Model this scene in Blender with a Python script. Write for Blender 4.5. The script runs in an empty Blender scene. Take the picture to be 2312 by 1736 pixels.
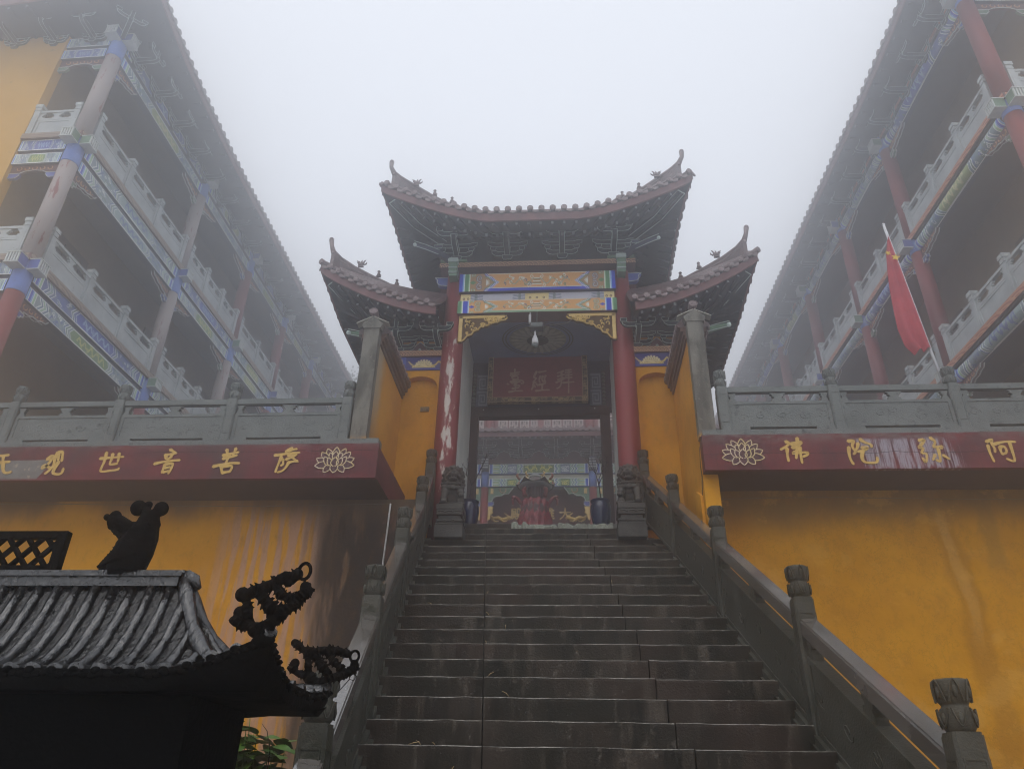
import bpy, math, random
import numpy as np
from mathutils import Vector, Matrix, Euler
random.seed(7)
S = bpy.context.scene
COL = S.collection
# ------------------------------------------------------------------ camera
cam = bpy.data.cameras.new('camera')
cam.sensor_width = 36.0
cam.lens = 36.0 * 1721.03 / 2312.0
cam.clip_start = 0.05
cam.clip_end = 500
camo = bpy.data.objects.new('camera', cam)
COL.objects.link(camo)
cr = Vector((0.9974990425, 0.0677673882, 0.0200808668))
cu = Vector((0.0160105295, -0.4933682796, 0.8696731591))
cw = Vector((-0.0688427418, 0.8671766381, 0.4932193783))
mw = Matrix((cr, cu, -cw)).transposed().to_4x4()
mw.translation = Vector((0, 0, 1.6))
camo.matrix_world = mw
S.camera = camo
# ------------------------------------------------------------------ sky, sun, exposure
world = bpy.data.worlds.new('World')
S.world = world
world.use_nodes = True
wn = world.node_tree.nodes
wl = world.node_tree.links
wn.clear()
SUN_EL, SUN_ROT = math.radians(58), math.radians(195)
sky = wn.new('ShaderNodeTexSky')
sky.sky_type = 'NISHITA'
sky.sun_disc = False
sky.sun_elevation = SUN_EL
sky.sun_rotation = SUN_ROT
sky.air_density = 1.0
sky.dust_density = 6.0
ov = wn.new('ShaderNodeMix')
ov.data_type = 'RGBA'
ov.inputs[0].default_value = 0.86            # thick even cloud in front of the clear sky
ov.inputs[7].default_value = (10.4, 10.65, 11.2, 1)
wl.new(sky.outputs[0], ov.inputs[6])
bg = wn.new('ShaderNodeBackground')
bg.inputs[1].default_value = 0.1
wo = wn.new('ShaderNodeOutputWorld')
wl.new(ov.outputs[2], bg.inputs[0])
wl.new(bg.outputs[0], wo.inputs[0])
sun = bpy.data.lights.new('sun', 'SUN')
sun.energy = 1.1
sun.angle = math.radians(50)
sun.color = (1.0, 0.97, 0.93)
suno = bpy.data.objects.new('sun', sun)
COL.objects.link(suno)
sd_ = Vector((math.sin(SUN_ROT) * math.cos(SUN_EL), math.cos(SUN_ROT) * math.cos(SUN_EL), math.sin(SUN_EL)))
suno.rotation_euler = sd_.to_track_quat('Z', 'Y').to_euler()
suno.location = sd_ * 30
vs = S.view_settings
vs.view_transform = 'Standard'
vs.look = 'None'
vs.exposure = 0.0
vs.gamma = 1.0
vs.use_curve_mapping = False
S.display_settings.display_device = 'sRGB'
cy = S.cycles
cy.max_bounces = 8
cy.diffuse_bounces = 3
cy.glossy_bounces = 3
cy.volume_bounces = 6
cy.transmission_bounces = 2
cy.use_denoising = True
cy.denoising_prefilter = 'ACCURATE'
cy.pixel_filter_type = 'BLACKMAN_HARRIS'
cy.filter_width = 1.05
cy.sample_clamp_indirect = 4.0
HAZE_DENSITY = 0.038

# ------------------------------------------------------------------ mesh helper
class MB:
    """Collects faces; build() makes one mesh datablock."""
    def __init__(s):
        s.v = []; s.f = []; s.m = []; s.u = []; s.s = []

    def add(s, pts):
        n = len(s.v)
        s.v.extend([tuple(p) for p in pts])
        return n

    def face(s, idx, m=0, uv=None, sm=False):
        s.f.append(tuple(idx)); s.m.append(m); s.u.append(uv); s.s.append(sm)

    def hexa(s, P, m=0, mm=None):
        # P: 8 points, bottom loop 0-3 (x0y0,x1y0,x1y1,x0y1), top loop 4-7
        n = s.add(P)
        F = {'-z': (3, 2, 1, 0), '+z': (4, 5, 6, 7), '-y': (0, 1, 5, 4), '+x': (1, 2, 6, 5), '+y': (2, 3, 7, 6), '-x': (3, 0, 4, 7)}
        for k, q in F.items():
            s.face([n + i for i in q], (mm or {}).get(k, m), [(0, 0), (1, 0), (1, 1), (0, 1)])

    def box(s, c, d, m=0, mm=None, rot=None):
        x, y, z = d[0] / 2, d[1] / 2, d[2] / 2
        P = [Vector(p) for p in ((-x, -y, -z), (x, -y, -z), (x, y, -z), (-x, y, -z), (-x, -y, z), (x, -y, z), (x, y, z), (-x, y, z))]
        if rot is not None:
            P = [rot @ p for p in P]
        c = Vector(c)
        s.hexa([p + c for p in P], m, mm)

    def bx(s, x0, x1, y0, y1, z0, z1, m=0, mm=None):
        s.hexa([(x0, y0, z0), (x1, y0, z0), (x1, y1, z0), (x0, y1, z0), (x0, y0, z1), (x1, y0, z1), (x1, y1, z1), (x0, y1, z1)], m, mm)

    def zbar(s, p0, p1, w, z0, z1, m=0):
        # plumb bar: vertical section w wide, from z0 to z1 above the line p0-p1
        p0, p1 = Vector(p0), Vector(p1)
        d = p1 - p0
        n = Vector((d.y, -d.x, 0)).normalized() * (w / 2)
        a, b = Vector((0, 0, z0)), Vector((0, 0, z1))
        s.hexa([p0 - n + a, p0 + n + a, p1 + n + a, p1 - n + a, p0 - n + b, p0 + n + b, p1 + n + b, p1 - n + b], m)

    def tube(s, pts, r, n=8, m=0, closed=False, sm=True, caps=True, flat=1.0):
        pts = [Vector(p) for p in pts]
        N = len(pts)
        if N < 2:
            return
        rr = r if isinstance(r, (list, tuple)) else [r] * N
        up = None
        rings = []
        for i, p in enumerate(pts):
            if closed:
                t = pts[(i + 1) % N] - pts[i - 1]
            else:
                t = pts[min(i + 1, N - 1)] - pts[max(i - 1, 0)]
            if t.length < 1e-9:
                t = Vector((0, 0, 1))
            t.normalize()
            if up is None:
                up = Vector((0, 0, 1)) if abs(t.z) < 0.9 else Vector((1, 0, 0))
            a = t.cross(up)
            if a.length < 1e-6:
                a = t.cross(Vector((0, 1, 0)))
            a.normalize()
            b = a.cross(t).normalized()
            up = b
            rings.append(s.add([p + (a * math.cos(2 * math.pi * k / n) + b * (flat * math.sin(2 * math.pi * k / n))) * rr[i] for k in range(n)]))
        for i in range(N if closed else N - 1):
            A, B = rings[i], rings[(i + 1) % N]
            for k in range(n):
                s.face((A + k, A + (k + 1) % n, B + (k + 1) % n, B + k), m, None, sm)
        if caps and not closed:
            s.face([rings[0] + k for k in range(n)][::-1], m)
            s.face([rings[-1] + k for k in range(n)], m)

    def lathe(s, c, prof, n=16, m=0, sm=True, mz=None):
        c = Vector(c)
        rings = []
        for (r, z) in prof:
            rings.append(s.add([c + Vector((r * math.cos(2 * math.pi * k / n), r * math.sin(2 * math.pi * k / n), z)) for k in range(n)]))
        for i in range(len(prof) - 1):
            A, B = rings[i], rings[i + 1]
            for k in range(n):
                u0, u1 = k / n, (k + 1) / n
                v0, v1 = i / (len(prof) - 1), (i + 1) / (len(prof) - 1)
                s.face((A + k, A + (k + 1) % n, B + (k + 1) % n, B + k), mz[i] if mz else m, [(u0, v0), (u1, v0), (u1, v1), (u0, v1)], sm)
        s.face([rings[0] + k for k in range(n)][::-1], mz[0] if mz else m)
        s.face([rings[-1] + k for k in range(n)], mz[-1] if mz else m)

    def ball(s, c, r, m=0, n=10, k=6):
        if not isinstance(r, (tuple, list)):
            r = (r, r, r)
        c = Vector(c)
        top = s.add([c + Vector((0, 0, r[2]))])
        rings = []
        for i in range(1, k):
            t = math.pi * i / k
            rings.append(s.add([c + Vector((r[0] * math.sin(t) * math.cos(2 * math.pi * j / n), r[1] * math.sin(t) * math.sin(2 * math.pi * j / n), r[2] * math.cos(t))) for j in range(n)]))
        bot = s.add([c - Vector((0, 0, r[2]))])
        for j in range(n):
            s.face((top, rings[0] + j, rings[0] + (j + 1) % n), m, None, True)
            for i in range(k - 2):
                s.face((rings[i] + j, rings[i + 1] + j, rings[i + 1] + (j + 1) % n, rings[i] + (j + 1) % n), m, None, True)
            s.face((rings[-1] + j, bot, rings[-1] + (j + 1) % n), m, None, True)

    def prism(s, poly, o, ux, uy, dep, m=0, mside=None):
        # poly in (a,b) coordinates on plane o+ux*a+uy*b; extruded by vector dep
        o, ux, uy, dep = Vector(o), Vector(ux), Vector(uy), Vector(dep)
        ar = sum(poly[i][0] * poly[(i + 1) % len(poly)][1] - poly[(i + 1) % len(poly)][0] * poly[i][1] for i in range(len(poly)))
        if ar < 0:
            poly = poly[::-1]
        if ux.cross(uy).dot(dep) > 0:
            o = o + dep
            dep = -dep
        a0, a1 = min(p[0] for p in poly), max(p[0] for p in poly)
        b0, b1 = min(p[1] for p in poly), max(p[1] for p in poly)
        uv = [((p[0] - a0) / max(a1 - a0, 1e-6), (p[1] - b0) / max(b1 - b0, 1e-6)) for p in poly]
        F = s.add([o + ux * a + uy * b for a, b in poly])
        B = s.add([o + ux * a + uy * b + dep for a, b in poly])
        n = len(poly)
        s.face([F + i for i in range(n)], m, uv)
        s.face([B + i for i in range(n)][::-1], m, uv[::-1])
        for i in range(n):
            j = (i + 1) % n
            s.face((F + j, F + i, B + i, B + j), m if mside is None else mside)

    def ribbon(s, pts, w, o, ux, uy, nrm, lift=0.0, thick=0.004, m=0, taper=True):
        # a painted or raised brush stroke lying on a plane
        P = [np.array(p, float) for p in pts]
        Q = []
        for i in range(len(P) - 1):
            k = 3
            for t in range(k):
                Q.append(P[i] + (P[i + 1] - P[i]) * t / k)
        Q.append(P[-1])
        if len(Q) > 6:
            for _ in range(2):
                Q = [Q[0]] + [(Q[i - 1] + 2 * Q[i] + Q[i + 1]) / 4 for i in range(1, len(Q) - 1)] + [Q[-1]]
        N = len(Q)
        L, R = [], []
        for i, q in enumerate(Q):
            t = Q[min(i + 1, N - 1)] - Q[max(i - 1, 0)]
            l = np.hypot(*t)
            t = t / l if l > 1e-9 else np.array([1., 0])
            n = np.array([-t[1], t[0]])
            f = i / (N - 1)
            ww = w / 2 * ((1.08 - 0.45 * math.sin(f * math.pi) ** 2 * 0.5 - 0.35 * f) if taper else 1)
            L.append(q + n * ww); R.append(q - n * ww)
        t0 = Q[1] - Q[0]; t0 = t0 / max(np.hypot(*t0), 1e-9)
        t1 = Q[-1] - Q[-2]; t1 = t1 / max(np.hypot(*t1), 1e-9)
        a = Q[0] - t0 * w * 0.45; b = Q[-1] + t1 * w * (0.35 if taper else 0.3)
        o, ux, uy, nrm = Vector(o), Vector(ux), Vector(uy), Vector(nrm)
        to = lambda q, h: o + ux * q[0] + uy * q[1] + nrm * h
        h = lift + thick
        base = s.add([to(a, h)] + [to(q, h) for q in L] + [to(b, h)])
        r0 = s.add([to(q, h) for q in R])
        b2 = s.add([to(a, lift)] + [to(q, lift) for q in L] + [to(b, lift)])
        r2 = s.add([to(q, lift) for q in R])
        flip = ux.cross(uy).dot(nrm) < 0
        def fc(ix):
            s.face(ix[::-1] if flip else ix, m)
        fc([base, r0, base + 1])
        for i in range(N - 1):
            fc([base + 1 + i, r0 + i, r0 + i + 1, base + 2 + i])
        fc([base + N, r0 + N - 1, base + N + 1])
        loop = [base] + [r0 + i for i in range(N)] + [base + N + 1] + [base + 1 + i for i in range(N)][::-1]
        loop2 = [b2] + [r2 + i for i in range(N)] + [b2 + N + 1] + [b2 + 1 + i for i in range(N)][::-1]
        for i in range(len(loop)):
            j = (i + 1) % len(loop)
            fc([loop[j], loop[i], loop2[i], loop2[j]])

    def grid(s, P, m=0, sm=True, uvs=False, flip=False):
        # P[i][j] -> point
        ni, nj = len(P), len(P[0])
        n = s.add([p for row in P for p in row])
        for i in range(ni - 1):
            for j in range(nj - 1):
                q = (n + i * nj + j, n + i * nj + j + 1, n + (i + 1) * nj + j + 1, n + (i + 1) * nj + j)
                uv = [(j / (nj - 1), i / (ni - 1)), ((j + 1) / (nj - 1), i / (ni - 1)), ((j + 1) / (nj - 1), (i + 1) / (ni - 1)), (j / (nj - 1), (i + 1) / (ni - 1))]
                if flip:
                    q, uv = q[::-1], uv[::-1]
                s.face(q, m, uv, sm)

    def mesh(s, name, mats):
        me = bpy.data.meshes.new(name)
        me.from_pydata([tuple(v) for v in s.v], [], s.f)
        me.polygons.foreach_set('material_index', s.m)
        me.polygons.foreach_set('use_smooth', s.s)
        if any(u is not None for u in s.u):
            uvl = me.uv_layers.new(name='UVMap')
            flat = []
            for f, u in zip(s.f, s.u):
                flat.extend(u if u is not None and len(u) == len(f) else [(0.0, 0.0)] * len(f))
            uvl.data.foreach_set('uv', np.array(flat, dtype=np.float32).ravel())
        for mt in (mats if isinstance(mats, (list, tuple)) else [mats]):
            me.materials.append(mt)
        me.update()
        return me


def props(o, label=None, cat=None, group=None, kind=None):
    if label: o['label'] = label
    if cat: o['category'] = cat
    if group: o['group'] = group
    if kind: o['kind'] = kind
    return o

def thing(name, label, cat, loc=(0, 0, 0), rz=0.0, group=None):
    o = bpy.data.objects.new(name, None)
    o.empty_display_size = 0.2
    COL.objects.link(o)
    o.location = loc
    o.rotation_euler = (0, 0, rz)
    return props(o, label, cat, group)

def inst(name, me, parent=None, loc=(0, 0, 0), rot=None, scale=None):
    o = bpy.data.objects.new(name, me)
    COL.objects.link(o)
    o.location = loc
    if rot is not None: o.rotation_euler = rot
    if scale is not None: o.scale = scale
    if parent is not None: o.parent = parent
    return o

def obj(name, mb, mats, parent=None, label=None, cat=None, group=None, kind=None, loc=(0, 0, 0), w=None, rot=None):
    """Link a mesh; w = world offset of the parent when the vertices are in world coordinates."""
    me = mb.mesh(name, mats)
    if w is not None:
        loc = (-w[0], -w[1], -w[2])
    o = inst(name, me, parent, loc, rot)
    return props(o, label, cat, group, kind)

def lerp(a, b, t):
    return a + (b - a) * t
# ------------------------------------------------------------------ materials
def lin(c):
    return tuple((x / 12.92 if x <= 0.04045 else ((x + 0.055) / 1.055) ** 2.4) for x in c)

def mat(name, c1, c2=None, rough=0.75, scale=5.0, stretch=(1, 1, 1), bump=0.0, bscale=None, spec=0.35, lo=0.35, hi=0.65, c3=None, s3=30.0, a3=0.5, r2=None, metallic=0.0, detail=6.0):
    """c1/c2 mixed by noise; c3 = small flecks; r2 = second roughness that follows the same noise."""
    m = bpy.data.materials.new(name)
    m.use_nodes = True
    N, L = m.node_tree.nodes, m.node_tree.links
    b = N['Principled BSDF']
    b.inputs['Roughness'].default_value = rough
    b.inputs['Specular IOR Level'].default_value = spec
    b.inputs['Metallic'].default_value = metallic
    geo = N.new('ShaderNodeNewGeometry')
    mp = N.new('ShaderNodeMapping')
    mp.inputs['Scale'].default_value = stretch
    L.new(geo.outputs['Position'], mp.inputs['Vector'])
    n1 = N.new('ShaderNodeTexNoise')
    n1.inputs['Scale'].default_value = scale
    n1.inputs['Detail'].default_value = detail
    n1.inputs['Roughness'].default_value = 0.62
    L.new(mp.outputs[0], n1.inputs['Vector'])
    rp = N.new('ShaderNodeMapRange')
    rp.inputs[1].default_value = lo
    rp.inputs[2].default_value = hi
    L.new(n1.outputs[0], rp.inputs[0])
    mx = N.new('ShaderNodeMix')
    mx.data_type = 'RGBA'
    mx.inputs[6].default_value = (*c1, 1)
    mx.inputs[7].default_value = (*(c2 or tuple(x * 0.7 for x in c1)), 1)
    L.new(rp.outputs[0], mx.inputs[0])
    out = mx.outputs[2]
    if c3:
        n3 = N.new('ShaderNodeTexNoise')
        n3.inputs['Scale'].default_value = s3
        n3.inputs['Detail'].default_value = 4
        L.new(mp.outputs[0], n3.inputs['Vector'])
        r3 = N.new('ShaderNodeMapRange')
        r3.inputs[1].default_value = 1 - a3
        r3.inputs[2].default_value = 1 - a3 + 0.06
        L.new(n3.outputs[0], r3.inputs[0])
        m3 = N.new('ShaderNodeMix')
        m3.data_type = 'RGBA'
        L.new(r3.outputs[0], m3.inputs[0])
        L.new(out, m3.inputs[6])
        m3.inputs[7].default_value = (*c3, 1)
        out = m3.outputs[2]
    L.new(out, b.inputs['Base Color'])
    if r2 is not None:
        rr = N.new('ShaderNodeMapRange')
        rr.inputs[1].default_value = lo
        rr.inputs[2].default_value = hi
        rr.inputs[3].default_value = rough
        rr.inputs[4].default_value = r2
        L.new(n1.outputs[0], rr.inputs[0])
        L.new(rr.outputs[0], b.inputs['Roughness'])
    if bump:
        nb = N.new('ShaderNodeTexNoise')
        nb.inputs['Scale'].default_value = bscale or scale * 6
        nb.inputs['Detail'].default_value = 5
        L.new(geo.outputs['Position'], nb.inputs['Vector'])
        bp = N.new('ShaderNodeBump')
        bp.inputs['Strength'].default_value = bump
        bp.inputs['Distance'].default_value = 0.02
        L.new(nb.outputs[0], bp.inputs['Height'])
        L.new(bp.outputs[0], b.inputs['Normal'])
    return m

class Nodes:
    """Small graph builder for the walls with stains."""
    def __init__(s, name, rough=0.8, spec=0.3):
        s.m = bpy.data.materials.new(name)
        s.m.use_nodes = True
        s.N, s.L = s.m.node_tree.nodes, s.m.node_tree.links
        s.b = s.N['Principled BSDF']
        s.b.inputs['Roughness'].default_value = rough
        s.b.inputs['Specular IOR Level'].default_value = spec
        s.pos = s.N.new('ShaderNodeNewGeometry').outputs['Position']
        sp = s.N.new('ShaderNodeSeparateXYZ')
        s.L.new(s.pos, sp.inputs[0])
        s.x, s.y, s.z = sp.outputs

    def val(s, sock, v):
        if hasattr(v, 'is_linked') or hasattr(v, 'links'):
            s.L.new(v, sock)
        else:
            sock.default_value = v

    def math(s, op, a, b=0.0, clamp=False):
        n = s.N.new('ShaderNodeMath'); n.operation = op; n.use_clamp = clamp
        s.val(n.inputs[0], a); s.val(n.inputs[1], b)
        return n.outputs[0]

    def rng(s, v, a, b, c=0.0, d=1.0):
        n = s.N.new('ShaderNodeMapRange'); n.interpolation_type = 'SMOOTHSTEP'
        s.val(n.inputs[0], v)
        for i, q in zip((1, 2, 3, 4), (a, b, c, d)): n.inputs[i].default_value = q
        return n.outputs[0]

    def noise(s, scale, stretch=(1, 1, 1), detail=6, rough=0.6, off=(0, 0, 0)):
        mp = s.N.new('ShaderNodeMapping')
        mp.inputs['Scale'].default_value = stretch
        mp.inputs['Location'].default_value = off
        s.L.new(s.pos, mp.inputs[0])
        n = s.N.new('ShaderNodeTexNoise')
        n.inputs['Scale'].default_value = scale; n.inputs['Detail'].default_value = detail; n.inputs['Roughness'].default_value = rough
        s.L.new(mp.outputs[0], n.inputs['Vector'])
        return n.outputs[0]

    def mix(s, f, a, b):
        n = s.N.new('ShaderNodeMix'); n.data_type = 'RGBA'
        s.val(n.inputs[0], f)
        for i, c in ((6, a), (7, b)):
            if isinstance(c, tuple): n.inputs[i].default_value = (*c, 1)
            else: s.L.new(c, n.inputs[i])
        return n.outputs[2]

    def mul(s, *a):
        r = a[0]
        for q in a[1:]: r = s.math('MULTIPLY', r, q)
        return r

    def done(s, col, bump=0.0, bscale=40, rough=None):
        s.L.new(col, s.b.inputs['Base Color'])
        if rough is not None: s.L.new(rough, s.b.inputs['Roughness'])
        if bump:
            h = s.noise(bscale, detail=4)
            bp = s.N.new('ShaderNodeBump'); bp.inputs['Strength'].default_value = bump; bp.inputs['Distance'].default_value = 0.01
            s.L.new(h, bp.inputs['Height']); s.L.new(bp.outputs[0], s.b.inputs['Normal'])
        return s.m

OCHRE, OCHRE2 = (0.66, 0.30, 0.020), (0.52, 0.222, 0.014)
# plain ochre plaster
g = Nodes('ochre_plaster', 0.9, 0.06)
base = g.mix(g.rng(g.noise(1.6), .35, .7), OCHRE, OCHRE2)
base = g.mix(g.mul(g.rng(g.noise(3.0, (2.5, 2.5, .5)), .55, .75), 0.35), base, (0.40, 0.22, 0.08))
base = g.mix(g.mul(g.rng(g.noise(11, (1, 1, .7), 8, .7, off=(2, 4, 0)), .50, .66), .30), base, (0.36, 0.17, 0.03))
M_OCHRE = g.done(base, .3, 30)
# left retaining wall: pink bare plaster streaks, then grey-black mould next to the stair
g = Nodes('stained_ochre_wall_left', 0.9, 0.06)
base = g.mix(g.rng(g.noise(1.3), .35, .7), OCHRE, OCHRE2)
edge = g.math('ADD', g.x, g.math('MULTIPLY', g.math('SUBTRACT', g.noise(2.0, (1, 1, .35)), .5), .55))
peel = g.mul(g.rng(edge, -4.25, -3.85), g.rng(g.noise(4.0, (3.6, 1, .20), off=(3, 0, 0)), .44, .52))
peel2 = g.mul(g.rng(edge, -3.2, -2.8), g.rng(g.noise(5.0, (2.2, 1, .3), off=(9, 0, 0)), .33, .5))
col = g.mix(g.mul(peel, .9), base, (0.46, 0.26, 0.175))
col = g.mix(g.mul(peel2, .8), col, (0.26, 0.17, 0.12))
mould = g.mul(g.rng(g.math('ADD', edge, g.math('MULTIPLY', g.math('SUBTRACT', g.noise(3.0, (2.5, 1, .18), off=(6, 0, 4)), .5), 1.0)), -3.15, -2.6), g.rng(g.noise(2.4, (1.8, 1, .4), off=(1, 0, 4)), .24, .48))
col = g.mix(g.mul(mould, .95), col, (0.020, 0.020, 0.020))
pink = g.mul(g.rng(edge, -2.35, -2.15), g.rng(g.noise(7.0, (1.4, 1, .6), off=(5, 0, 2)), .5, .62))
col = g.mix(g.mul(pink, .45), col, (0.20, 0.10, 0.09))
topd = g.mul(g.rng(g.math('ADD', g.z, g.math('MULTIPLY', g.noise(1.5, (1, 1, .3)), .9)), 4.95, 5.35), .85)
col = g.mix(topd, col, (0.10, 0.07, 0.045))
col = g.mix(g.mul(g.rng(g.noise(9, (1, 1, .6), 9, .72, off=(3, 0, 9)), .50, .66), .3), col, (0.20, 0.10, 0.03))
M_WALLL = g.done(col, .5, 26)
# right retaining wall: one pale wet run with brown borders, dark top
g = Nodes('stained_ochre_wall_right', 0.9, 0.06)
base = g.mix(g.rng(g.noise(1.2), .35, .7), (0.58, 0.262, 0.017), (0.47, 0.20, 0.012))
run = g.math('SUBTRACT', g.x, g.math('ADD', 4.18, g.math('MULTIPLY', g.math('SUBTRACT', g.noise(1.6, (1, 1, 1)), .5), .45)))
run = g.math('ABSOLUTE', g.math('ADD', run, g.math('MULTIPLY', g.math('SUBTRACT', g.z, 4.0), .03)))
halo = g.mul(g.rng(run, .17, .08), .6)
col = g.mix(halo, base, (0.33, 0.14, 0.016))
col = g.mix(g.mul(g.rng(run, .07, .03), g.rng(g.z, 2.9, 3.6), .28), col, (0.62, 0.37, 0.12))
run2 = g.math('ABSOLUTE', g.math('SUBTRACT', g.x, g.math('ADD', 4.62, g.math('MULTIPLY', g.math('SUBTRACT', g.noise(2.2), .5), .3))))
col = g.mix(g.mul(g.rng(run2, .14, .06), g.rng(g.z, 3.9, 4.1), .55), col, (0.28, 0.15, 0.03))
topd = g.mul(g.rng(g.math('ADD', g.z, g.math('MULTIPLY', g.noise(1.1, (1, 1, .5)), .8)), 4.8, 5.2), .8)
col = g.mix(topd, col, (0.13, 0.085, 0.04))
crk = g.math('ABSOLUTE', g.math('SUBTRACT', g.noise(.9, (1, 1, 1.2), 9, .7, off=(4, 0, 1)), .5))
col = g.mix(g.mul(g.rng(crk, .0035, .0015), .6), col, (0.25, 0.11, 0.02))
crk2 = g.math('ABSOLUTE', g.math('SUBTRACT', g.noise(1.6, (1, 0, .8), 10, .72, off=(14, 0, 3)), .47))
col = g.mix(g.mul(g.rng(crk2, .0034, .0012), .75), col, (0.18, 0.08, 0.02))
col = g.mix(g.mul(g.rng(g.noise(9, (1, 1, .6), 9, .72, off=(3, 0, 9)), .48, .66), .42), col, (0.34, 0.15, 0.02))
col = g.mix(g.mul(g.rng(g.noise(2.1, (1, 1, 1.3), 9, .7, off=(6, 0, 2)), .54, .60), .32), col, (0.66, 0.36, 0.08))
spot = g.rng(g.noise(6.0, off=(7, 1, 0)), .66, .70)
col = g.mix(g.mul(spot, .4), col, (0.34, 0.18, 0.05))
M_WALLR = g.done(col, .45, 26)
# wing walls: ochre with a pale grey washed patch high up near the pier
g = Nodes('washed_ochre_wing', 0.9, 0.06)
base = g.mix(g.rng(g.noise(1.6), .35, .7), OCHRE, OCHRE2)
pat = g.mul(g.rng(g.math('ADD', g.y, g.math('MULTIPLY', g.noise(2.0, (1, 1, .5)), .5)), 8.62, 8.3), g.rng(g.z, 5.3, 6.1))
col = g.mix(g.mul(pat, .8), base, (0.36, 0.33, 0.25))
low = g.mul(g.rng(g.math('ADD', g.y, g.math('MULTIPLY', g.noise(2.5), .4)), 8.4, 8.0), g.rng(g.z, 6.0, 5.5))
col = g.mix(g.mul(low, .7), col, (0.10, 0.075, 0.05))
M_WING = g.done(col, .15, 50)
# grey cement pier with ochre showing at the foot
g = Nodes('grey_cement_pier', 0.9, 0.1)
col = g.mix(g.rng(g.noise(4, (2, 2, .5)), .35, .65), (0.19, 0.18, 0.155), (0.095, 0.092, 0.08))
col = g.mix(g.mul(g.rng(g.noise(9, (1.5, 1.5, .5), 9, .7, off=(3, 3, 3)), .5, .62), .6), col, (0.055, 0.058, 0.045))
col = g.mix(g.mul(g.rng(g.noise(22, off=(1, 8, 3)), .60, .66), .6), col, (0.30, 0.29, 0.26))
col = g.mix(g.rng(g.math('ADD', g.z, g.math('MULTIPLY', g.noise(5), .25)), 5.52, 5.42), col, (0.50, 0.26, 0.06))
M_PIER = g.done(col, .3, 50)
# maroon fascia with worn pale patches
def fascia_mat(name, scrub):
    g = Nodes(name, 0.8, 0.15)
    col = g.mix(g.rng(g.noise(2.2, (1, 1, 1.6)), .35, .65), (0.165, 0.036, 0.042), (0.095, 0.030, 0.036))
    col = g.mix(g.mul(g.rng(g.noise(7, (2.5, 1, .25), 9, .7, off=(4, 0, 0)), .52, .68), .45), col, (0.045, 0.028, 0.030))
    col = g.mix(g.mul(g.rng(g.noise(16, (1.5, 1, .8), 8, .7, off=(0, 0, 6)), .60, .70), .35), col, (0.26, 0.13, 0.13))
    col = g.mix(g.mul(g.rng(g.noise(1.4, (1, 1, .5), off=(8, 0, 0)), .52, .68), .8), col, (0.075, 0.045, 0.048))
    top = g.mul(g.rng(g.z, 5.17, 5.30), g.rng(g.noise(6, (1, 1, 3)), .4, .6), .7)
    col = g.mix(top, col, (0.16, 0.12, 0.11))
    if scrub:
        sl = g.math('ADD', g.math('ADD', g.x, g.math('MULTIPLY', g.z, .35)), g.math('MULTIPLY', g.math('SUBTRACT', g.noise(16, (3, 1, .25), off=(5, 0, 0)), .5), .5))
        st = g.mul(g.rng(sl, 4.93, 5.00), g.rng(sl, 5.95, 5.85), g.rng(g.math('ADD', g.z, g.math('MULTIPLY', g.noise(9, (3, 1, .2)), .2)), 4.98, 5.02), g.rng(g.z, 5.27, 5.22))
        mp = g.math('MULTIPLY', g.rng(g.noise(11, (2.4, 1, .10), 9, .7, off=(2, 0, 0)), .42, .52), g.rng(g.noise(30, (2, 1, .2), 8, .7), .30, .55))
        col = g.mix(g.mul(st, mp, .85), col, (0.36, 0.33, 0.37))
    crk = g.math('ABSOLUTE', g.math('SUBTRACT', g.z, g.math('ADD', 5.085 if scrub else 5.17, g.math('MULTIPLY', g.math('SUBTRACT', g.noise(1.6, (1, 0, 0), 8, .7), .5), .12))))
    msk = g.rng(g.x, -5.2, -4.6) if not scrub else 1.0
    col = g.mix(g.mul(g.rng(crk, .0045, .002), msk, .9), col, (0.012, 0.01, 0.01))
    return g.done(col, .15, 60)
M_BANDL = fascia_mat('maroon_fascia_left', False)
M_BANDR = fascia_mat('maroon_fascia_right', True)
M_SOFFIT = mat('dark_concrete_soffit', (0.065, 0.048, 0.042), (0.035, 0.028, 0.026), .9, 2.5, bump=.2)
M_GLYPH = mat('gold_paint', (0.62, 0.40, 0.10), (0.50, 0.31, 0.075), .55, 14, bump=.1)
M_GLYPHOLD = mat('dull_gold_carving', (0.55, 0.40, 0.30), (0.44, 0.31, 0.23), .6, 14)
M_LOTUS = mat('cream_line_paint', (0.62, 0.50, 0.36), (0.60, 0.46, 0.16), .6, 8, c3=(0.2, 0.1, 0.1), s3=25, a3=.36)
M_STONE = mat('grey_green_granite', (0.150, 0.163, 0.155), (0.100, 0.112, 0.107), .62, 3.5, bump=.25, bscale=70, c3=(0.07, 0.08, 0.076), s3=18, a3=.40, r2=.45)
M_STAIRSTONE = mat('wet_brown_granite', (0.094, 0.077, 0.066), (0.050, 0.046, 0.037), .5, 2.2, (1, 1, .6), bump=.3, bscale=60, c3=(0.15, 0.125, 0.105), s3=7, a3=.36, r2=.32, spec=.4)
M_RAILSTONE = mat('weathered_grey_granite', (0.072, 0.070, 0.057), (0.037, 0.037, 0.028), .6, 3.0, bump=.28, bscale=80, c3=(0.03, 0.032, 0.022), s3=9, a3=.40, r2=.45, spec=.2)
M_RAILTOP = mat('wet_polished_granite', (0.115, 0.105, 0.095), (0.078, 0.072, 0.064), .15, 2.2, r2=.07, spec=1.0, lo=.40, hi=.55)
M_RAILTOP.node_tree.nodes['Principled BSDF'].inputs['IOR'].default_value = 1.75
g = Nodes('mossy_wet_riser', .6, .14)
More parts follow.
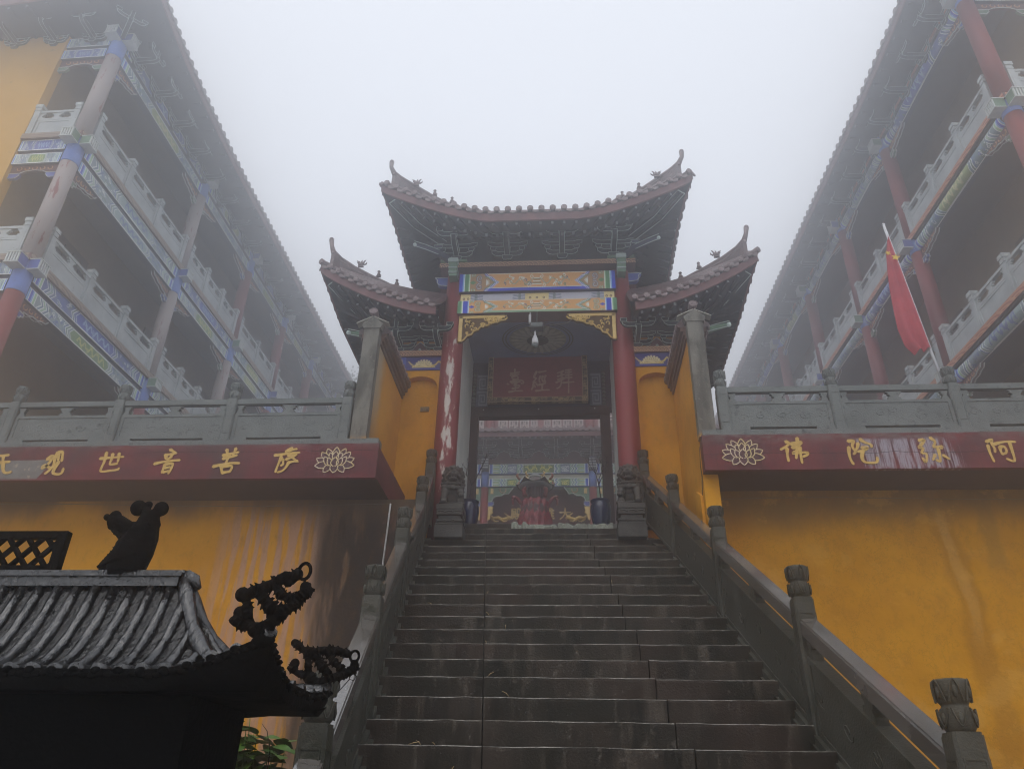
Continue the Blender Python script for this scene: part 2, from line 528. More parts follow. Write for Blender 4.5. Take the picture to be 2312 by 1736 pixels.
col = g.mix(g.rng(g.noise(1.7, (1, 1, .7)), .35, .65), (0.040, 0.030, 0.022), (0.015, 0.0135, 0.0085))
col = g.mix(g.mul(g.rng(g.noise(5, (2.2, 1, .35), off=(3, 0, 0)), .52, .66), .75), col, (0.085, 0.070, 0.054))
col = g.mix(g.mul(g.rng(g.noise(4, (2.6, 1, .30), off=(0, 3, 5)), .50, .66), .65), col, (0.0045, 0.0045, 0.003))
col = g.mix(g.mul(g.rng(g.noise(14, (1, 1, 1), off=(0, 0, 7)), .62, .72), .6), col, (0.125, 0.105, 0.085))
col = g.mix(g.mul(g.rng(g.noise(1.1, off=(5, 5, 5)), .52, .66), .5), col, (0.044, 0.026, 0.019))
M_RISER = g.done(col, .35, 70, g.rng(g.noise(3, off=(2, 2, 2)), .3, .7, .45, .7))
M_NOSING = mat('worn_nosing_painted_sheen', (0.27, 0.25, 0.21), (0.06, 0.054, 0.045), .40, 9, (1, 1, 1), spec=.4, lo=.36, hi=.62)  # worn edge, with the wet sky sheen painted in as paler colour
M_BROKEN = mat('broken_pale_slab', (0.34, 0.36, 0.29), (0.22, 0.23, 0.19), .8, 9, bump=.5)
# red lacquer column, old white undercoat showing
def column_mat(name, amount, pale):
    g = Nodes(name, .5, .4)
    col = g.mix(g.rng(g.noise(2, (1, 1, .4)), .35, .7), (0.235, 0.036, 0.040), (0.165, 0.030, 0.035))
    pk = g.rng(g.noise(5.5, (1.6, 1.6, .32), 9, .7), amount, amount + .035)
    col = g.mix(g.mul(pk, .9), col, pale)
    return g.done(col, .12, 40)
g = Nodes('peeling_red_lacquer', .5, .35)
col = g.mix(g.rng(g.noise(2, (1, 1, .4)), .35, .7), (0.235, 0.036, 0.040), (0.165, 0.030, 0.035))
xm = g.rng(g.math('ABSOLUTE', g.math('SUBTRACT', g.x, -1.615)), .11, .02)
zm = g.math('MULTIPLY', g.rng(g.z, 5.3, 5.6), g.rng(g.z, 8.0, 7.4))
fld = g.math('ADD', g.noise(5.0, (2.4, 1, .55), 10, .72, off=(1, 0, 0)), g.math('MULTIPLY', g.math('MULTIPLY', xm, zm), .145))
pk = g.rng(fld, .635, .655)
col = g.mix(g.rng(fld, .60, .64), col, (0.30, 0.10, 0.09))
col = g.mix(g.math('MULTIPLY', pk, .92), col, (0.58, 0.54, 0.49))
M_COL_PEEL = g.done(col, .2, 40)
M_COL = column_mat('red_lacquer', .70, (0.45, 0.38, 0.36))
M_COL_BARE = column_mat('stripped_red_lacquer', .385, (0.40, 0.365, 0.35))
M_RED = mat('maroon_woodwork', (0.115, 0.030, 0.031), (0.075, 0.022, 0.024), .6, 4, (1, 1, .5))
M_REDPANEL = mat('deep_red_panel', (0.10, 0.026, 0.028), (0.07, 0.020, 0.022), .6, 3)
M_BROWN = mat('dark_brown_door_frame', (0.060, 0.034, 0.030), (0.036, 0.022, 0.020), .6, 4, (1, 1, .4))
M_BROWNTRIM = mat('brown_moulding', (0.16, 0.075, 0.045), (0.09, 0.045, 0.032), .7, 5)
M_TILE = mat('purple_brown_roof_tile', (0.165, 0.105, 0.105), (0.095, 0.066, 0.068), .42, 7, bump=.25, c3=(0.24, 0.19, 0.185), s3=20, a3=.36, spec=.5)
M_TILEEND = mat('pale_tile_end', (0.27, 0.205, 0.205), (0.17, 0.125, 0.128), .5, 16, bump=.4, bscale=60)
M_FASCIA = mat('eave_board_red', (0.20, 0.085, 0.085), (0.13, 0.06, 0.062), .6, 6)
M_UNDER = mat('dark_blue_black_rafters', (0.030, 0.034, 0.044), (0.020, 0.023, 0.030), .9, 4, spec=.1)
M_RAFTER = mat('grey_rafter_ends', (0.22, 0.23, 0.25), (0.15, 0.16, 0.17), .7, 9)
M_DG = mat('dark_teal_bracket', (0.026, 0.040, 0.047), (0.018, 0.026, 0.033), .8, 8, spec=.1)
M_DGEDGE = mat('pale_green_edging', (0.52, 0.62, 0.58), (0.40, 0.48, 0.46), .7, 12)
M_BLUE = mat('cobalt_paint', (0.085, 0.135, 0.46), (0.06, 0.095, 0.33), .6, 6)
M_CAPBLUE = mat('sky_blue_collar', (0.16, 0.27, 0.66), (0.12, 0.20, 0.50), .6, 5, c3=(0.45, 0.55, 0.75), s3=26, a3=.35)
M_GREEN = mat('jade_green_paint', (0.16, 0.28, 0.18), (0.10, 0.19, 0.12), .6, 6)
M_WHITE = mat('pale_whitewash', (0.80, 0.84, 0.80), (0.64, 0.69, 0.66), .8, 2.5, (1, 1, .5), bump=.12)
M_RAILWHITE = mat('grey_white_rail_paint', (0.50, 0.54, 0.54), (0.36, 0.395, 0.40), .75, 2.2, bump=.15, c3=(0.30, 0.31, 0.30), s3=14, a3=.33)
M_PALE = mat('pale_edge_paint', (0.62, 0.65, 0.62), (0.50, 0.54, 0.52), .7, 9)
M_DKRED = mat('dark_red_carving', (0.14, 0.045, 0.055), (0.09, 0.035, 0.05), .7, 9)
M_DKBLUE = mat('dull_indigo', (0.040, 0.048, 0.105), (0.028, 0.033, 0.07), .75, 6)
M_IRONBED = mat('valley_shaded_iron_bed', (0.005, 0.0046, 0.005), (0.0026, 0.0024, 0.0026), .42, 12, bump=.5, bscale=60, r2=.2, spec=.5)  # darker, duller iron than the ribs: valley shade put into the material
M_GOLD = mat('gilt_carving', (0.80, 0.56, 0.17), (0.62, 0.40, 0.10), .38, 10, bump=.2, bscale=40, spec=.6)
M_COPPERLINE = mat('orange_gold_scroll', (0.60, 0.36, 0.20), (0.48, 0.25, 0.13), .6, 12)
M_IRON = mat('wet_black_cast_iron', (0.0045, 0.0042, 0.0042), (0.0022, 0.0021, 0.0022), .75, 12, bump=.4, bscale=55, r2=.6, spec=.02)
M_IRONROOF = mat('wet_black_iron_roof', (0.006, 0.0055, 0.006), (0.003, 0.0028, 0.003), .36, 14, (1, .4, .4), bump=.55, bscale=60, r2=.13, spec=.85)
def streaky(m, sc):
    N, L = m.node_tree.nodes, m.node_tree.links
    for n in list(N):
        if n.bl_idname == 'ShaderNodeBump':
            nb = n.inputs['Height'].links[0].from_node
            mp = N.new('ShaderNodeMapping'); mp.inputs['Scale'].default_value = sc
            ge = N.new('ShaderNodeNewGeometry'); L.new(ge.outputs['Position'], mp.inputs[0]); L.new(mp.outputs[0], nb.inputs['Vector'])
streaky(M_IRONROOF, (1.0, .28, .5))
M_IRONROOF.node_tree.nodes['Principled BSDF'].inputs['IOR'].default_value = 1.55
M_LION = mat('carved_dark_granite', (0.085, 0.080, 0.072), (0.042, 0.040, 0.036), .6, 12, bump=.35, bscale=90, spec=.2)
M_POT = mat('cobalt_glaze', (0.007, 0.013, 0.060), (0.004, 0.008, 0.035), .16, 6, spec=.5)
M_TWIG = mat('bare_twig_bark', (0.035, 0.026, 0.022), (0.02, 0.015, 0.013), .9, 20)
M_LEAF = mat('fresh_green_leaf', (0.075, 0.16, 0.022), (0.045, 0.11, 0.016), .45, 9, spec=.5)
M_TREELEAF = mat('dull_tree_foliage', (0.05, 0.075, 0.035), (0.03, 0.05, 0.025), .8, 6)
M_FLAG = mat('red_flag_cloth', (0.43, 0.085, 0.10), (0.35, 0.07, 0.085), .95, 5, bump=.15, bscale=25, spec=.05)
M_STAR = mat('yellow_star_print', (0.80, 0.58, 0.05), None, .7)
M_POLE = mat('white_painted_pole', (0.66, 0.67, 0.68), (0.5, 0.5, 0.52), .5, 9)
M_PVC = mat('white_plastic_conduit', (0.62, 0.61, 0.58), (0.42, 0.40, 0.37), .6, 9)
M_CABLE = mat('grey_cable', (0.16, 0.15, 0.14), None, .7)
M_METAL = mat('dark_grey_housing', (0.045, 0.048, 0.055), (0.03, 0.032, 0.037), .5, 8)
M_LENS = mat('grey_lamp_glass', (0.16, 0.18, 0.18), (0.12, 0.13, 0.13), .25, 6)
M_CLOTH = mat('crimson_satin', (0.30, 0.016, 0.028), (0.12, 0.008, 0.013), .42, 11, bump=.8, bscale=22, spec=.5)
M_BRONZE = mat('dark_bronze', (0.085, 0.060, 0.050), (0.05, 0.036, 0.032), .5, 10)
M_GROUND = mat('wet_courtyard_paving', (0.095, 0.09, 0.082), (0.06, 0.058, 0.054), .5, 2.5, bump=.2)
M_TERR = mat('terrace_paving', (0.17, 0.165, 0.155), (0.12, 0.116, 0.11), .6, 2.5)
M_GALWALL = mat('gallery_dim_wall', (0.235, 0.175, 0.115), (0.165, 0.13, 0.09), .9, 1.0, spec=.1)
M_ENDWALL = mat('gable_ochre_wall', (0.66, 0.38, 0.085), (0.56, 0.31, 0.06), .85, 0.9, c3=(0.45, 0.26, 0.06), s3=5, a3=.33)
M_CEIL = mat('grey_ceiling', (0.080, 0.080, 0.084), (0.055, 0.055, 0.058), .9, 2, spec=.1)
M_PLATE = mat('brass_number_plate', (0.10, 0.075, 0.045), (0.07, 0.05, 0.03), .5, 20)
M_WINDOW = mat('grey_lattice_window', (0.58, 0.50, 0.47), (0.48, 0.41, 0.39), .7, 6)
M_DKGAP = mat('dark_recess', (0.02, 0.018, 0.018), None, .9)
M_STRAW = mat('dry_straw', (0.50, 0.36, 0.18), (0.36, 0.24, 0.11), .8, 9)
M_ROSE = mat('grey_painted_rosette', (0.46, 0.45, 0.38), (0.38, 0.37, 0.32), .8, 8)
M_PASSCEIL = mat('slate_blue_ceiling', (0.20, 0.25, 0.44), (0.16, 0.20, 0.36), .85, 3)

# ------------------------------------------------------------------ painted print (drawn here with numpy)
class Cv:
    def __init__(s, w, h, bg):
        s.w, s.h = w, h
        s.a = np.empty((h, w, 3), np.float32); s.a[:] = bg
        s.Y, s.X = np.mgrid[0:h, 0:w].astype(np.float32)
        s.X += .5; s.Y += .5                       # y upwards

    def rect(s, x0, y0, x1, y1, c):
        s.a[max(0, int(y0)):max(0, int(y1)), max(0, int(x0)):max(0, int(x1))] = c

    def line(s, pts, wd, c):
        for (x0, y0), (x1, y1) in zip(pts[:-1], pts[1:]):
            r = wd / 2 + 1
            xa, xb = int(max(0, min(x0, x1) - r)), int(min(s.w, max(x0, x1) + r + 1))
            ya, yb = int(max(0, min(y0, y1) - r)), int(min(s.h, max(y0, y1) + r + 1))
            if xb <= xa or yb <= ya: continue
            X, Y = s.X[ya:yb, xa:xb], s.Y[ya:yb, xa:xb]
            dx, dy = x1 - x0, y1 - y0
            t = np.clip(((X - x0) * dx + (Y - y0) * dy) / max(dx * dx + dy * dy, 1e-6), 0, 1)
            d = np.hypot(X - x0 - t * dx, Y - y0 - t * dy)
            k = np.clip(wd / 2 + .5 - d, 0, 1)[..., None]
            s.a[ya:yb, xa:xb] = s.a[ya:yb, xa:xb] * (1 - k) + np.array(c, np.float32) * k

    def disc(s, x, y, r, c):
        s.line([(x, y), (x + .01, y)], 2 * r, c)

    def poly(s, pts, c):
        inside = np.zeros((s.h, s.w), bool)
        n = len(pts)
        for i in range(n):
            x0, y0 = pts[i]; x1, y1 = pts[(i + 1) % n]
            if y0 == y1: continue
            cond = ((y0 > s.Y) != (y1 > s.Y)) & (s.X < (x1 - x0) * (s.Y - y0) / (y1 - y0) + x0)
            inside ^= cond
        s.a[inside] = c

    def curl(s, x, y, r, a0, turns, wd, c, sx=1):
        pts = []
        for i in range(18):
            t = i / 17
            a = a0 + turns * 2 * math.pi * t
            rr = r * (1 - .8 * t)
            pts.append((x + sx * rr * math.cos(a), y + rr * math.sin(a)))
        s.line(pts, wd, c)

    def image(s, name, dirt=0.06):
        rs = np.random.RandomState(3)
        a = s.a * (1 + dirt * rs.randn(s.h, s.w, 1).astype(np.float32))
        im = bpy.data.images.new(name, s.w, s.h)
        px = np.ones((s.h, s.w, 4), np.float32)
        px[..., :3] = np.clip(a, 0, 1)
        im.pixels.foreach_set(px.ravel())
        im.update()
        return im

def img_mat(name, im, rough=.6, rep=None, fade=0.0):
    m = bpy.data.materials.new(name)
    m.use_nodes = True
    N, L = m.node_tree.nodes, m.node_tree.links
    b = N['Principled BSDF']
    b.inputs['Roughness'].default_value = rough
    b.inputs['Specular IOR Level'].default_value = .3
    t = N.new('ShaderNodeTexImage'); t.image = im
    uv = N.new('ShaderNodeUVMap')
    mp = N.new('ShaderNodeMapping')
    if rep: mp.inputs['Scale'].default_value = (rep[0], rep[1], 1)
    L.new(uv.outputs[0], mp.inputs[0]); L.new(mp.outputs[0], t.inputs[0])
    col = t.outputs[0]
    if fade:
        ge = N.new('ShaderNodeNewGeometry')
        nz = N.new('ShaderNodeTexNoise'); nz.inputs['Scale'].default_value = 3.5; nz.inputs['Detail'].default_value = 7
        L.new(ge.outputs['Position'], nz.inputs['Vector'])
        r = N.new('ShaderNodeMapRange'); r.inputs[1].default_value = .5; r.inputs[2].default_value = .72; r.inputs[4].default_value = fade
        L.new(nz.outputs[0], r.inputs[0])
        mx = N.new('ShaderNodeMix'); mx.data_type = 'RGBA'
        L.new(r.outputs[0], mx.inputs[0]); L.new(col, mx.inputs[6]); mx.inputs[7].default_value = (.30, .31, .30, 1)
        col = mx.outputs[2]
    L.new(col, b.inputs['Base Color'])
    return m

W_, B_, LB_, G_, LG_, OR_, CR_ = (.93, .95, .93), (.20, .30, .80), (.58, .74, .92), (.36, .58, .42), (.70, .84, .68), (.90, .68, .42), (.95, .86, .62)
YL_ = (.92, .88, .46)
def gate_beam(name, strip, end):
    W, H = 900, 100
    c = Cv(W, H, OR_)
    c.rect(0, 0, W, 16, strip); c.line([(0, 17), (W, 17)], 3, W_); c.line([(0, H - 3), (W, H - 3)], 3, W_)
    rs = random.Random(5)
    for sx in (0, 1):
        X = (lambda x: x) if sx == 0 else (lambda x: W - x)
        sg = 1 if sx == 0 else -1
        P = lambda pts: [(X(x), y) for x, y in pts]
        lobe = [(60, 0), (150, 0), (165, 16), (185, 22), (200, 36), (222, 50), (200, 64), (185, 78), (165, 84), (150, 100), (60, 100)]
        c.poly(P(lobe), OR_ if end else (.72, .57, .40))
        c.line(P(lobe[1:-1]), 13, B_ if not end else (.20, .40, .42)); c.line(P(lobe[1:-1]), 4, W_)
        c.line(P([(x + 10, y) for x, y in lobe[1:-1]]), 2.5, W_)
        c.line(P([(x - 12, y) for x, y in lobe[2:-2]]), 3, W_); c.line(P([(x - 16, y) for x, y in lobe[2:-2]]), 4, G_)
        for yy, sgn in ((26, 1), (74, -1)):
            c.curl(X(118), yy, 20, sgn * 1.2, sgn * 1.2, 9, (.32, .30, .44) if not end else (.50, .52, .34), sg); c.curl(X(118), yy, 20, sgn * 1.2, sgn * 1.2, 3, W_, sg)
            c.curl(X(84), yy + sgn * -18, 12, sgn * 2.5, sgn * 1.1, 5, G_, sg); c.curl(X(84), yy + sgn * -18, 12, sgn * 2.5, sgn * 1.1, 2, W_, sg)
        for k in range(7):
            a = -1.5 + k * .5
            c.line([(X(158), 50), (X(158) + sg * 17 * math.cos(a), 50 + 17 * math.sin(a))], 4, W_)
        c.poly(P([(62, 50), (80, 62), (98, 50), (80, 38)]), G_ if not end else B_)
        cols = [(B_, 20), (LB_, 8), (W_, 4), (G_, 22), (LG_, 6), (W_, 3)] if not end else [(G_, 20), (LG_, 6), (W_, 5), (B_, 26), (LB_, 6), (W_, 3)]
        x = 0
        for cc, ww in cols:
            c.rect(min(X(x), X(x + ww)), 0, max(X(x), X(x + ww)), H, cc); x += ww
        for k in range(9):
            px, py = rs.uniform(262, 415), rs.uniform(30, 86)
            col = rs.choice([W_, W_, (.36, .40, .58), (.50, .56, .40)])
            c.curl(X(px), py, rs.uniform(8, 13), rs.uniform(0, 6), rs.choice([-1, 1]) * rs.uniform(.7, 1.1), 4.2, col, sg)
        vine = [(262 + t * 9, 52 + 16 * math.sin(t * .75)) for t in range(20)]
        c.line(P(vine), 5, (.45, .50, .40)); c.line(P(vine), 2, W_)
        for px in (312, 372):
            for k in range(6):
                a = k * 1.05; c.line([(X(px), 70), (X(px) + 9 * math.cos(a), 70 + 9 * math.sin(a))], 4, W_)
    for k in range(5):
        c.line([(450 - 26 + k * 3, 34 + k * 9), (450 + 26 - k * 3, 34 + k * 9)], 5, W_ if k % 2 == 0 else (.36, .46, .42))
    for sgn in (-1, 1):
        c.curl(450 + sgn * 26, 78, 13, 1.5, sgn * -1, 4, W_); c.curl(450 + sgn * 40, 30, 13, 4, sgn * 1, 4, W_)
    return img_mat(name, c.image(name), fade=.08)
P_GATE_A = gate_beam('gate_beam_blue_ends', B_, False)
P_GATE_B = gate_beam('gate_beam_green_ends', (.55, .68, .55), True)

def pad_board():
    W, H = 900, 56
    c = Cv(W, H, (.80, .80, .84))
    c.rect(0, 0, 60, H, CR_); c.rect(W - 60, 0, W, H, CR_); c.rect(380, 0, 520, H, CR_)
    for x in (20, 45, W - 20, W - 45, 410, 450, 490): c.disc(x, 28, 7, (.50, .36, .22)); c.disc(x, 28, 3, CR_)
    for x, sg in ((60, 1), (W - 60, -1), (380, -1), (520, 1)):
        for k in range(5):
            y = 10 + k * 9
            c.line([(x, y), (x + sg * (40 + 16 * (k % 2)), y + 4), (x + sg * (70 + 10 * k % 3), y)], 3, (.38, .44, .55))
            c.curl(x + sg * 30, y, 9, 0, 1, 3, (.45, .52, .48), sg)
    return img_mat('painted_pad_board', c.image('pad_board'), fade=.1)
P_PAD = pad_board()

def wave_print(name, bg, ln, W=64, H=32):
    c = Cv(W, H, bg)
    for off in (-64, 0, 64):
        for x in (0, 32):
            for r in (29, 16):
                pts = [(x + off + 16 + r * math.cos(a), -2 + r * math.sin(a)) for a in np.linspace(0.1, 2.0, 10)]
                c.line(pts, 7, ln)
    c.line([(0, 1), (W, 1)], 3, ln); c.line([(0, H - 1), (W, H - 1)], 2.5, ln)
    return c.image(name)
IM_WAVE = wave_print('red_wave_print', (.36, .17, .16), (.76, .62, .50))
P_WAVE = img_mat('red_wave_print', IM_WAVE, rep=(20, 1))
P_WAVE_S = img_mat('red_wave_print_short', IM_WAVE, rep=(7, 1))
P_WAVE_L = img_mat('orange_wave_print_long', wave_print('orange_wave_print', (.62, .30, .22), (.76, .55, .42)), rep=(30, 1))
P_WAVE_G = img_mat('brown_wave_print_long', wave_print('brown_wave_print', (.44, .37, .34), (.62, .56, .50)), rep=(34, 1))

def gallery_beam(name, ground, centre, fig, seed):
    W, H = 720, 56
    c = Cv(W, H, ground)
    rs = random.Random(seed)
    for sx in (0, 1):
        X = (lambda x: x) if sx == 0 else (lambda x: W - x)
        sg = 1 if sx == 0 else -1
        x = 0
        for cc, ww in [(LB_, 8), (W_, 4), (B_, 9), (LB_, 6), (W_, 4), (LG_, 8), (W_, 4)]:
            c.rect(min(X(x), X(x + ww)), 0, max(X(x), X(x + ww)), H, cc); x += ww
        for k, cc in enumerate([W_, (.36, .48, .62), W_, LG_, W_, (.36, .46, .60), W_]):
            c.line([(X(52 + k * 7), 0), (X(72 + k * 7), 28), (X(52 + k * 7), 56)], 4, cc)
        for k in range(26):
            px, py = rs.uniform(105, 222), rs.uniform(5, 51)
            c.curl(X(px), py, rs.uniform(5, 9), rs.uniform(0, 6), rs.choice([-1, 1]), 2.6, rs.choice([W_, (.42, .54, .68), (.40, .50, .44), (.28, .38, .66)]), sg)
        for k, cc in enumerate([W_, (.40, .50, .44), W_, (.34, .44, .66)]):
            c.line([(X(238 - k * 6), 2), (X(218 - k * 6), 28), (X(238 - k * 6), 54)], 4, cc)
    pan = [(250, 4), (234, 28), (250, 52), (W - 250, 52), (W - 234, 28), (W - 250, 4)]
    c.poly(pan, centre); c.line(pan + [pan[0]], 3, W_)
    for dx in (0, 60, 120):
        dr = [(282 + dx + t * 6, 28 + 13 * math.sin(t * 1.1 + dx)) for t in range(10)]
        c.line(dr, 6, fig)
        for k in range(7):
            c.curl(dr[k][0], dr[k][1] + rs.uniform(-9, 9), 6, rs.uniform(0, 6), 1, 2.5, fig)
    c.rect(0, 0, W, 3, W_); c.rect(0, H - 3, W, H, W_)
    return img_mat(name, c.image(name), fade=.35)
P_GAL = [gallery_beam('gallery_beam_green_panel', (.60, .66, .68), (.46, .58, .40), (.80, .80, .52), 1),
         gallery_beam('gallery_beam_blue_panel', (.34, .42, .66), (.26, .34, .68), (.66, .76, .86), 2),
         gallery_beam('gallery_beam_white_panel', (.55, .62, .66), (.62, .70, .70), (.36, .44, .66), 3),
         gallery_beam('gallery_beam_cream_panel', (.48, .58, .62), (.60, .66, .44), (.84, .82, .64), 4)]
def hall_beam(name, big):
    W, H = 600, 64
    c = Cv(W, H, (.60, .74, .64))
    def zig(x, cc, w=4):
        c.line([(x, 0), (x + 14, 16), (x, 32), (x + 14, 48), (x, 64)], w, cc)
    for sx in (0, 1):
        X = (lambda x: x) if sx == 0 else (lambda x: W - x)
        x = 0
        for cc, ww in [(W_, 6), (B_, 10), (LB_, 6), (W_, 4)]:
            c.rect(min(X(x), X(x + ww)), 0, max(X(x), X(x + ww)), H, cc); x += ww
        for k in range(5):
            y = 8 + k * 12; c.line([(X(28), y), (X(58), y)], 4, W_ if k % 2 else YL_)
        for k, cc in enumerate([W_, B_, LG_, W_, (.22, .36, .40), W_]):
            xx = 64 + k * 6; c.line([(X(xx), 0), (X(xx + 13), 16), (X(xx), 32), (X(xx + 13), 48), (X(xx), 64)], 4, cc)
        c.rect(min(X(112), X(168)), 4, max(X(112), X(168)), 60, (.36, .50, .34) if not big else (.40, .46, .60))
        for k in range(6): c.curl(X(140) + (k % 3 - 1) * 14, 20 + (k // 3) * 22, 10, k, 1, 4, YL_ if not big else W_)
        for k, cc in enumerate([W_, LG_, B_, W_]):
            xx = 176 + k * 6; c.line([(X(xx), 0), (X(xx + 13), 16), (X(xx), 32), (X(xx + 13), 48), (X(xx), 64)], 4, cc)
    c.rect(206, 4, 394, 60, (.34, .47, .27)); c.line([(206, 6), (394, 6), (394, 58), (206, 58), (206, 6)], 4, W_)
    for sg in (-1, 1):
        dr = [(300 + sg * (12 + t * 7.5), 32 + 13 * math.sin(t * .95)) for t in range(10)]
        c.line(dr, 7, YL_)
        for k in range(8): c.curl(dr[k][0], dr[k][1] + (10 if k % 2 else -10), 7, k, 1, 3, YL_)
    c.rect(0, 0, W, 4, (.24, .30, .58)); c.rect(0, H - 3, W, H, W_)
    return img_mat(name, c.image(name))
P_HALL_A = hall_beam('hall_beam_dragon', True)
P_HALL_B = hall_beam('hall_beam_lower', False)
def lotus_frieze():
    W, H = 160, 56
    c = Cv(W, H, (.20, .22, .48))
    for k in range(9):
        a = math.pi * (k + .5) / 9
        c.line([(78, 14), (78 + 36 * math.cos(a), 14 + 28 * math.sin(a))], 9, (.86, .80, .62))
        c.line([(78, 14), (78 + 30 * math.cos(a), 14 + 22 * math.sin(a))], 2, (.62, .52, .36))
    c.line([(30, 12), (126, 12)], 6, (.84, .76, .50))
    c.line([(112, 14), (130, 22), (142, 36), (152, 30), (156, 20)], 7, (.80, .70, .36))
    c.line([(40, 14), (24, 24), (12, 36)], 6, (.80, .72, .42))
    c.line([(0, 2), (W, 2)], 4, (.28, .32, .66)); c.line([(0, 54), (W, 54)], 4, (.16, .18, .38))
    return img_mat('lotus_frieze', c.image('lotus_frieze'))
P_FRIEZE = lotus_frieze()
def fret_panel():
    W, H = 64, 128
    c = Cv(W, H, (.36, .40, .46))
    ln = (.62, .66, .70)
    for y0 in (0, 64):
        p = [(6, y0 + 58), (58, y0 + 58), (58, y0 + 8), (16, y0 + 8), (16, y0 + 46), (46, y0 + 46), (46, y0 + 20), (28, y0 + 20), (28, y0 + 34)]
        c.line(p, 5, ln); c.line(p, 1.5, (.55, .58, .58))
    return img_mat('fret_panel', c.image('fret_panel'))
P_FRET = fret_panel()
def plaque_edge():
    W, H = 128, 16
    c = Cv(W, H, (.34, .28, .22))
    rs = random.Random(2)
    for k in range(26): c.curl(rs.uniform(0, W), rs.uniform(2, 14), 5, rs.uniform(0, 6), 1, 1.8, (.72, .64, .48))
    c.rect(0, 0, W, 2, (.74, .66, .54)); c.rect(0, 14, W, 16, (.74, .66, .54))
    return img_mat('plaque_scroll_edge', c.image('plaque_edge'), rep=(2, 1))
P_PLQ = plaque_edge()
def number_plate():
    c = Cv(64, 32, (.30, .25, .19))
    ln = (.66, .60, .48)
    c.line([(2, 2), (62, 2), (62, 30), (2, 30), (2, 2)], 1.5, ln)
    for k in range(6): c.line([(10 + k * 8, 24), (14 + k * 8, 24)], 3, ln)
    c.line([(22, 16), (29, 16), (29, 11), (22, 6), (30, 6)], 2, ln)
    c.line([(35, 6), (35, 16), (42, 16), (42, 6), (35, 6)], 2, ln)
    return img_mat('number_plate_print', c.image('number_plate'))
P_NUM = number_plate()
# ------------------------------------------------------------------ setting: ground, terrace
def sheet(name, x0, x1, y0, y1, z, m, t=0.3):
    b = MB(); b.bx(x0, x1, y0, y1, z - t, z); return obj(name, b, m, kind='structure')
GZ = 0.42                                           # lower courtyard level
sheet('ground', -40, 40, -6, 45, GZ, M_GROUND, .2)
FZ = 4.977                                          # gate floor
sheet('terrace_floor', -2.1, 1.45, 9.69, 40, FZ, M_TERR, .3)
sheet('upper_terrace_floor', -38, -2.32, 8.6, 42, 5.20, M_TERR, .3)
sheet('upper_terrace_floor', 1.72, 38, 8.6, 42, 5.20, M_TERR, .3)

# ------------------------------------------------------------------ stairs
ST_T, ST_R = 0.265, 0.16
slz = lambda Y: 1.937 + (Y - 4.61) / ST_T * ST_R
lX = lambda Y: -1.122 - .134 * (Y - 4.4)
rX = lambda Y: 1.393 - .066 * (Y - 4.345)
j1 = lambda Y: -.484 - .116 * (Y - 4.61)
j2 = lambda Y: .635 - .0895 * (Y - 4.875)
stairs = thing('granite_staircase', 'long flight of wet dark granite steps climbing to the gate', 'staircase', (0.2, 2.2, GZ))
SL = (0.2, 2.2, GZ)
rs = random.Random(11)
def stone(xa, xb, y, z, seed):
    r = random.Random(seed)
    b = MB()
    h, d = ST_R + .012, ST_T + .06
    n = 7
    dy = [r.uniform(-.003, .003) for _ in range(n + 1)]
    dz = [r.uniform(-.0025, .0025) for _ in range(n + 1)]
    sh = -.1
    P = []
    for i in range(n + 1):
        x = lerp(xa, xb, i / n)
        k = .0025 + .004 * r.random()
        prof = [(0, -h), (0, -.02), (.002, -k), (k * .8, -.001), (k * 2.4, 0.0), (d, 0), (d, -h)]
        P.append([(x + sh * a, y + a + dy[i] * (1 if a < .1 else 0), z + c + dz[i] * (1 if c > -.05 else 0)) for a, c in prof])
    b.grid(P, 0, sm=False)
    for e, fl in ((0, True), (n, False)):
        q = b.add(P[e]); ix = [q + i for i in range(7)]
        b.face(ix if fl else ix[::-1])
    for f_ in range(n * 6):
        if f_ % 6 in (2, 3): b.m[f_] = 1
    q = [b.add([p[0] for p in P]), b.add([p[-1] for p in P])]
    return b
for k in range(-9, 19):
    y, z = 4.61 + k * ST_T, 1.937 + k * ST_R
    o = [rs.uniform(-.006, .006) for _ in range(3)]
    cuts = [lX(y) - .04, j1(y), j2(y) + rs.uniform(-.03, .03), rX(y) + .04]
    if k in (17, 18):
        cuts = [-1.5, j1(y), j2(y), 0.95]
    for i in range(3):
        gp = .004
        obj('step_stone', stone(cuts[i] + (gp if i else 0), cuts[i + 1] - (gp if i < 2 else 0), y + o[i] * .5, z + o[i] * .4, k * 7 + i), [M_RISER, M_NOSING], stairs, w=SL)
# top riser: dark stones on the left, broken pale slabs on the right
y, z = 4.61 + 19 * ST_T, 1.937 + 19 * ST_R
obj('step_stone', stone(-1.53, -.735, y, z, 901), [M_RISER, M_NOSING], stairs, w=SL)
def slab(xa, xb, y, z, seed):
    r = random.Random(seed); b = MB(); n = 9
    top, bot = [], []
    P = []
    for i in range(n + 1):
        x = lerp(xa, xb, i / n)
        dz = -.05 * r.random() ** 2; dyy = r.uniform(-.012, .012)
        P.append([(x, y + dyy, z - .158), (x, y + dyy, z + dz - .012), (x, y + dyy + .012, z + dz), (x, y + .28, z)])
    b.grid(P, 0, sm=False)
    for e in (0, n):
        q = b.add(P[e] + [(P[e][0][0], y + .28, z - .158)]); b.face([q, q + 1, q + 2, q + 3, q + 4])
    return b
for i, (a, c, dy, dz) in enumerate(((-.728, -.50, -.02, .01), (-.493, -.12, .0, -.02), (-.113, .27, -.012, .0), (.277, .60, -.03, -.004))):
    obj('broken_slab', slab(a, c, y + dy - .02, z + dz, 30 + i), M_BROKEN, stairs, 'pale broken threshold slab' if i == 0 else None, w=SL)
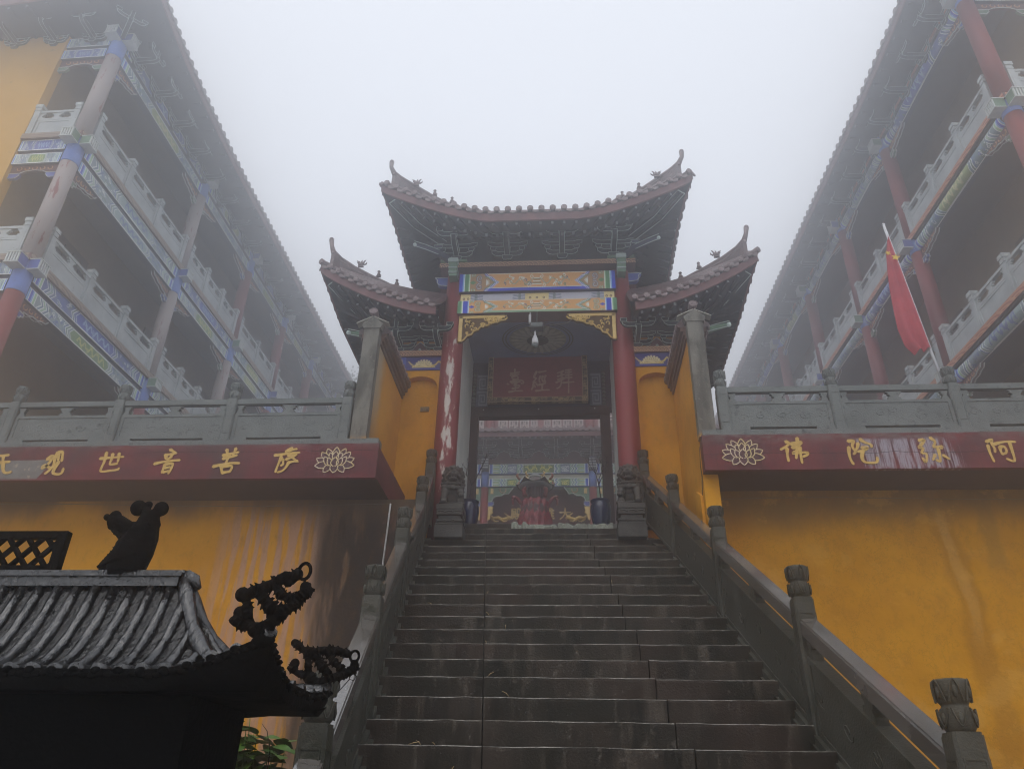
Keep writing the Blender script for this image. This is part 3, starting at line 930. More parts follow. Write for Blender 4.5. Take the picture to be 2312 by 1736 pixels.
# solid flanks under the balustrades and the fill below the steps
for sgn, fx in ((-1, lX), (1, rX)):
    b = MB()
    y0, y1 = 2.2, 9.3
    a0, a1 = fx(y0), fx(y1)
    w0 = .21 * sgn
    z0, z1 = slz(y0) - .12, slz(y1) - .12
    P = [(a0, y0, GZ), (a0 + w0, y0, GZ), (a1 + w0, y1, GZ), (a1, y1, GZ), (a0, y0, z0), (a0 + w0, y0, z0), (a1 + w0, y1, z1), (a1, y1, z1)]
    if sgn < 0: P = [P[1], P[0], P[3], P[2], P[5], P[4], P[7], P[6]]
    b.hexa(P)
    obj('stair_flank', b, M_RAILSTONE, stairs, w=SL)
b = MB()
P = [(lX(2.4), 2.5, GZ), (rX(2.4), 2.5, GZ), (rX(9.5), 9.6, GZ), (lX(9.5), 9.6, GZ), (lX(2.4), 2.5, GZ + .02), (rX(2.4), 2.5, GZ + .02), (rX(9.5), 9.6, 4.6), (lX(9.5), 9.6, 4.6)]
b.hexa(P); obj('stair_fill', b, M_DKGAP, stairs, w=SL)
# straw and twigs lying on the steps
straws = [(-.98, 3.0), (-.72, 4.3), (-.9, 4.85), (-.83, 4.86), (-.75, 4.87), (-.62, 4.55), (-.55, 5.6), (-.62, 5.95), (-1.2, 6.9), (-1.37, 8.0), (-.74, 7.0), (.42, 7.5), (-.5, 6.3), (-.66, 6.65), (-.38, 5.15)]
for i, (x, y) in enumerate(straws):
    k = math.floor((y - 4.61) / ST_T); yy = 4.61 + k * ST_T + .02; zz = 1.937 + k * ST_R
    r = random.Random(i); a = r.uniform(-1, 1); L = r.uniform(.03, .075)
    up = r.uniform(.2, 1.0)
    b = MB(); b.tube([(0, 0, .004), (L * .5 * math.sin(a), -.004, L * .5 * up + .004), (L * math.sin(a) * 1.1, .004, L * up * .8 + .004)], [.0016, .0022, .001], 5)
    obj('straw', b, M_STRAW, None, 'dry yellow straw lying on the dark steps', 'straw', 'bits of straw on the steps', loc=(x, yy, zz))

# ------------------------------------------------------------------ stone balustrades
def finial_mesh():
    b = MB()
    b.lathe((0, 0, 0), [(.048, 0), (.054, .006), (.062, .018), (.066, .05), (.060, .086), (.052, .093), (.050, .100), (.054, .106), (.062, .118), (.066, .16), (.068, .188), (.064, .197), (.03, .199)], 18, 0)
    for z0, h, r0 in ((.012, .074, .062), (.110, .084, .062)):
        for k in range(6):
            a0 = k * math.pi / 3
            pts = []
            for t in np.linspace(-1, 1, 9):
                w = .46 * (1 - .12 * abs(t))
                hh = (1 - abs(t) ** 1.7)
                zz = z0 + h * (hh if z0 > .1 else 1 - hh * .92)
                rr = r0 + .004 + .004 * math.sin((zz - z0) / h * math.pi * .6)
                pts.append((rr * math.cos(a0 + w * t), rr * math.sin(a0 + w * t), zz))
            b.tube(pts, .0042, 5, 0, caps=False)
            b.ball((1.02 * r0 * math.cos(a0), 1.02 * r0 * math.sin(a0), z0 + h * .45), (.012, .012, .026), 0, 6, 4)
    return b.mesh('finial', M_RAILSTONE)
FIN = finial_mesh()
FIN2 = FIN.copy(); FIN2.materials[0] = M_STONE
def post_mesh(h, foot, m, w=.122):
    b = MB()
    c = .012
    q = w / 2
    oct_ = [(-q + c, -q), (q - c, -q), (q, -q + c), (q, q - c), (q - c, q), (-q + c, q), (-q, q - c), (-q, -q + c)]
    b.prism(oct_, (0, 0, foot), (1, 0, 0), (0, 1, 0), (0, 0, h - foot - .012))
    b.prism([(x * .93, y * .93) for x, y in oct_], (0, 0, h - .012), (1, 0, 0), (0, 1, 0), (0, 0, .012))
    for ang in (0, 90, 180, 270):                     # raised frame on each face
        R = Matrix.Rotation(math.radians(ang), 4, 'Z')
        fw, z0, z1 = q * .66, foot + .10, h - .10
        for (cx_, cz, sx, sz) in ((-fw, (z0 + z1) / 2, .007, z1 - z0), (fw, (z0 + z1) / 2, .007, z1 - z0), (0, z1, fw * 2 + .007, .007), (0, z0, fw * 2 + .007, .007)):
            b.box(R @ Vector((cx_, -q - .0015, cz)), (sx if ang % 180 == 0 else .005, .005 if ang % 180 == 0 else sx, sz))
    return b.mesh('post', m)
POST_S = post_mesh(.70, -.14, M_RAILSTONE)
POST_T = post_mesh(.56, 0.0, M_STONE)
POST_T2 = post_mesh(.80, 0.0, M_RAILSTONE)

def rail_bay(par, w, p0, p1, zz, m, mtop, wid=.075, rw=.108):
    """one bay between two posts: panel, handrail, small vase blocks. zz=(panel0,panel1,rail0,rail1)"""
    p0, p1 = Vector(p0), Vector(p1)
    d = (p1 - p0).normalized()
    L = (p1 - p0).length
    a, c = p0 + d * .064, p1 - d * .064
    b = MB(); b.zbar(a, c, wid, zz[0], zz[1])
    hx = Vector((d.x, d.y, 0)).normalized()
    nn = Vector((hx.y, -hx.x, 0))
    for sgn in (-1, 1):                               # sunk field: a raised margin on both faces
        o = nn * sgn * (wid / 2 + .002)
        for z0, z1 in ((zz[0] + .001, zz[0] + .035), (zz[1] - .035, zz[1] - .001)):
            b.zbar(a + o, c + o, .012, z0, z1)
        for q in (a, c - d * .04):
            b.zbar(q + o, q + d * .04 + o, .0115, zz[0] + .035, zz[1] - .035)
        # low carved scrolls in the field
        r = random.Random(int(abs(p0.x * 1000 + p0.y * 77)))
        for k in range(5):
            q = a + (c - a) * ((k + .5) / 5 + r.uniform(-.05, .05)) + nn * sgn * (wid / 2 + .001)
            zc = (zz[0] + zz[1]) / 2 + r.uniform(-.05, .05)
            pts = []
            for t in range(12):
                an = t / 11 * 7 + k; rr = .07 * (1 - .07 * t)
                pts.append(q + d * (rr * math.cos(an)) + Vector((0, 0, zc + rr * .7 * math.sin(an))))
            b.tube(pts, .0042 if zz[0] < 0 else .0026, 4, 0, caps=False)
    obj('panel', b, m, par, w=w)
    b = MB(); b.zbar(p0 + d * .05, p1 - d * .05, rw, zz[2], zz[3] - .014); b.zbar(p0 + d * .05, p1 - d * .05, rw * .85, zz[3] - .014, zz[3])
    obj('handrail', b, mtop, par, w=w)
    n = 1 if L > .6 else 0
    hgt = zz[2] - zz[1]
    for t, half in ((.5, 0), (.064 / L + .045 / L, 1), (1 - .109 / L, 1)):
        q = p0 + (p1 - p0) * t
        s = .5 if half else 1
        b = MB()
        prof = [(.15, 0), (.14, .28), (.09, .36), (.09, .50), (.13, .58), (.13, .74), (.17, .80), (.17, .90)]
        po = [(l * s / 2, z) for l, z in prof] + [(-l * s / 2, z) for l, z in prof[::-1]]
        b.prism(po, q + Vector((0, 0, zz[1])) - nn * wid * .42, d, (0, 0, hgt), nn * wid * .84)
        obj('vase_block', b, m, par, w=w)
def stair_rail(label, pts, topz):
    base = (pts[0][0], pts[0][1], GZ)
    t = thing('stair_balustrade', label, 'balustrade', base, group='balustrades beside the stairs')
    # sloping kerb
    b = MB(); e = []
    for (x, y), (x2, y2) in zip(pts[:-1], pts[1:]):
        b.zbar((x, y, slz(y)), (x2, y2, slz(y2)), .20, -.30, -.105)
        b.zbar((x, y, slz(y)), (x2, y2, slz(y2)), .145, -.105, -.055)
    obj('kerb', b, M_RAILSTONE, t, w=base)
    for i, (x, y) in enumerate(pts):
        z = slz(y) if i < len(pts) - 1 else topz
        p = inst('post', POST_S, t, (x - base[0], y - base[1], z - base[2]))
        inst('finial', FIN, p, (0, 0, .70), (0, 0, i * .3))
    for i in range(len(pts) - 1):
        z0, z1 = slz(pts[i][1]), (slz(pts[i + 1][1]) if i < len(pts) - 2 else topz)
        rail_bay(t, base, (*pts[i], z0), (*pts[i + 1], z1), (-.055, .38, .50, .60), M_RAILSTONE, M_RAILTOP)
    return t
RP = [(1.65, 2.2), (1.553, 3.436), (1.455, 4.925), (1.34, 6.66), (1.228, 8.36), (.995, 9.12)]
LP = [(-.93, 2.2), (-1.06, 3.43), (-1.264, 4.93), (-1.4975, 6.66), (-1.70, 8.36), (-1.765, 9.12)]
stair_rail('carved granite balustrade climbing on the right of the stairs', RP, 4.86)
stair_rail('carved granite balustrade climbing on the left of the stairs beside the black burner', LP, 4.90)

def terrace_rail(label, xs, z0, ends):
    base = (xs[0], 7.83, z0)
    t = thing('terrace_balustrade', label, 'balustrade', base, group='balustrades along the terrace edge')
    for i, x in enumerate(xs):
        p = inst('post', POST_T, t, (x - base[0], 0, 0))
        inst('finial', FIN2, p, (0, 0, .56), (0, 0, .4 + i), (1, 1, 1.08))
        if i in (0, len(xs) - 1) and ends:
            q = x
    for i in range(len(xs) - 1):
        rail_bay(t, base, (xs[i], 7.83, z0), (xs[i + 1], 7.83, z0), (.045, .368, .490, .56), M_STONE, M_STONE, .05, .07)
        for x in (xs[i] + .16, xs[i + 1] - .16):
            b = MB(); b.bx(x - .10, x + .10, 7.79, 7.87, z0 - .0, z0 + .045); obj('foot_block', b, M_STONE, t, w=base)
    return t
terrace_rail('grey granite balustrade on the terrace edge over the left maroon fascia', [-8.03, -6.70, -5.37, -3.97, -2.565], 5.335, 1)
terrace_rail('grey granite balustrade on the terrace edge over the right maroon fascia', [1.80, 3.045, 4.365, 5.69, 7.0], 5.395, 1)

# ------------------------------------------------------------------ retaining walls and overhanging terrace edge
b = MB(); b.bx(-13, -1.72, 8.45, 8.60, GZ - .02, 4.86); t = obj('retaining_wall', b, M_WALLL, None, 'ochre retaining wall with pink and black run-off stains behind the burner', 'wall')
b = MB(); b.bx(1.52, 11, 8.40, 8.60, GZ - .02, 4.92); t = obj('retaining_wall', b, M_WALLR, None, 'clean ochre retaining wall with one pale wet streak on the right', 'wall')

GLYPHS = {
 '无':(0.0338,[[(-6.656,5.143),(-6.591,5.148),(-6.489,5.156)],[(-6.635,5.059),(-6.561,5.066),(-6.447,5.071)],[(-6.547,5.148),(-6.527,5.065)],[(-6.568,5.056),(-6.57,4.943),(-6.615,4.888)],[(-6.513,5.056),(-6.491,4.965),(-6.441,4.92),(-6.384,4.942)]]),
 '观':(0.0338,[[(-5.996,5.096),(-5.956,5.142),(-5.936,5.13),(-5.95,5.073),(-5.981,5.006),(-6.021,4.978),(-6.032,5.0),(-6.007,5.034),(-5.939,4.994),(-5.919,4.983)],[(-5.905,5.17),(-5.859,5.198),(-5.832,5.18),(-5.822,5.117),(-5.815,5.077)],[(-5.912,5.141),(-5.904,5.084),(-5.891,5.027),(-5.916,4.971),(-5.962,4.916)],[(-5.872,5.152),(-5.862,5.089)],[(-5.847,5.061),(-5.872,4.971),(-5.874,4.926),(-5.841,4.909),(-5.775,4.905),(-5.758,4.936),(-5.762,4.976)]]),
 '世':(0.0293,[[(-5.358,5.099),(-5.266,5.109),(-5.159,5.115),(-5.088,5.121)],[(-5.303,5.175),(-5.296,5.101),(-5.299,5.039),(-5.313,4.977),(-5.312,4.93),(-5.218,4.945),(-5.104,4.958),(-5.101,4.977)],[(-5.223,5.157),(-5.216,5.094),(-5.225,5.052),(-5.226,5.019),(-5.136,5.034)],[(-5.146,5.161),(-5.135,5.099),(-5.135,5.059)]]),
 '音':(0.0293,[[(-4.548,5.206),(-4.51,5.183),(-4.472,5.16)],[(-4.594,5.133),(-4.533,5.147),(-4.466,5.158)],[(-4.575,5.121),(-4.574,5.088),(-4.54,5.087),(-4.508,5.109)],[(-4.504,5.149),(-4.519,5.11),(-4.548,5.076)],[(-4.689,5.025),(-4.615,5.046),(-4.502,5.064),(-4.402,5.069)],[(-4.56,5.02),(-4.569,4.97),(-4.573,4.917)],[(-4.56,5.018),(-4.494,5.031),(-4.466,5.027),(-4.472,4.964),(-4.494,4.905)],[(-4.548,4.972),(-4.492,4.983)],[(-4.556,4.92),(-4.501,4.934)]]),
 '菩':(0.0303,[[(-3.906,5.126),(-3.826,5.147),(-3.734,5.163)],[(-3.874,5.196),(-3.859,5.153),(-3.862,5.114)],[(-3.77,5.209),(-3.777,5.164),(-3.791,5.13)],[(-3.895,5.084),(-3.826,5.095),(-3.742,5.124)],[(-3.822,5.125),(-3.839,5.08),(-3.851,5.013)],[(-3.987,4.985),(-3.902,5.008),(-3.791,5.03),(-3.692,5.023)],[(-3.892,4.984),(-3.883,4.942),(-3.864,4.903)],[(-3.891,4.981),(-3.815,4.991),(-3.763,4.994),(-3.769,4.946),(-3.783,4.917)],[(-3.865,4.907),(-3.819,4.914),(-3.781,4.921)]]),
 '萨':(0.0281,[[(-3.299,5.119),(-3.191,5.133),(-3.099,5.147),(-3.018,5.15)],[(-3.175,5.163),(-3.144,5.196),(-3.11,5.211)],[(-3.145,5.168),(-3.096,5.19),(-3.055,5.195)],[(-3.217,5.102),(-3.232,5.035),(-3.246,4.969),(-3.255,4.914)],[(-3.221,5.063),(-3.185,5.066),(-3.19,5.035),(-3.175,5.007),(-3.203,4.991)],[(-3.141,5.112),(-3.084,5.117),(-3.043,5.122)],[(-3.154,5.065),(-3.1,5.087),(-3.057,5.111)],[(-3.103,5.106),(-3.065,5.067),(-3.016,5.035)],[(-3.126,5.025),(-3.071,5.038),(-3.02,5.042)],[(-3.116,5.029),(-3.137,4.968),(-3.175,4.919),(-3.225,4.908)]]),
 '佛':(0.0299,[[(2.398,5.223),(2.44,5.202),(2.388,5.159),(2.331,5.13)],[(2.401,5.137),(2.39,5.073),(2.393,4.993)],[(2.446,5.191),(2.509,5.208),(2.572,5.221),(2.555,5.189),(2.461,5.159)],[(2.456,5.15),(2.517,5.153),(2.56,5.144),(2.485,5.108),(2.424,5.073),(2.539,5.09),(2.624,5.093),(2.598,5.058),(2.555,5.043)],[(2.526,5.261),(2.515,5.181),(2.495,5.09),(2.476,5.023)],[(2.532,5.144),(2.53,5.063),(2.531,4.969)]]),
 '陀':(0.0299,[[(3.06,5.22),(3.13,5.228),(3.087,5.17),(3.099,5.129),(3.12,5.097),(3.091,5.068)],[(3.053,5.147),(3.039,5.067),(3.045,4.995),(3.064,4.951)],[(3.189,5.241),(3.218,5.209),(3.3,5.176),(3.29,5.149)],[(3.159,5.191),(3.14,5.137),(3.12,5.115)],[(3.188,5.137),(3.262,5.149),(3.232,5.116),(3.139,5.092)],[(3.189,5.101),(3.161,5.021),(3.171,4.972),(3.239,4.958),(3.319,4.964),(3.324,5.023)]]),
 '弥':(0.0276,[[(3.804,5.219),(3.876,5.237),(3.805,5.156),(3.768,5.131),(3.849,5.139),(3.776,5.064),(3.857,5.074),(3.828,4.985),(3.809,4.957),(3.795,5.012)],[(3.927,5.25),(3.949,5.227),(3.978,5.199),(3.909,5.127),(4.043,5.157),(4.011,5.122)],[(3.978,5.118),(3.976,5.046),(3.97,4.959),(3.931,4.989)],[(3.929,5.047),(3.894,4.992)],[(4.011,5.041),(4.063,4.999)]]),
 '阿':(0.0276,[[(4.496,5.197),(4.576,5.23),(4.534,5.179),(4.565,5.12),(4.552,5.076)],[(4.499,5.152),(4.495,5.067),(4.512,4.968)],[(4.562,5.165),(4.635,5.187),(4.716,5.197),(4.789,5.191)],[(4.615,5.133),(4.609,5.084),(4.621,5.044)],[(4.615,5.133),(4.669,5.141),(4.674,5.065),(4.623,5.05)],[(4.727,5.181),(4.727,5.074),(4.727,4.946),(4.649,4.993)]]),
 '臺':(0.029,[[(-0.821,8.068),(-0.82,7.976)],[(-0.886,7.992),(-0.812,8.0),(-0.741,8.013)],[(-0.89,7.954),(-0.819,7.962),(-0.753,7.97)],[(-0.864,7.924),(-0.851,7.872)],[(-0.864,7.924),(-0.757,7.941),(-0.768,7.875)],[(-0.851,7.874),(-0.768,7.881)],[(-0.891,7.825),(-0.809,7.847),(-0.685,7.859),(-0.664,7.792),(-0.709,7.793)],[(-0.94,7.788),(-0.915,7.778)],[(-0.862,7.801),(-0.8,7.814),(-0.73,7.822)],[(-0.775,7.813),(-0.848,7.744),(-0.75,7.761),(-0.737,7.737)],[(-0.804,7.776),(-0.804,7.654)],[(-0.856,7.697),(-0.806,7.702),(-0.749,7.714)],[(-0.908,7.632),(-0.83,7.649),(-0.691,7.652)]]),
 '經':(0.0307,[[(-0.459,8.017),(-0.521,7.894),(-0.442,7.907),(-0.54,7.795),(-0.471,7.817)],[(-0.51,7.78),(-0.519,7.724),(-0.54,7.677)],[(-0.499,7.756),(-0.478,7.723)],[(-0.462,7.784),(-0.438,7.75)],[(-0.422,8.002),(-0.364,8.013),(-0.306,8.024)],[(-0.393,7.925),(-0.422,7.863),(-0.405,7.806)],[(-0.356,7.924),(-0.376,7.863),(-0.343,7.815)],[(-0.31,7.933),(-0.335,7.871),(-0.315,7.814)],[(-0.421,7.759),(-0.364,7.777),(-0.311,7.786)],[(-0.364,7.768),(-0.368,7.665)],[(-0.47,7.646),(-0.364,7.66),(-0.254,7.663)]]),
 '拜':(0.029,[[(-0.013,8.023),(-0.067,8.0),(-0.116,7.982)],[(-0.113,7.919),(-0.059,7.937),(-0.005,7.955)],[(-0.109,7.858),(-0.06,7.876),(-0.019,7.894)],[(-0.138,7.801),(-0.06,7.838),(0.014,7.884)],[(-0.05,7.99),(-0.047,7.885),(-0.053,7.771),(-0.082,7.711),(-0.127,7.688)],[(0.02,8.032),(0.111,8.042)],[(0.016,7.984),(0.114,7.996)],[(0.015,7.936),(0.122,7.943)],[(0.006,7.884),(0.121,7.891)],[(-0.028,7.79),(0.054,7.798),(0.152,7.805)],[(0.07,8.035),(0.063,7.601)]]),
}
def letters(par, w, names, Y, z_m, fr=None):
    for nm in names:
        wd, st = GLYPHS[nm]
        b = MB()
        for i, s in enumerate(st):
            b.ribbon(s, wd * (1.30 if Y < 9 else 1.25), (0, Y, 0), (1, 0, 0), (0, 0, 1), (0, -1, 0), .0012 * i, .004)
        obj('character', b, z_m, par, w=w)

M_LOTUSFILL = mat('dark_maroon_petal', (0.085, 0.030, 0.036), (0.065, 0.026, 0.032), .6, 8)
def lotus(par, w, cx, cz, sx, sz, Y):
    """layered petals, painted back to front: dark fill with a cream outline"""
    F, b = MB(), MB(); k = [0]
    def pet(bx_, bz, tx, tz, wd, n=9):
        B0, T = np.array([bx_ * sx, bz * sz]), np.array([tx * sx, tz * sz])
        d = T - B0; L = np.hypot(*d); d = d / L; nn = np.array([-d[1], d[0]])
        pr = [(math.sin(math.pi * t ** .8) ** .75 * wd * sx, t * L) for t in np.linspace(0.02, 1, n)]
        loop = [B0 + d * c + nn * a for a, c in pr] + [B0 + d * c - nn * a for a, c in pr[::-1]]
        P = [(cx + q[0], cz + q[1]) for q in loop]
        k[0] += 1; lift = .0007 * k[0]
        F.prism(P, (0, Y - lift, 0), (1, 0, 0), (0, 0, 1), (0, -.0004, 0))
        b.ribbon(P, .0095, (0, Y - lift, 0), (1, 0, 0), (0, 0, 1), (0, -1, 0), .0003, .0009, taper=False)
    S2 = (-1, 1)
    pet(0, .0, 0, 1.0, .20)
    for s in S2: pet(s * .16, .05, s * .47, .88, .17)
    for s in S2: pet(s * .30, -.05, s * .74, .60, .17)
    for s in S2: pet(s * .40, -.2, s * .96, .14, .17)
    for s in S2: pet(s * .30, -.30, s * 1.0, -.40, .19)
    for s in S2: pet(s * .22, -.35, s * .52, -.88, .16)
    for s in S2: pet(s * .12, .0, s * .30, .55, .13)
    pet(0, .0, 0, .66, .16)
    for s in S2: pet(s * .26, -.40, s * .56, .26, .15)
    pet(0, -.25, 0, -.93, .20)
    for s in S2: pet(s * .16, -.42, s * .34, .16, .14)
    pet(0, -.48, 0, .20, .19)
    obj('lotus_petals', F, M_LOTUSFILL, par, w=w)
    obj('lotus_outline', b, M_LOTUS, par, w=w)

def terrace_edge(label, x0, x1, z0, z1, fm, glyphs, lot, ybk):
    base = ((x0 + x1) / 2, 7.73, z0)
    t = thing('terrace_edge_slab', label, 'terrace edge', base, group='overhanging terrace edges')
    b = MB(); b.bx(x0, x1, 7.73, 7.79, z0, z1); obj('fascia', b, fm, t, w=base)
    b = MB(); b.bx(x0 + .004, x1 - .004, 7.793, ybk, z0 + .02, z1 - .03, 0, {'+x': 1, '-x': 1}); obj('slab', b, [M_SOFFIT, fm], t, w=base)
    b = MB(); b.bx(x0 + .02, x1 - .02, 7.755, 7.92, z1 + .002, z1 + .075); obj('kerb', b, M_STONE, t, w=base)
    letters(t, base, glyphs, 7.73, M_GLYPH)
    lotus(t, base, *lot, 7.729)
    return t
TL = terrace_edge('maroon terrace edge lettered from left to right with a lotus at its right end', -13, -2.11, 4.839, 5.261, M_BANDL, ['无', '观', '世', '音', '菩', '萨'], (-2.59, 5.05, .225, .165), 9.3)
TR = terrace_edge('maroon terrace edge lettered from right to left with scrubbed pale paint and a lotus at its left end', 1.50, 11, 4.897, 5.315, M_BANDR, ['佛', '陀', '弥', '阿'], (1.92, 5.10, .225, .165), 9.3)
# bare patch with rubbed out lettering on the left fascia
b = MB(); b.prism([(-6.75, 4.855), (-6.05, 4.855), (-5.93, 5.06), (-6.02, 5.09), (-6.75, 5.08)], (0, 7.7295, 0), (1, 0, 0), (0, 0, 1), (0, -.0006, 0))
obj('bare_patch', b, mat('bare_grey_patch', (0.20, 0.19, 0.175), (0.14, 0.13, 0.125), .8, 9, c3=(.32, .27, .20), s3=16, a3=.4), TL, w=TL.location)

# conduits and the sagging cable under each soffit
def conduit(label, pts, r=.011):
    b = MB(); b.tube(pts, r, 8)
    return obj('conduit_pipe', b, M_PVC, None, label, 'pipe', 'white conduits')
conduit('white conduit dropping down the stained wall left of the stairs', [(-2.082, 8.435, 4.80), (-2.087, 8.435, 4.5), (-2.10, 8.435, 4.0), (-2.10, 8.435, 3.0)])
conduit('white conduit dropping beside the stairs at the left end of the clean ochre wall', [(1.75, 8.36, 4.85), (1.56, 8.375, 4.82), (1.545, 8.38, 4.80), (1.54, 8.38, 4.6), (1.555, 8.38, 4.0), (1.56, 8.38, 3.0)])
for lab, x0, x1, z0, z1 in (('thin grey cable along the top of the stained left wall', -13, -2.09, 4.83, 4.80), ('thin grey cable along the top of the clean right wall', 1.56, 11, 4.82, 4.83)):
    b = MB(); n = 24
    b.tube([(lerp(x0, x1, i / n), (8.43 if x0 < 0 else 8.38), lerp(z0, z1, i / n) + .018 * math.sin(i * .55) - .012) for i in range(n + 1)], .004, 5)
    obj('cable', b, M_CABLE, None, lab, 'cable')
# ------------------------------------------------------------------ shared small pieces
def tile_end_mesh(r=.044, m=None):
    b = MB()
    b.lathe((0, 0, 0), [(r, -.06), (r, 0.0), (r * .86, .004), (r * .80, -.002), (r * .45, .0), (r * .40, .004), (.002, .006)], 14, 0, sm=False)
    me = b.mesh('tile_end', m or M_TILEEND)
    me.transform(Matrix.Rotation(math.radians(90), 4, 'X'))         # face looks along -Y
    return me
TILE_END = tile_end_mesh()
def drip_mesh(w=.050, h=.040):
    b = MB()
    poly = [(-w, .012)] + [(-w * math.cos(a), -h * math.sin(a)) for a in np.linspace(0, math.pi, 9)] + [(w, .012)]
    b.prism(poly, (0, 0, 0), (1, 0, 0), (0, 0, 1), (0, .012, 0))
    b.prism([(x * .78, y * .78) for x, y in poly], (0, -.003, 0), (1, 0, 0), (0, 0, 1), (0, .004, 0))
    return b.mesh('drip_tile', M_TILE)
DRIP = drip_mesh()
def rafter_mesh():
    b = MB(); b.bx(-.016, .016, 0, 1, -.018, .018, 0, {'-y': 1})
    return b.mesh('rafter', [M_UNDER, M_RAFTER])
RAFTER = rafter_mesh()
def orient(d, up=(0, 0, 1)):
    """rotation taking +Y to d"""
    d = Vector(d).normalized()
    x = d.cross(Vector(up)).normalized()
    z = x.cross(d)
    return Matrix((x, d, z)).transposed().to_euler()

def bracket_mesh(s=1.0, simple=False):
    b = MB()
    def cup(x, y, z, w=.085, h=.07, d=.07):
        po = [(-w * .36, 0), (w * .36, 0), (w * .5, h * .45), (w * .5, h), (-w * .5, h), (-w * .5, h * .45)]
        b.prism(po, (x, y - d / 2, z), (1, 0, 0), (0, 0, 1), (0, d, 0), 0)
        b.tube([(x + p[0], y - d / 2 - .002, z + p[1]) for p in po], .0052, 4, 1, closed=True, sm=False)
    def arm(y, z, L, h, d=.06):
        po = [(-L, h), (-L * .98, h * .45), (-L * .80, h * .1), (-L * .62, 0), (L * .62, 0), (L * .80, h * .1), (L * .98, h * .45), (L, h), (L * .72, h * .9), (L * .60, h * .72), (-L * .60, h * .72), (-L * .72, h * .9)]
        b.prism(po, (0, y - d / 2, z), (1, 0, 0), (0, 0, 1), (0, d, 0), 0)
        b.tube([(p[0], y - d / 2 - .002, z + p[1]) for p in po], .0058, 4, 1, closed=True, sm=False)
    cup(0, 0, 0, .15, .09, .10)
    arm(0, .09, .24, .11)
    for x in (-.22, 0, .22): cup(x, 0, .20)
    arm(0, .27, .31, .10)
    # arm thrust out over the eaves side, with a curved nose
    po = [(.12, .10), (-.34, .10), (-.40, .135), (-.43, .19), (-.40, .20), (-.30, .215), (.12, .215)]
    b.prism(po, (-.034, 0, 0), (0, 1, 0), (0, 0, 1), (.068, 0, 0), 0)
    for sx in (-.037, .037): b.tube([(sx, p[0], p[1]) for p in po], .0055, 4, 1, closed=True, sm=False)
    arm(-.36, .21, .25, .11)
    for x in (-.225, .225): cup(x, -.36, .30, .10, .085)
    cup(0, -.36, .16, .10, .08)
    po = [(-.03, .24), (.03, .24), (.026, .50), (-.026, .50)]
    b.prism(po, (0, -.40, 0), (1, 0, 0), (0, 0, 1), (0, .05, 0), 0)
    for x in (-.03, .03): b.tube([(x, -.403, .27), (x, -.403, .50)], .005, 4, 1, sm=False)
    me = b.mesh('bracket_set', [M_DG, M_DGEDGE])
    if s != 1: me.transform(Matrix.Scale(s, 4))
    return me
BRACKET = bracket_mesh()

def figure_mesh(kind):
    b = MB()
    if kind == 0:                                      # winged beast
        b.ball((0, 0, .03), (.04, .026, .032)); b.ball((-.034, 0, .065), (.02, .018, .022)); b.ball((.03, 0, .055), (.014, .012, .02))
        b.tube([(-.04, 0, .08), (-.062, 0, .10)], [.008, .003], 5); b.tube([(.03, 0, .06), (.05, 0, .095), (.062, 0, .10)], [.01, .008, .003], 5)
        b.tube([(.0, 0, .05), (.012, 0, .10)], [.014, .004], 5); b.tube([(.04, 0, .02), (.07, 0, .04), (.075, 0, .065)], [.012, .01, .004], 5)
    else:                                              # small seated figure with a hat
        b.lathe((0, 0, 0), [(.028, 0), (.03, .02), (.022, .05), (.014, .062), (.018, .075), (.014, .09)], 8)
        b.lathe((0, 0, .088), [(.026, 0), (.006, .022)], 8)
        b.ball((.026, 0, .018), (.016, .014, .02))
    b.bx(-.035, .035, -.016, .016, -.012, .004)
    return b.mesh('ridge_figure', M_TILE)
FIGS = [figure_mesh(0), figure_mesh(1), figure_mesh(1)]

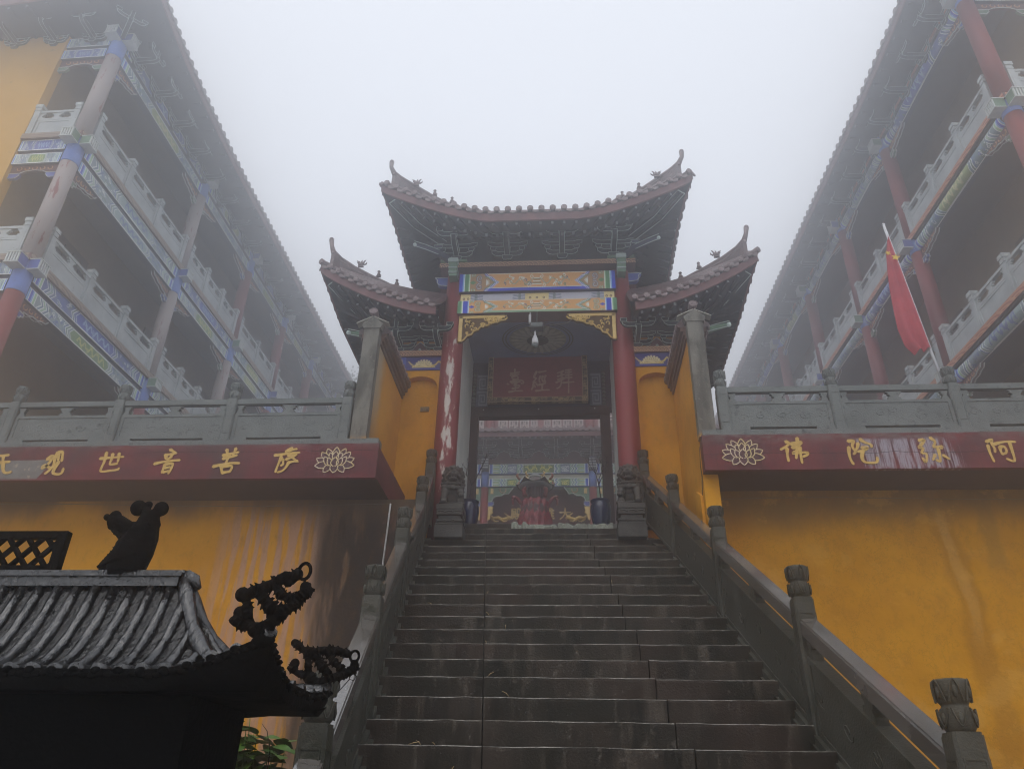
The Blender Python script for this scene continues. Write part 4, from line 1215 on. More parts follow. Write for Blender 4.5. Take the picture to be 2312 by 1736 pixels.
# ------------------------------------------------------------------ wing walls either side of the gate approach
def wing(label, sg, xi, xo, m):
    """xi = inner face (towards stairs), xo = outer face"""
    base = ((xi + xo) / 2, 7.85, 5.25)
    t = thing('wing_wall', label, 'wall', base, group='wing walls beside the gate')
    a, c = min(xi, xo), max(xi, xo)
    b = MB(); b.bx(a, c, 7.90, 9.34, 5.2 if sg < 0 else 3.6, 6.82, 0); obj('plastered_wall', b, m, t, w=base)
    b = MB(); b.bx(a - .012, c + .012, 7.775, 7.90, 5.262 if sg < 0 else 5.318, 6.86); obj('pier', b, M_PIER, t, w=base)
    xm = (a + c) / 2
    b = MB(); b.prism([(a - .03, 6.86), (c + .03, 6.86), (c + .05, 6.93), (xm, 7.035), (a - .05, 6.93)], (0, 7.765, 0), (1, 0, 0), (0, 0, 1), (0, .11, 0)); obj('pier_head', b, M_PIER, t, w=base)
    b = MB()
    for s in (-1, 1): b.box((xm + s * .105, 7.82, 6.985), (.22, .115, .009), rot=Matrix.Rotation(s * math.radians(26), 3, 'Y'))
    obj('pier_coping', b, M_ROSE, t, w=base)
    b = MB(); b.lathe((0, 0, 0), [(.045, 0), (.045, .14)], 12); q = obj('ridge_tile', b, M_TILE, t, loc=(xm - base[0], 7.88 - base[1], 7.10 - base[2]), rot=(math.radians(90), 0, 0))
    inst('tile_end', TILE_END, t, (xm - base[0], 7.735 - base[1], 7.10 - base[2]), None, (1.25, 1, 1))
    # stepped brown moulding under the coping, then the coping tiles
    for i, (dx, z0, z1) in enumerate(((.022, 6.70, 6.75), (.045, 6.752, 6.80), (.075, 6.802, 6.86))):
        b = MB(); b.bx(a - dx, c + dx, 7.905, 9.33, z0, z1); obj('moulding', b, M_BROWNTRIM, t, w=base)
    b = MB(); b.prism([(a - .10, 6.862), (c + .10, 6.862), (c + .12, 6.90), (xm + .04, 7.07), (xm - .04, 7.07), (a - .12, 6.90)], (0, 7.905, 0), (1, 0, 0), (0, 0, 1), (0, 1.42, 0)); obj('coping', b, M_TILE, t, w=base)
    for s in (-1, 1):
        xe = c + .125 if s > 0 else a - .125
        for i in range(12):
            y = 7.97 + i * .115
            inst('tile_end', TILE_END, t, (xe - base[0], y - base[1], 6.90 - base[2]), (0, 0, math.radians(90 * s)), (.8, .8, .8))
            bb = (xe - s * .05, y)
    return t
wing('ochre wing wall with a pale washed patch on its inner face left of the gate', -1, -2.30, -2.465, M_WING)
tw = wing('ochre wing wall with a cracked lower corner on its inner face right of the gate', 1, 1.50, 1.665, M_OCHRE)
b = MB()
b.tube([(1.498, 7.9, 5.25), (1.498, 7.96, 5.05), (1.498, 7.93, 4.9), (1.498, 8.05, 4.7), (1.498, 8.03, 4.5), (1.498, 8.1, 4.2)], [.003, .006, .008, .007, .009, .006], 4)
obj('crack', b, M_DKGAP, tw, w=tw.location)
b = MB(); b.prism([(7.98, 3.9), (8.35, 3.9), (8.36, 4.75), (8.28, 4.86), (8.16, 4.80), (8.02, 4.72)], (1.499, 0, 0), (0, 1, 0), (0, 0, 1), (-.03, 0, 0)); obj('spalled_plaster', b, M_OCHRE, tw, w=tw.location)

# ------------------------------------------------------------------ the gate
XC = -.39
GB = (XC, 9.35, FZ)
gate = thing('temple_gate', 'double eaved temple gate with red columns and upturned roofs above the stairs', 'gate', GB)
gx = lambda x: x + XC
# columns
for sg, m in ((-1, M_COL_PEEL), (1, M_COL)):
    b = MB(); b.lathe((gx(sg * 1.24), 9.35, 0), [(.157, 4.6), (.157, 5.5), (.153, 7.5), (.145, 8.83)], 28); obj('column', b, m, gate, 'red column with long peeled white patches' if sg < 0 else None, w=GB)
# body walls
for sg in (-1, 1):
    a, c = sorted((gx(sg * 1.145), gx(sg * 1.39)))
    b = MB(); b.bx(a, c, 9.40, 10.98, 4.6, 9.5, 0); obj('side_wall', b, M_WHITE, gate, w=GB)
    b = MB(); b.bx(*sorted((gx(sg * 1.392), gx(sg * 1.50))), 9.44, 10.9, 7.7, 9.5); obj('upper_side_wall', b, M_RED, gate, w=GB)
    # niche wall: recessed back, arched front
    xi, xo = sg * 1.36, sg * 2.06
    b = MB(); a, c = sorted((gx(xi), gx(xo))); b.bx(a, c, 9.47, 10.9, 3.7, 7.75); obj('niche_back', b, M_OCHRE, gate, w=GB)
    e0, e1 = sg * 1.425, sg * 1.92                     # arch from the column side to the wing wall
    arc = []
    for t in np.linspace(0, math.pi, 13):
        arc.append((gx((e0 + e1) / 2 + (e0 - e1) / 2 * math.cos(t)), 6.92 + .155 * math.sin(t)))
    po = [(gx(sg * 1.36), 3.7), (gx(sg * 1.36), 7.17), (gx(sg * 2.06), 7.17), (gx(sg * 2.06), 6.92)] + [arc[-1]] + arc[::-1][1:] + [(gx(e0), 3.7)]
    b = MB(); b.prism(po, (0, 9.35, 0), (1, 0, 0), (0, 0, 1), (0, .119, 0)); obj('niche_arch', b, M_OCHRE, gate, w=GB)
    a, c = sorted((gx(sg * 1.36), gx(sg * 2.35)))
    b = MB(); a2, c2 = sorted((gx(sg * 1.36), gx(sg * 1.90)))
    b.bx(a2, c2, 9.325, 9.40, 7.172, 7.385, 0, {'-y': 1}); b.bx(*sorted((gx(sg * 1.90), gx(sg * 2.06))), 9.33, 9.40, 7.172, 7.385)
    obj('frieze', b, [M_BLUE, P_FRIEZE], gate, w=GB)
    b = MB(); b.bx(*sorted((gx(sg * 1.36), gx(sg * 2.06))), 9.29, 9.42, 7.387, 7.475, 0, {'-y': 1}); obj('wave_moulding', b, [M_DKRED, P_WAVE_S], gate, w=GB)
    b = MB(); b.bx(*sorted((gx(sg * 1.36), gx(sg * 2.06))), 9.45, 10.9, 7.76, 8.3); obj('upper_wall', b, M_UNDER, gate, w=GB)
    for x in (1.44, 2.02):
        inst('bracket_set', BRACKET, gate, (gx(sg * x) - GB[0], 9.36 - GB[1], 7.476 - GB[2]), None, (.9, .9, .78))
    # cloud shaped panels between the bracket sets
    for x in (1.73,):
        po = [(-.20, 0), (-.17, .06), (-.10, .09), (-.06, .16), (0, .21), (.06, .16), (.10, .09), (.17, .06), (.20, 0)]
        b = MB(); b.prism(po, (gx(sg * x), 9.40, 7.477), (1, 0, 0), (0, 0, 1), (0, .03, 0)); b.tube([(gx(sg * x) + p[0], 9.398, 7.477 + p[1]) for p in po], .006, 4, 1, sm=False)
        b.ball((gx(sg * x), 9.39, 7.55), .022, 1, 8, 5)
        obj('cloud_panel', b, [M_DKRED, M_DGEDGE], gate, w=GB)
# beams between the columns
x0, x1 = gx(-1.165), gx(1.165)
b = MB(); b.bx(x0, x1, 9.15, 9.42, 8.41, 8.735, 0, {'-y': 1}); obj('beam', b, [M_DKBLUE, P_GATE_A], gate, 'upper painted beam with blue ends', w=GB)
b = MB(); b.bx(x0 + .02, x1 - .02, 9.22, 9.40, 8.243, 8.408, 0, {'-y': 1}); obj('pad_board', b, [M_DKRED, P_PAD], gate, w=GB)
b = MB(); b.bx(x0 - .005, x1 + .005, 9.15, 9.42, 8.02, 8.24, 0, {'-y': 1}); obj('beam', b, [M_DKRED, P_GATE_B], gate, 'lower painted beam with green ends', w=GB)
b = MB(); b.bx(gx(-1.2), gx(1.2), 9.25, 9.45, 8.738, 8.818); obj('dark_gap_board', b, M_DKBLUE, gate, w=GB)
b = MB(); b.bx(gx(-1.475), gx(1.475), 9.08, 9.45, 8.82, 8.905, 0, {'-y': 1}); obj('wave_plate', b, [M_DKRED, P_WAVE], gate, w=GB)
for sg in (-1, 1):
    # green banded beam head over each column
    b = MB()
    cxh = gx(sg * 1.26)
    b.bx(cxh - .075, cxh + .075, 8.985, 9.25, 8.86, 8.93, 1); b.bx(cxh - .062, cxh + .062, 9.01, 9.25, 8.78, 8.86, 0); b.bx(cxh - .066, cxh + .066, 9.0, 9.25, 8.76, 8.775, 1)
    b.bx(cxh - .062, cxh + .062, 9.025, 9.25, 8.70, 8.76, 0); b.bx(cxh - .066, cxh + .066, 9.015, 9.25, 8.685, 8.70, 1); b.bx(cxh - .06, cxh + .06, 9.05, 9.25, 8.64, 8.685, 0)
    obj('beam_head', b, [M_GREEN, M_DGEDGE], gate, w=GB)
    b = MB(); b.bx(cxh - .2, cxh + .2, 9.05, 9.4, 8.906, 8.95); obj('cap_block', b, M_GREEN, gate, w=GB)
    po = [(sg * 1.30, 8.63), (sg * 1.50, 8.655), (sg * 1.535, 8.70), (sg * 1.53, 8.75), (sg * 1.575, 8.795), (sg * 1.30, 8.79)]
    b = MB(); b.prism([(gx(p[0]), p[1]) for p in po], (0, 9.30, 0), (1, 0, 0), (0, 0, 1), (0, .09, 0)); b.tube([(gx(p[0]), 9.297, p[1]) for p in po], .007, 4, 1, closed=True, sm=False)
    obj('beam_nose', b, [M_BLUE, M_PALE], gate, w=GB)
    # gilt corner bracket under the lower beam
    po = [(1.14, 8.005), (.44, 8.002), (.435, 7.965), (.47, 7.93), (.53, 7.925), (.58, 7.89), (.66, 7.885), (.72, 7.84), (.82, 7.825), (.86, 7.77), (.92, 7.745), (.95, 7.69), (1.02, 7.66), (1.06, 7.60), (1.14, 7.545)]
    b = MB(); b.prism([(gx(sg * p[0]), p[1]) for p in po], (0, 9.22, 0), (1, 0, 0), (0, 0, 1), (0, .06, 0), 1)
    lp = [(gx(sg * p[0]), 9.215, p[1]) for p in po]
    b.tube(lp, .012, 5, 0, closed=True)
    b.box((gx(sg * .80), 9.21, 7.982), (.66, .03, .045)); b.box((gx(sg * 1.115), 9.21, 7.78), (.05, .03, .44))
    r = random.Random(4)
    for k in range(34):
        t = r.random(); px = lerp(.52, 1.07, t); zhi = 7.955; zlo = lerp(7.93, 7.62, t) + .02
        pz = r.uniform(zlo, zhi)
        a0 = r.uniform(0, 6); rr = r.uniform(.02, .038)
        b.tube([(gx(sg * (px + rr * (1 - .09 * j) * math.cos(a0 + j * .7))), 9.208 - .002 * j, pz + rr * (1 - .09 * j) * math.sin(a0 + j * .7)) for j in range(8)], [.011, .012, .011, .010, .009, .008, .007, .006], 5)
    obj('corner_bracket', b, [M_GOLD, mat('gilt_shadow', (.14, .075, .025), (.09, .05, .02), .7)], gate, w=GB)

# passage: ceiling with rosette, door wall, frets, door frame
b = MB(); b.bx(gx(-1.16), gx(1.16), 9.43, 11.25, 8.30, 8.34); obj('ceiling', b, M_PASSCEIL, gate, w=GB)
RC = (-.42, 10.32, 8.298)
b = MB()
for r0, r1 in ((.575, .555), (.525, .505)):
    P = [[(RC[0] + r * math.cos(a), RC[1] + r * .86 * math.sin(a), RC[2] - .004) for r in (r0, r1)] for a in np.linspace(0, 2 * math.pi, 41)]
    b.grid(P, 1)
b.prism([(.46 * math.cos(a), .46 * .86 * math.sin(a)) for a in np.linspace(0, 2 * math.pi, 40, endpoint=False)], (RC[0], RC[1], RC[2] - .008), (1, 0, 0), (0, 1, 0), (0, 0, .008), 0)
b.prism([(.175 * math.cos(a), .175 * .8 * math.sin(a)) for a in np.linspace(0, 2 * math.pi, 32, endpoint=False)], (RC[0], RC[1], RC[2] - .03), (1, 0, 0), (0, 1, 0), (0, 0, .012), 1)
ros = obj('rosette', b, [mat('rosette_ground', (.30, .30, .26), (.24, .24, .21), .8), M_METAL], gate, w=GB)
def petal_mesh(L, wd):
    b = MB()
    pts = [(wd * math.sin(t * math.pi) ** .8 * (1 - .2 * (1 - t)), L * t) for t in np.linspace(0, 1, 8)]
    b.prism(pts + [(-a, c) for a, c in pts[::-1]][1:-1], (0, 0, -.008), (1, 0, 0), (0, 1, 0), (0, 0, .006))
    return b.mesh('petal', M_ROSE)
for n, r0, L, wd, z in ((22, .28, .17, .036, 0), (18, .15, .17, .03, -.008)):
    pm = petal_mesh(L, wd)
    for k in range(n):
        a = 2 * math.pi * k / n
        inst('petal', pm, ros, (RC[0] + r0 * math.cos(a), RC[1] + .86 * r0 * math.sin(a), RC[2] - .008 + z), (0, 0, a - math.pi / 2))
b = MB(); b.bx(-1.62, .84, 11.03, 11.2, 7.40, 8.33); obj('door_wall', b, M_DKBLUE, gate, w=GB)
for xa, xb in ((-1.46, -1.27), (.41, .60)):
    b = MB(); b.bx(xa, xb, 11.0, 11.03, 7.44, 8.05, 0, {'-y': 1}); obj('fret_panel', b, [M_METAL, P_FRET], gate, w=GB)
for xm in (-1.50, .64):
    b = MB(); b.bx(xm - .035, xm + .035, 11.0, 11.03, 7.43, 8.1)
    for k in range(9): b.ball((xm, 10.995, 7.47 + k * .07), (.028, .016, .03), 1, 8, 5)
    obj('beaded_strip', b, [M_METAL, mat('grey_green_bead', (.16, .19, .17), None, .7)], gate, w=GB)
fr = [(-1.57, .72, 7.26, 7.42), (-1.57, -1.41, FZ, 7.258), (.565, .72, FZ, 7.258)]
for i, (xa, xb, za, zb) in enumerate(fr):
    b = MB(); b.bx(xa, xb, 10.98 if i == 0 else 10.985, 11.14, za, zb); obj('door_lintel' if i == 0 else 'door_jamb', b, M_BROWN, gate, w=GB)
for xm in (-1.33, -.43, .48):
    b = MB(); b.ball((xm, 10.978, 7.375), (.012, .008, .012), 0, 8, 5); obj('door_stud', b, M_PALE, gate, w=GB)

def eave_points(front, side, hw, y0, y1, n_front, n_side):
    """front(x)->z, side(y)->(x,z). Returns list of (pos, outward)"""
    out = []
    for i in range(n_front):
        x = lerp(-hw, hw, i / (n_front - 1))
        out.append((Vector((x, y0, front(x))), Vector((0, -1, 0))))
    return out

def roof_edge(par, w, pts, outs, inner, zin, fd=.155, sub=True, skip_raft=False, tiles_only=None):
    """fascia, soffit, rafters, tile ends and drip tiles along a polyline of eave points.
    inner[i] = where the soffit meets the wall."""
    b = MB(); P = [[p + Vector((0, 0, -.035)) - o * .005, p + Vector((0, 0, -fd)) + o * -.02] for p, o in zip(pts, outs)]
    b.grid(P, 0, sm=True, flip=True); P2 = [[p + Vector((0, 0, -fd)) - o * .02, p + Vector((0, 0, -fd)) - o * .05] for p, o in zip(pts, outs)]
    b.grid(P2, 0, sm=True, flip=True)
    obj('eave_board', b, M_FASCIA, par, w=w)
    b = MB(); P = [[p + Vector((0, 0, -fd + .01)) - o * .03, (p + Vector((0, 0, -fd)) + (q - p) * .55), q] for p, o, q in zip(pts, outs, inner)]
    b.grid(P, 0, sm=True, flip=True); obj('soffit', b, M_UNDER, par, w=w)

def place_tiles(par, w, pts, outs, sp, s=1.0, raft=None):
    acc = 0.0; nxt = 0.0; i = 0
    for k in range(len(pts) - 1):
        a, c = pts[k], pts[k + 1]
        L = (c - a).length
        while nxt <= acc + L:
            t = (nxt - acc) / L
            p = a.lerp(c, t); o = outs[k].lerp(outs[k + 1], t).normalized()
            d = (c - a).normalized()
            rz = math.atan2(o.x, -o.y)
            W = Vector(w)
            slope = math.asin(max(-1, min(1, d.z))) * .9
            R = Matrix.Rotation(rz, 4, 'Z') @ Matrix.Rotation(-slope if d.cross(o).z < 0 else slope, 4, 'Y')
            if i % 2 == 0:
                inst('tile_end', TILE_END, par, p + o * .03 + Vector((0, 0, .026 * s)) - W, R.to_euler(), (s, 1, s))
            else:
                inst('drip_tile', DRIP, par, p + o * .028 + Vector((0, 0, -.025 * s)) - W, R.to_euler(), (s, 1, s))
            i += 1; nxt += sp / 2
        acc += L

def roof_shell(par, w, loop, ridge, name='tile_bed'):
    b = MB(); n = 6
    P = []
    for p, r in zip(loop, ridge):
        P.append([p.lerp(r, t) + Vector((0, 0, -.10 * math.sin(math.pi * t) * (r - p).length * .5)) for t in np.linspace(0, 1, n)])
    b.grid(P, 0, sm=True)
    obj(name, b, M_TILE, par, w=w)
    return P

def barrels(par, w, loop, ridge, sp, r=.036):
    b = MB(); acc = 0; nxt = 0
    for k in range(len(loop) - 1):
        a, c = loop[k], loop[k + 1]; ra, rc = ridge[k], ridge[k + 1]; L = (c - a).length
        while nxt <= acc + L:
            t = (nxt - acc) / L
            p, q = a.lerp(c, t), ra.lerp(rc, t)
            b.tube([p.lerp(q, u) + Vector((0, 0, .012 - .10 * math.sin(math.pi * u) * (q - p).length * .5)) for u in (0, .25, .5, .75, .97)], r, 6, 0, caps=False)
            nxt += sp
        acc += L
    obj('barrel_tiles', b, M_TILE, par, w=w)

def mirror_pts(L, sg):
    return [Vector((gx(-sg * p[0]), p[1], p[2])) for p in L]      # lists are given for the left side

def hip(par, w, pts, figs, r=.05):
    b = MB(); n = len(pts)
    rad = [.030, .024, .032] + [r * .85] + [r] * (n - 4)
    b.tube(pts, rad, 8, 0, flat=1.25)
    b.ball(pts[0], .036, 0, 8, 6)
    q = obj('hip_ridge', b, M_TILE, par, w=w)
    b = MB()
    for i in range(2, n - 1):
        a_, c_ = pts[i], pts[i + 1]
        b.zbar(a_, c_, r * 1.3, -.30, 0)
    obj('ridge_base', b, M_TILE, par, w=w)
    b = MB(); b.tube([p + Vector((0, 0, .045)) for p in pts[3:]], .018, 6); b.tube([p + Vector((0, -.03, -.02)) for p in pts[2:]], .022, 6)
    obj('ridge_moulding', b, M_TILEEND, par, w=w)
    for i, f in enumerate(figs):
        o = inst('ridge_figure', FIGS[i], par, f - Vector(w), None, (1.0, 1.0, 1.0))
        if i == 0: o.scale = (1.15 if pts[0].x < XC else -1.15, 1.1, 1.1)

def corner_beam(par, w, pts):
    b = MB()
    b.tube(pts, .075, 4, 0, sm=False)
    A = [Vector(p) for p in pts]
    for i in range(len(A) - 1):
        d = (A[i + 1] - A[i]).normalized(); s = d.cross(Vector((0, 0, 1))).normalized(); u = s.cross(d)
        for sx in (-1, 1):
            b.tube([A[i] + s * sx * .07 - u * .055, A[i + 1] + s * sx * .07 - u * .055], .0075, 4, 1, sm=False)
    d = (A[0] - A[1]).normalized(); s = d.cross(Vector((0, 0, 1))).normalized(); u = s.cross(d)
    b.box(A[0] + d * .01, (.14, .012, .14), 1, rot=Matrix((s, d, u)).transposed())
    b.box(A[0] + d * .016, (.11, .012, .11), 0, rot=Matrix((s, d, u)).transposed())
    for t in (.0, .05, .1):
        b.ball(A[1] + (A[0] - A[1]).normalized() * t, (.085, .04, .085), 0, 8, 5)
    obj('corner_beam', b, [M_DG, M_DGEDGE], par, w=w)

def ff(a, k=.38, e=1.3): return max(0.0, (abs(a) - k) / (1 - k)) ** e
# main roof
HW, EY = 2.275, 8.2
zf = lambda x: 9.105 + .635 * ff(x / HW, .28, 1.4)
def sidex(y): return 2.12 + .155 * max(0.0, 1 - (y - EY) / 1.0) ** 2
def sidez(y): return 9.36 + .38 * max(0.0, 1 - (y - EY) / 1.0) ** 1.8 + .22 * max(0.0, (y - 10.9) / .8) ** 1.7
b = MB(); b.bx(gx(-1.75), gx(1.75), 9.2, 10.95, 9.45, 9.6); roof = obj('roof', b, M_UNDER, gate, w=GB)
W0 = (0, 0, 0)
def full_loop(hw, ey, by, zfun, sx, sz, nf=37, ns=15):
    pts, outs = [], []
    ys = [lerp(ey, by, i / (ns - 1)) for i in range(ns)]
    for y in ys[::-1]:
        pts.append(Vector((gx(-sx(y)), y, sz(y)))); outs.append(Vector((-1, 0, 0)))
    pts.pop(); outs.pop()
    for i in range(nf):
        x = lerp(-hw, hw, i / (nf - 1)); k = i / (nf - 1)
        o = Vector((-.7 if i == 0 else (.7 if i == nf - 1 else 0), -1, 0)).normalized()
        pts.append(Vector((gx(x), ey, zfun(x)))); outs.append(o)
    for y in ys[1:]:
        pts.append(Vector((gx(sx(y)), y, sz(y)))); outs.append(Vector((1, 0, 0)))
    return pts, outs
pts, outs = full_loop(HW, EY, 11.5, zf, sidex, sidez, 37, 19)
inner, ridge = [], []
for p, o in zip(pts, outs):
    x = p.x - XC
    inner.append(Vector((gx(max(-1.6, min(1.6, x * .72))), max(9.10, min(p.y, 11.4)), 9.48)))
    ridge.append(Vector((gx(max(-1.0, min(1.0, x * .5))), 9.58 if p.y < 9.58 else min(p.y, 9.9), 10.12)))
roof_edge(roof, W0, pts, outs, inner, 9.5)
place_tiles(roof, W0, pts, outs, .160)
roof_shell(roof, W0, pts, ridge)
barrels(roof, W0, pts, ridge, .160, .044)
for x in np.linspace(-1.95, 1.95, 24):
    z = zf(x) - .175
    p = Vector((gx(x), 8.27, z)); q = Vector((gx(x * .80), 9.12, 9.44))
    d = q - p
    inst('rafter', RAFTER, roof, p, orient(d), (1, d.length, 1))
    p2 = Vector((gx(x * .93), 8.52, z + .045)); d = q - p2
    inst('rafter', RAFTER, roof, p2 + Vector((0, 0, -.035)), orient(d), (1.2, d.length, 1.2))
for sg in (-1, 1):
    for y in np.linspace(8.7, 11.3, 16):
        p = Vector((gx(sg * (sidex(y) - .07)), y, sidez(y) - .175)); q = Vector((gx(sg * 1.5), max(9.2, y), 9.44)); d = q - p
        inst('rafter', RAFTER, roof, p, orient(d), (1, d.length, 1))
    hp = mirror_pts([(-2.157, 8.2, 10.155), (-2.154, 8.2, 10.047), (-2.097, 8.2, 9.916), (-2.039, 8.33, 9.93), (-1.876, 8.52, 9.935), (-1.639, 8.68, 9.875), (-1.469, 8.84, 9.885), (-1.3, 9.0, 9.93), (-1.0, 9.5, 10.13)], -1 if sg < 0 else 1)
    hp = [Vector((gx(sg * abs(p.x - XC)), p.y, p.z)) for p in hp]
    hip(roof, W0, hp, [Vector((gx(sg * a), y, z + .02)) for a, y, z in ((1.807, 8.45, 9.90), (1.558, 8.65, 9.87), (1.321, 8.85, 9.90))])
    corner_beam(roof, W0, [Vector((gx(sg * a), y, z)) for a, y, z in ((2.10, 8.36, 9.55), (1.80, 8.75, 9.42), (1.45, 9.15, 9.40))])
    # horn shaped bracket nose at the corner
    hn = [Vector((gx(sg * a), y, z)) for a, y, z in ((1.30, 9.12, 8.96), (1.46, 8.86, 8.92), (1.62, 8.72, 8.90), (1.77, 8.60, 8.875))]
    b = MB(); b.tube(hn, [.06, .055, .042, .022], 6, 0, sm=False); b.tube([p + Vector((0, -.03, -.042)) for p in hn], .008, 4, 1, sm=False); b.tube([p + Vector((0, -.05, .03)) for p in hn], .007, 4, 1, sm=False); b.ball(hn[-1], .030, 1, 8, 5)
    b.box(hn[1] + Vector((0, 0, .08)), (.10, .10, .07), 0); b.tube([hn[1] + Vector((dx, -.055, dz)) for dx, dz in ((-.05, .05), (.05, .05), (.065, .11), (-.065, .11))], .0065, 4, 1, closed=True, sm=False)
    obj('corner_horn', b, [M_DKBLUE, M_DGEDGE], gate, w=GB)
for x in (-1.23, -.45, .385, 1.16):
    inst('bracket_set', BRACKET, gate, (x, 9.14 - 9.35, 8.952 - FZ), None, (1, 1, .98))
b = MB(); b.bx(gx(-1.5), gx(1.5), 9.22, 9.42, 8.907, 9.46); obj('bracket_wall', b, M_DG, gate, w=GB)
# low side roofs
for sg in (-1, 1):
    hw0, hw1, ey = 1.36, 3.09, 8.5
    zl = lambda x: 7.73 + .77 * max(0, (x - 1.30) / 1.79) ** 1.6
    sxl = lambda y: 2.96 + .13 * max(0.0, 1 - (y - ey) / 1.0) ** 2
    szl = lambda y: 8.08 + .42 * max(0.0, 1 - (y - ey) / .95) ** 1.7 + .25 * max(0.0, (y - 10.9) / .9) ** 1.7
    pts, outs = [], []
    for i in range(19):
        x = lerp(hw0, hw1, i / 18); pts.append(Vector((gx(sg * x), ey, zl(x)))); outs.append(Vector((0 if i < 18 else sg * .7, -1, 0)).normalized())
    for i in range(1, 19):
        y = lerp(ey, 11.7, i / 18); pts.append(Vector((gx(sg * sxl(y)), y, szl(y)))); outs.append(Vector((sg, 0, 0)))
    if sg < 0: pts, outs = pts[::-1], outs[::-1]
    inner, ridge = [], []
    for p in pts:
        x = abs(p.x - XC)
        inner.append(Vector((gx(sg * min(2.65, 1.36 + (x - 1.36) * .75)), max(9.35, min(p.y, 11.6)), 8.0)))
        ridge.append(Vector((gx(sg * min(1.5, 1.36 + (x - 1.36) * .1)), max(9.4, min(p.y, 11.6)), 8.52)))
    b = MB(); b.bx(*sorted((gx(sg * 1.5), gx(sg * 2.6))), 9.42, 10.9, 7.95, 8.1); lr = obj('low_roof', b, M_UNDER, gate, w=GB)
    roof_edge(lr, W0, pts, outs, inner, 7.9)
    place_tiles(lr, W0, pts, outs, .160)
    roof_shell(lr, W0, pts, ridge)
    barrels(lr, W0, pts, ridge, .160, .044)
    for x in np.linspace(1.45, 2.8, 10):
        p = Vector((gx(sg * x), 8.57, zl(x) - .175)); q = Vector((gx(sg * (1.36 + (x - 1.36) * .8)), 9.36, 7.93)); d = q - p
        inst('rafter', RAFTER, lr, p, orient(d), (1, d.length, 1))
        inst('rafter', RAFTER, lr, p + d * .3 + Vector((0, 0, -.03)), orient(d), (1.2, d.length * .7, 1.2))
    for y in np.linspace(9.0, 11.5, 15):
        p = Vector((gx(sg * (sxl(y) - .07)), y, szl(y) - .175)); q = Vector((gx(sg * 2.3), max(9.4, y), 7.93)); d = q - p
        inst('rafter', RAFTER, lr, p, orient(d), (1, d.length, 1))
    hp = [Vector((gx(sg * a), y, z)) for a, y, z in ((2.988, 8.48, 8.917), (2.968, 8.48, 8.799), (2.929, 8.48, 8.681), (2.87, 8.62, 8.65), (2.7, 8.788, 8.595), (2.462, 8.942, 8.535), (2.204, 9.096, 8.478), (1.914, 9.25, 8.455), (1.6, 9.4, 8.49))]
    hip(lr, W0, hp, [Vector((gx(sg * a), y, z + .055)) for a, y, z in ((2.602, 8.80, 8.61), (2.367, 8.97, 8.545), (2.119, 9.12, 8.49))])
    corner_beam(lr, W0, [Vector((gx(sg * a), y, z)) for a, y, z in ((2.93, 8.66, 8.28), (2.62, 9.0, 8.05), (2.40, 9.3, 8.0))])
    hn = [Vector((gx(sg * a), y, z)) for a, y, z in ((2.10, 9.28, 7.56), (2.30, 9.08, 7.55), (2.46, 8.95, 7.53), (2.64, 8.82, 7.50))]
    b = MB(); b.tube(hn, [.07, .06, .045, .025], 6, 0, sm=False); b.tube([p + Vector((0, -.04, -.045)) for p in hn], .008, 4, 1, sm=False); b.tube([p + Vector((0, -.05, .03)) for p in hn], .007, 4, 1, sm=False); b.ball(hn[-1], .035, 1, 8, 5)
    obj('corner_horn', b, [M_GREEN, M_DGEDGE], gate, w=GB)

# plaque over the door, number plate, floodlight and dome camera
PB = (-.44, 10.9, 7.46)
pl = thing('name_plaque', 'dark red plaque with three carved characters hanging over the gate door', 'plaque', PB)
b = MB(); b.bx(-1.20, .315, 10.87, 10.93, 7.52, 8.35); obj('board', b, mat('faded_red_board', (.32, .075, .080), (.25, .060, .064), .6, 5), pl, w=PB)
for xa, xb, za, zb in ((-1.26, .375, 8.335, 8.42), (-1.26, .375, 7.45, 7.535), (-1.262, -1.175, 7.536, 8.334), (.288, .377, 7.536, 8.334)):
    b = MB(); b.bx(xa, xb, 10.845, 10.935, za, zb, 0, {'-y': 0})
    if xb - xa < .2:
        b.u = [[(q[1], q[0]) for q in u] for u in b.u]
    obj('frame', b, P_PLQ, pl, w=PB)
letters(pl, PB, ['臺', '經', '拜'], 10.868, M_GLYPHOLD)
b = MB(); b.bx(-2.067 + .02, -1.941 + .02, 9.452, 9.468, 6.563, 6.635, 0, {'-y': 1})
obj('number_plate', b, [M_PLATE, P_NUM], None, 'small brass plate with the number 20 in the left arched niche', 'number plate')
FB = (-.385, 9.0, 7.75)
fl = thing('floodlight', 'square grey floodlight hanging under the painted beam of the gate', 'floodlight', FB)
b = MB(); R = Matrix.Rotation(math.radians(-28), 3, 'X')
b.box((-.385, 9.02, 7.665), (.19, .075, .145), 0, rot=R); b.box(Vector((-.385, 9.02, 7.665)) + R @ Vector((0, -.04, 0)), (.155, .008, .112), 1, rot=R)
obj('lamp_housing', b, [M_METAL, M_LENS], fl, w=FB)
b = MB(); b.tube([(-.385, 9.05, 7.74), (-.385, 9.12, 7.85), (-.385, 9.16, 8.02)], .008, 6); obj('bracket', b, M_METAL, fl, w=FB)
b = MB(); b.tube([(-.31, 9.05, 7.69), (-.15, 9.12, 7.76), (.05, 9.17, 7.82), (.12, 9.2, 7.90)], .005, 5); obj('lead', b, M_CABLE, fl, w=FB)
b = MB(); b.tube([(-.485, 9.1, 7.78), (-.485, 9.1, 7.93)], .02, 10); b.tube([(-.485, 9.1, 7.93), (-.485, 9.17, 8.02)], .008, 6); obj('tube_lamp', b, M_POLE, None, 'short white tube fixed under the painted beam left of the floodlight', 'lamp')
DB = (-.405, 9.0, 7.4)
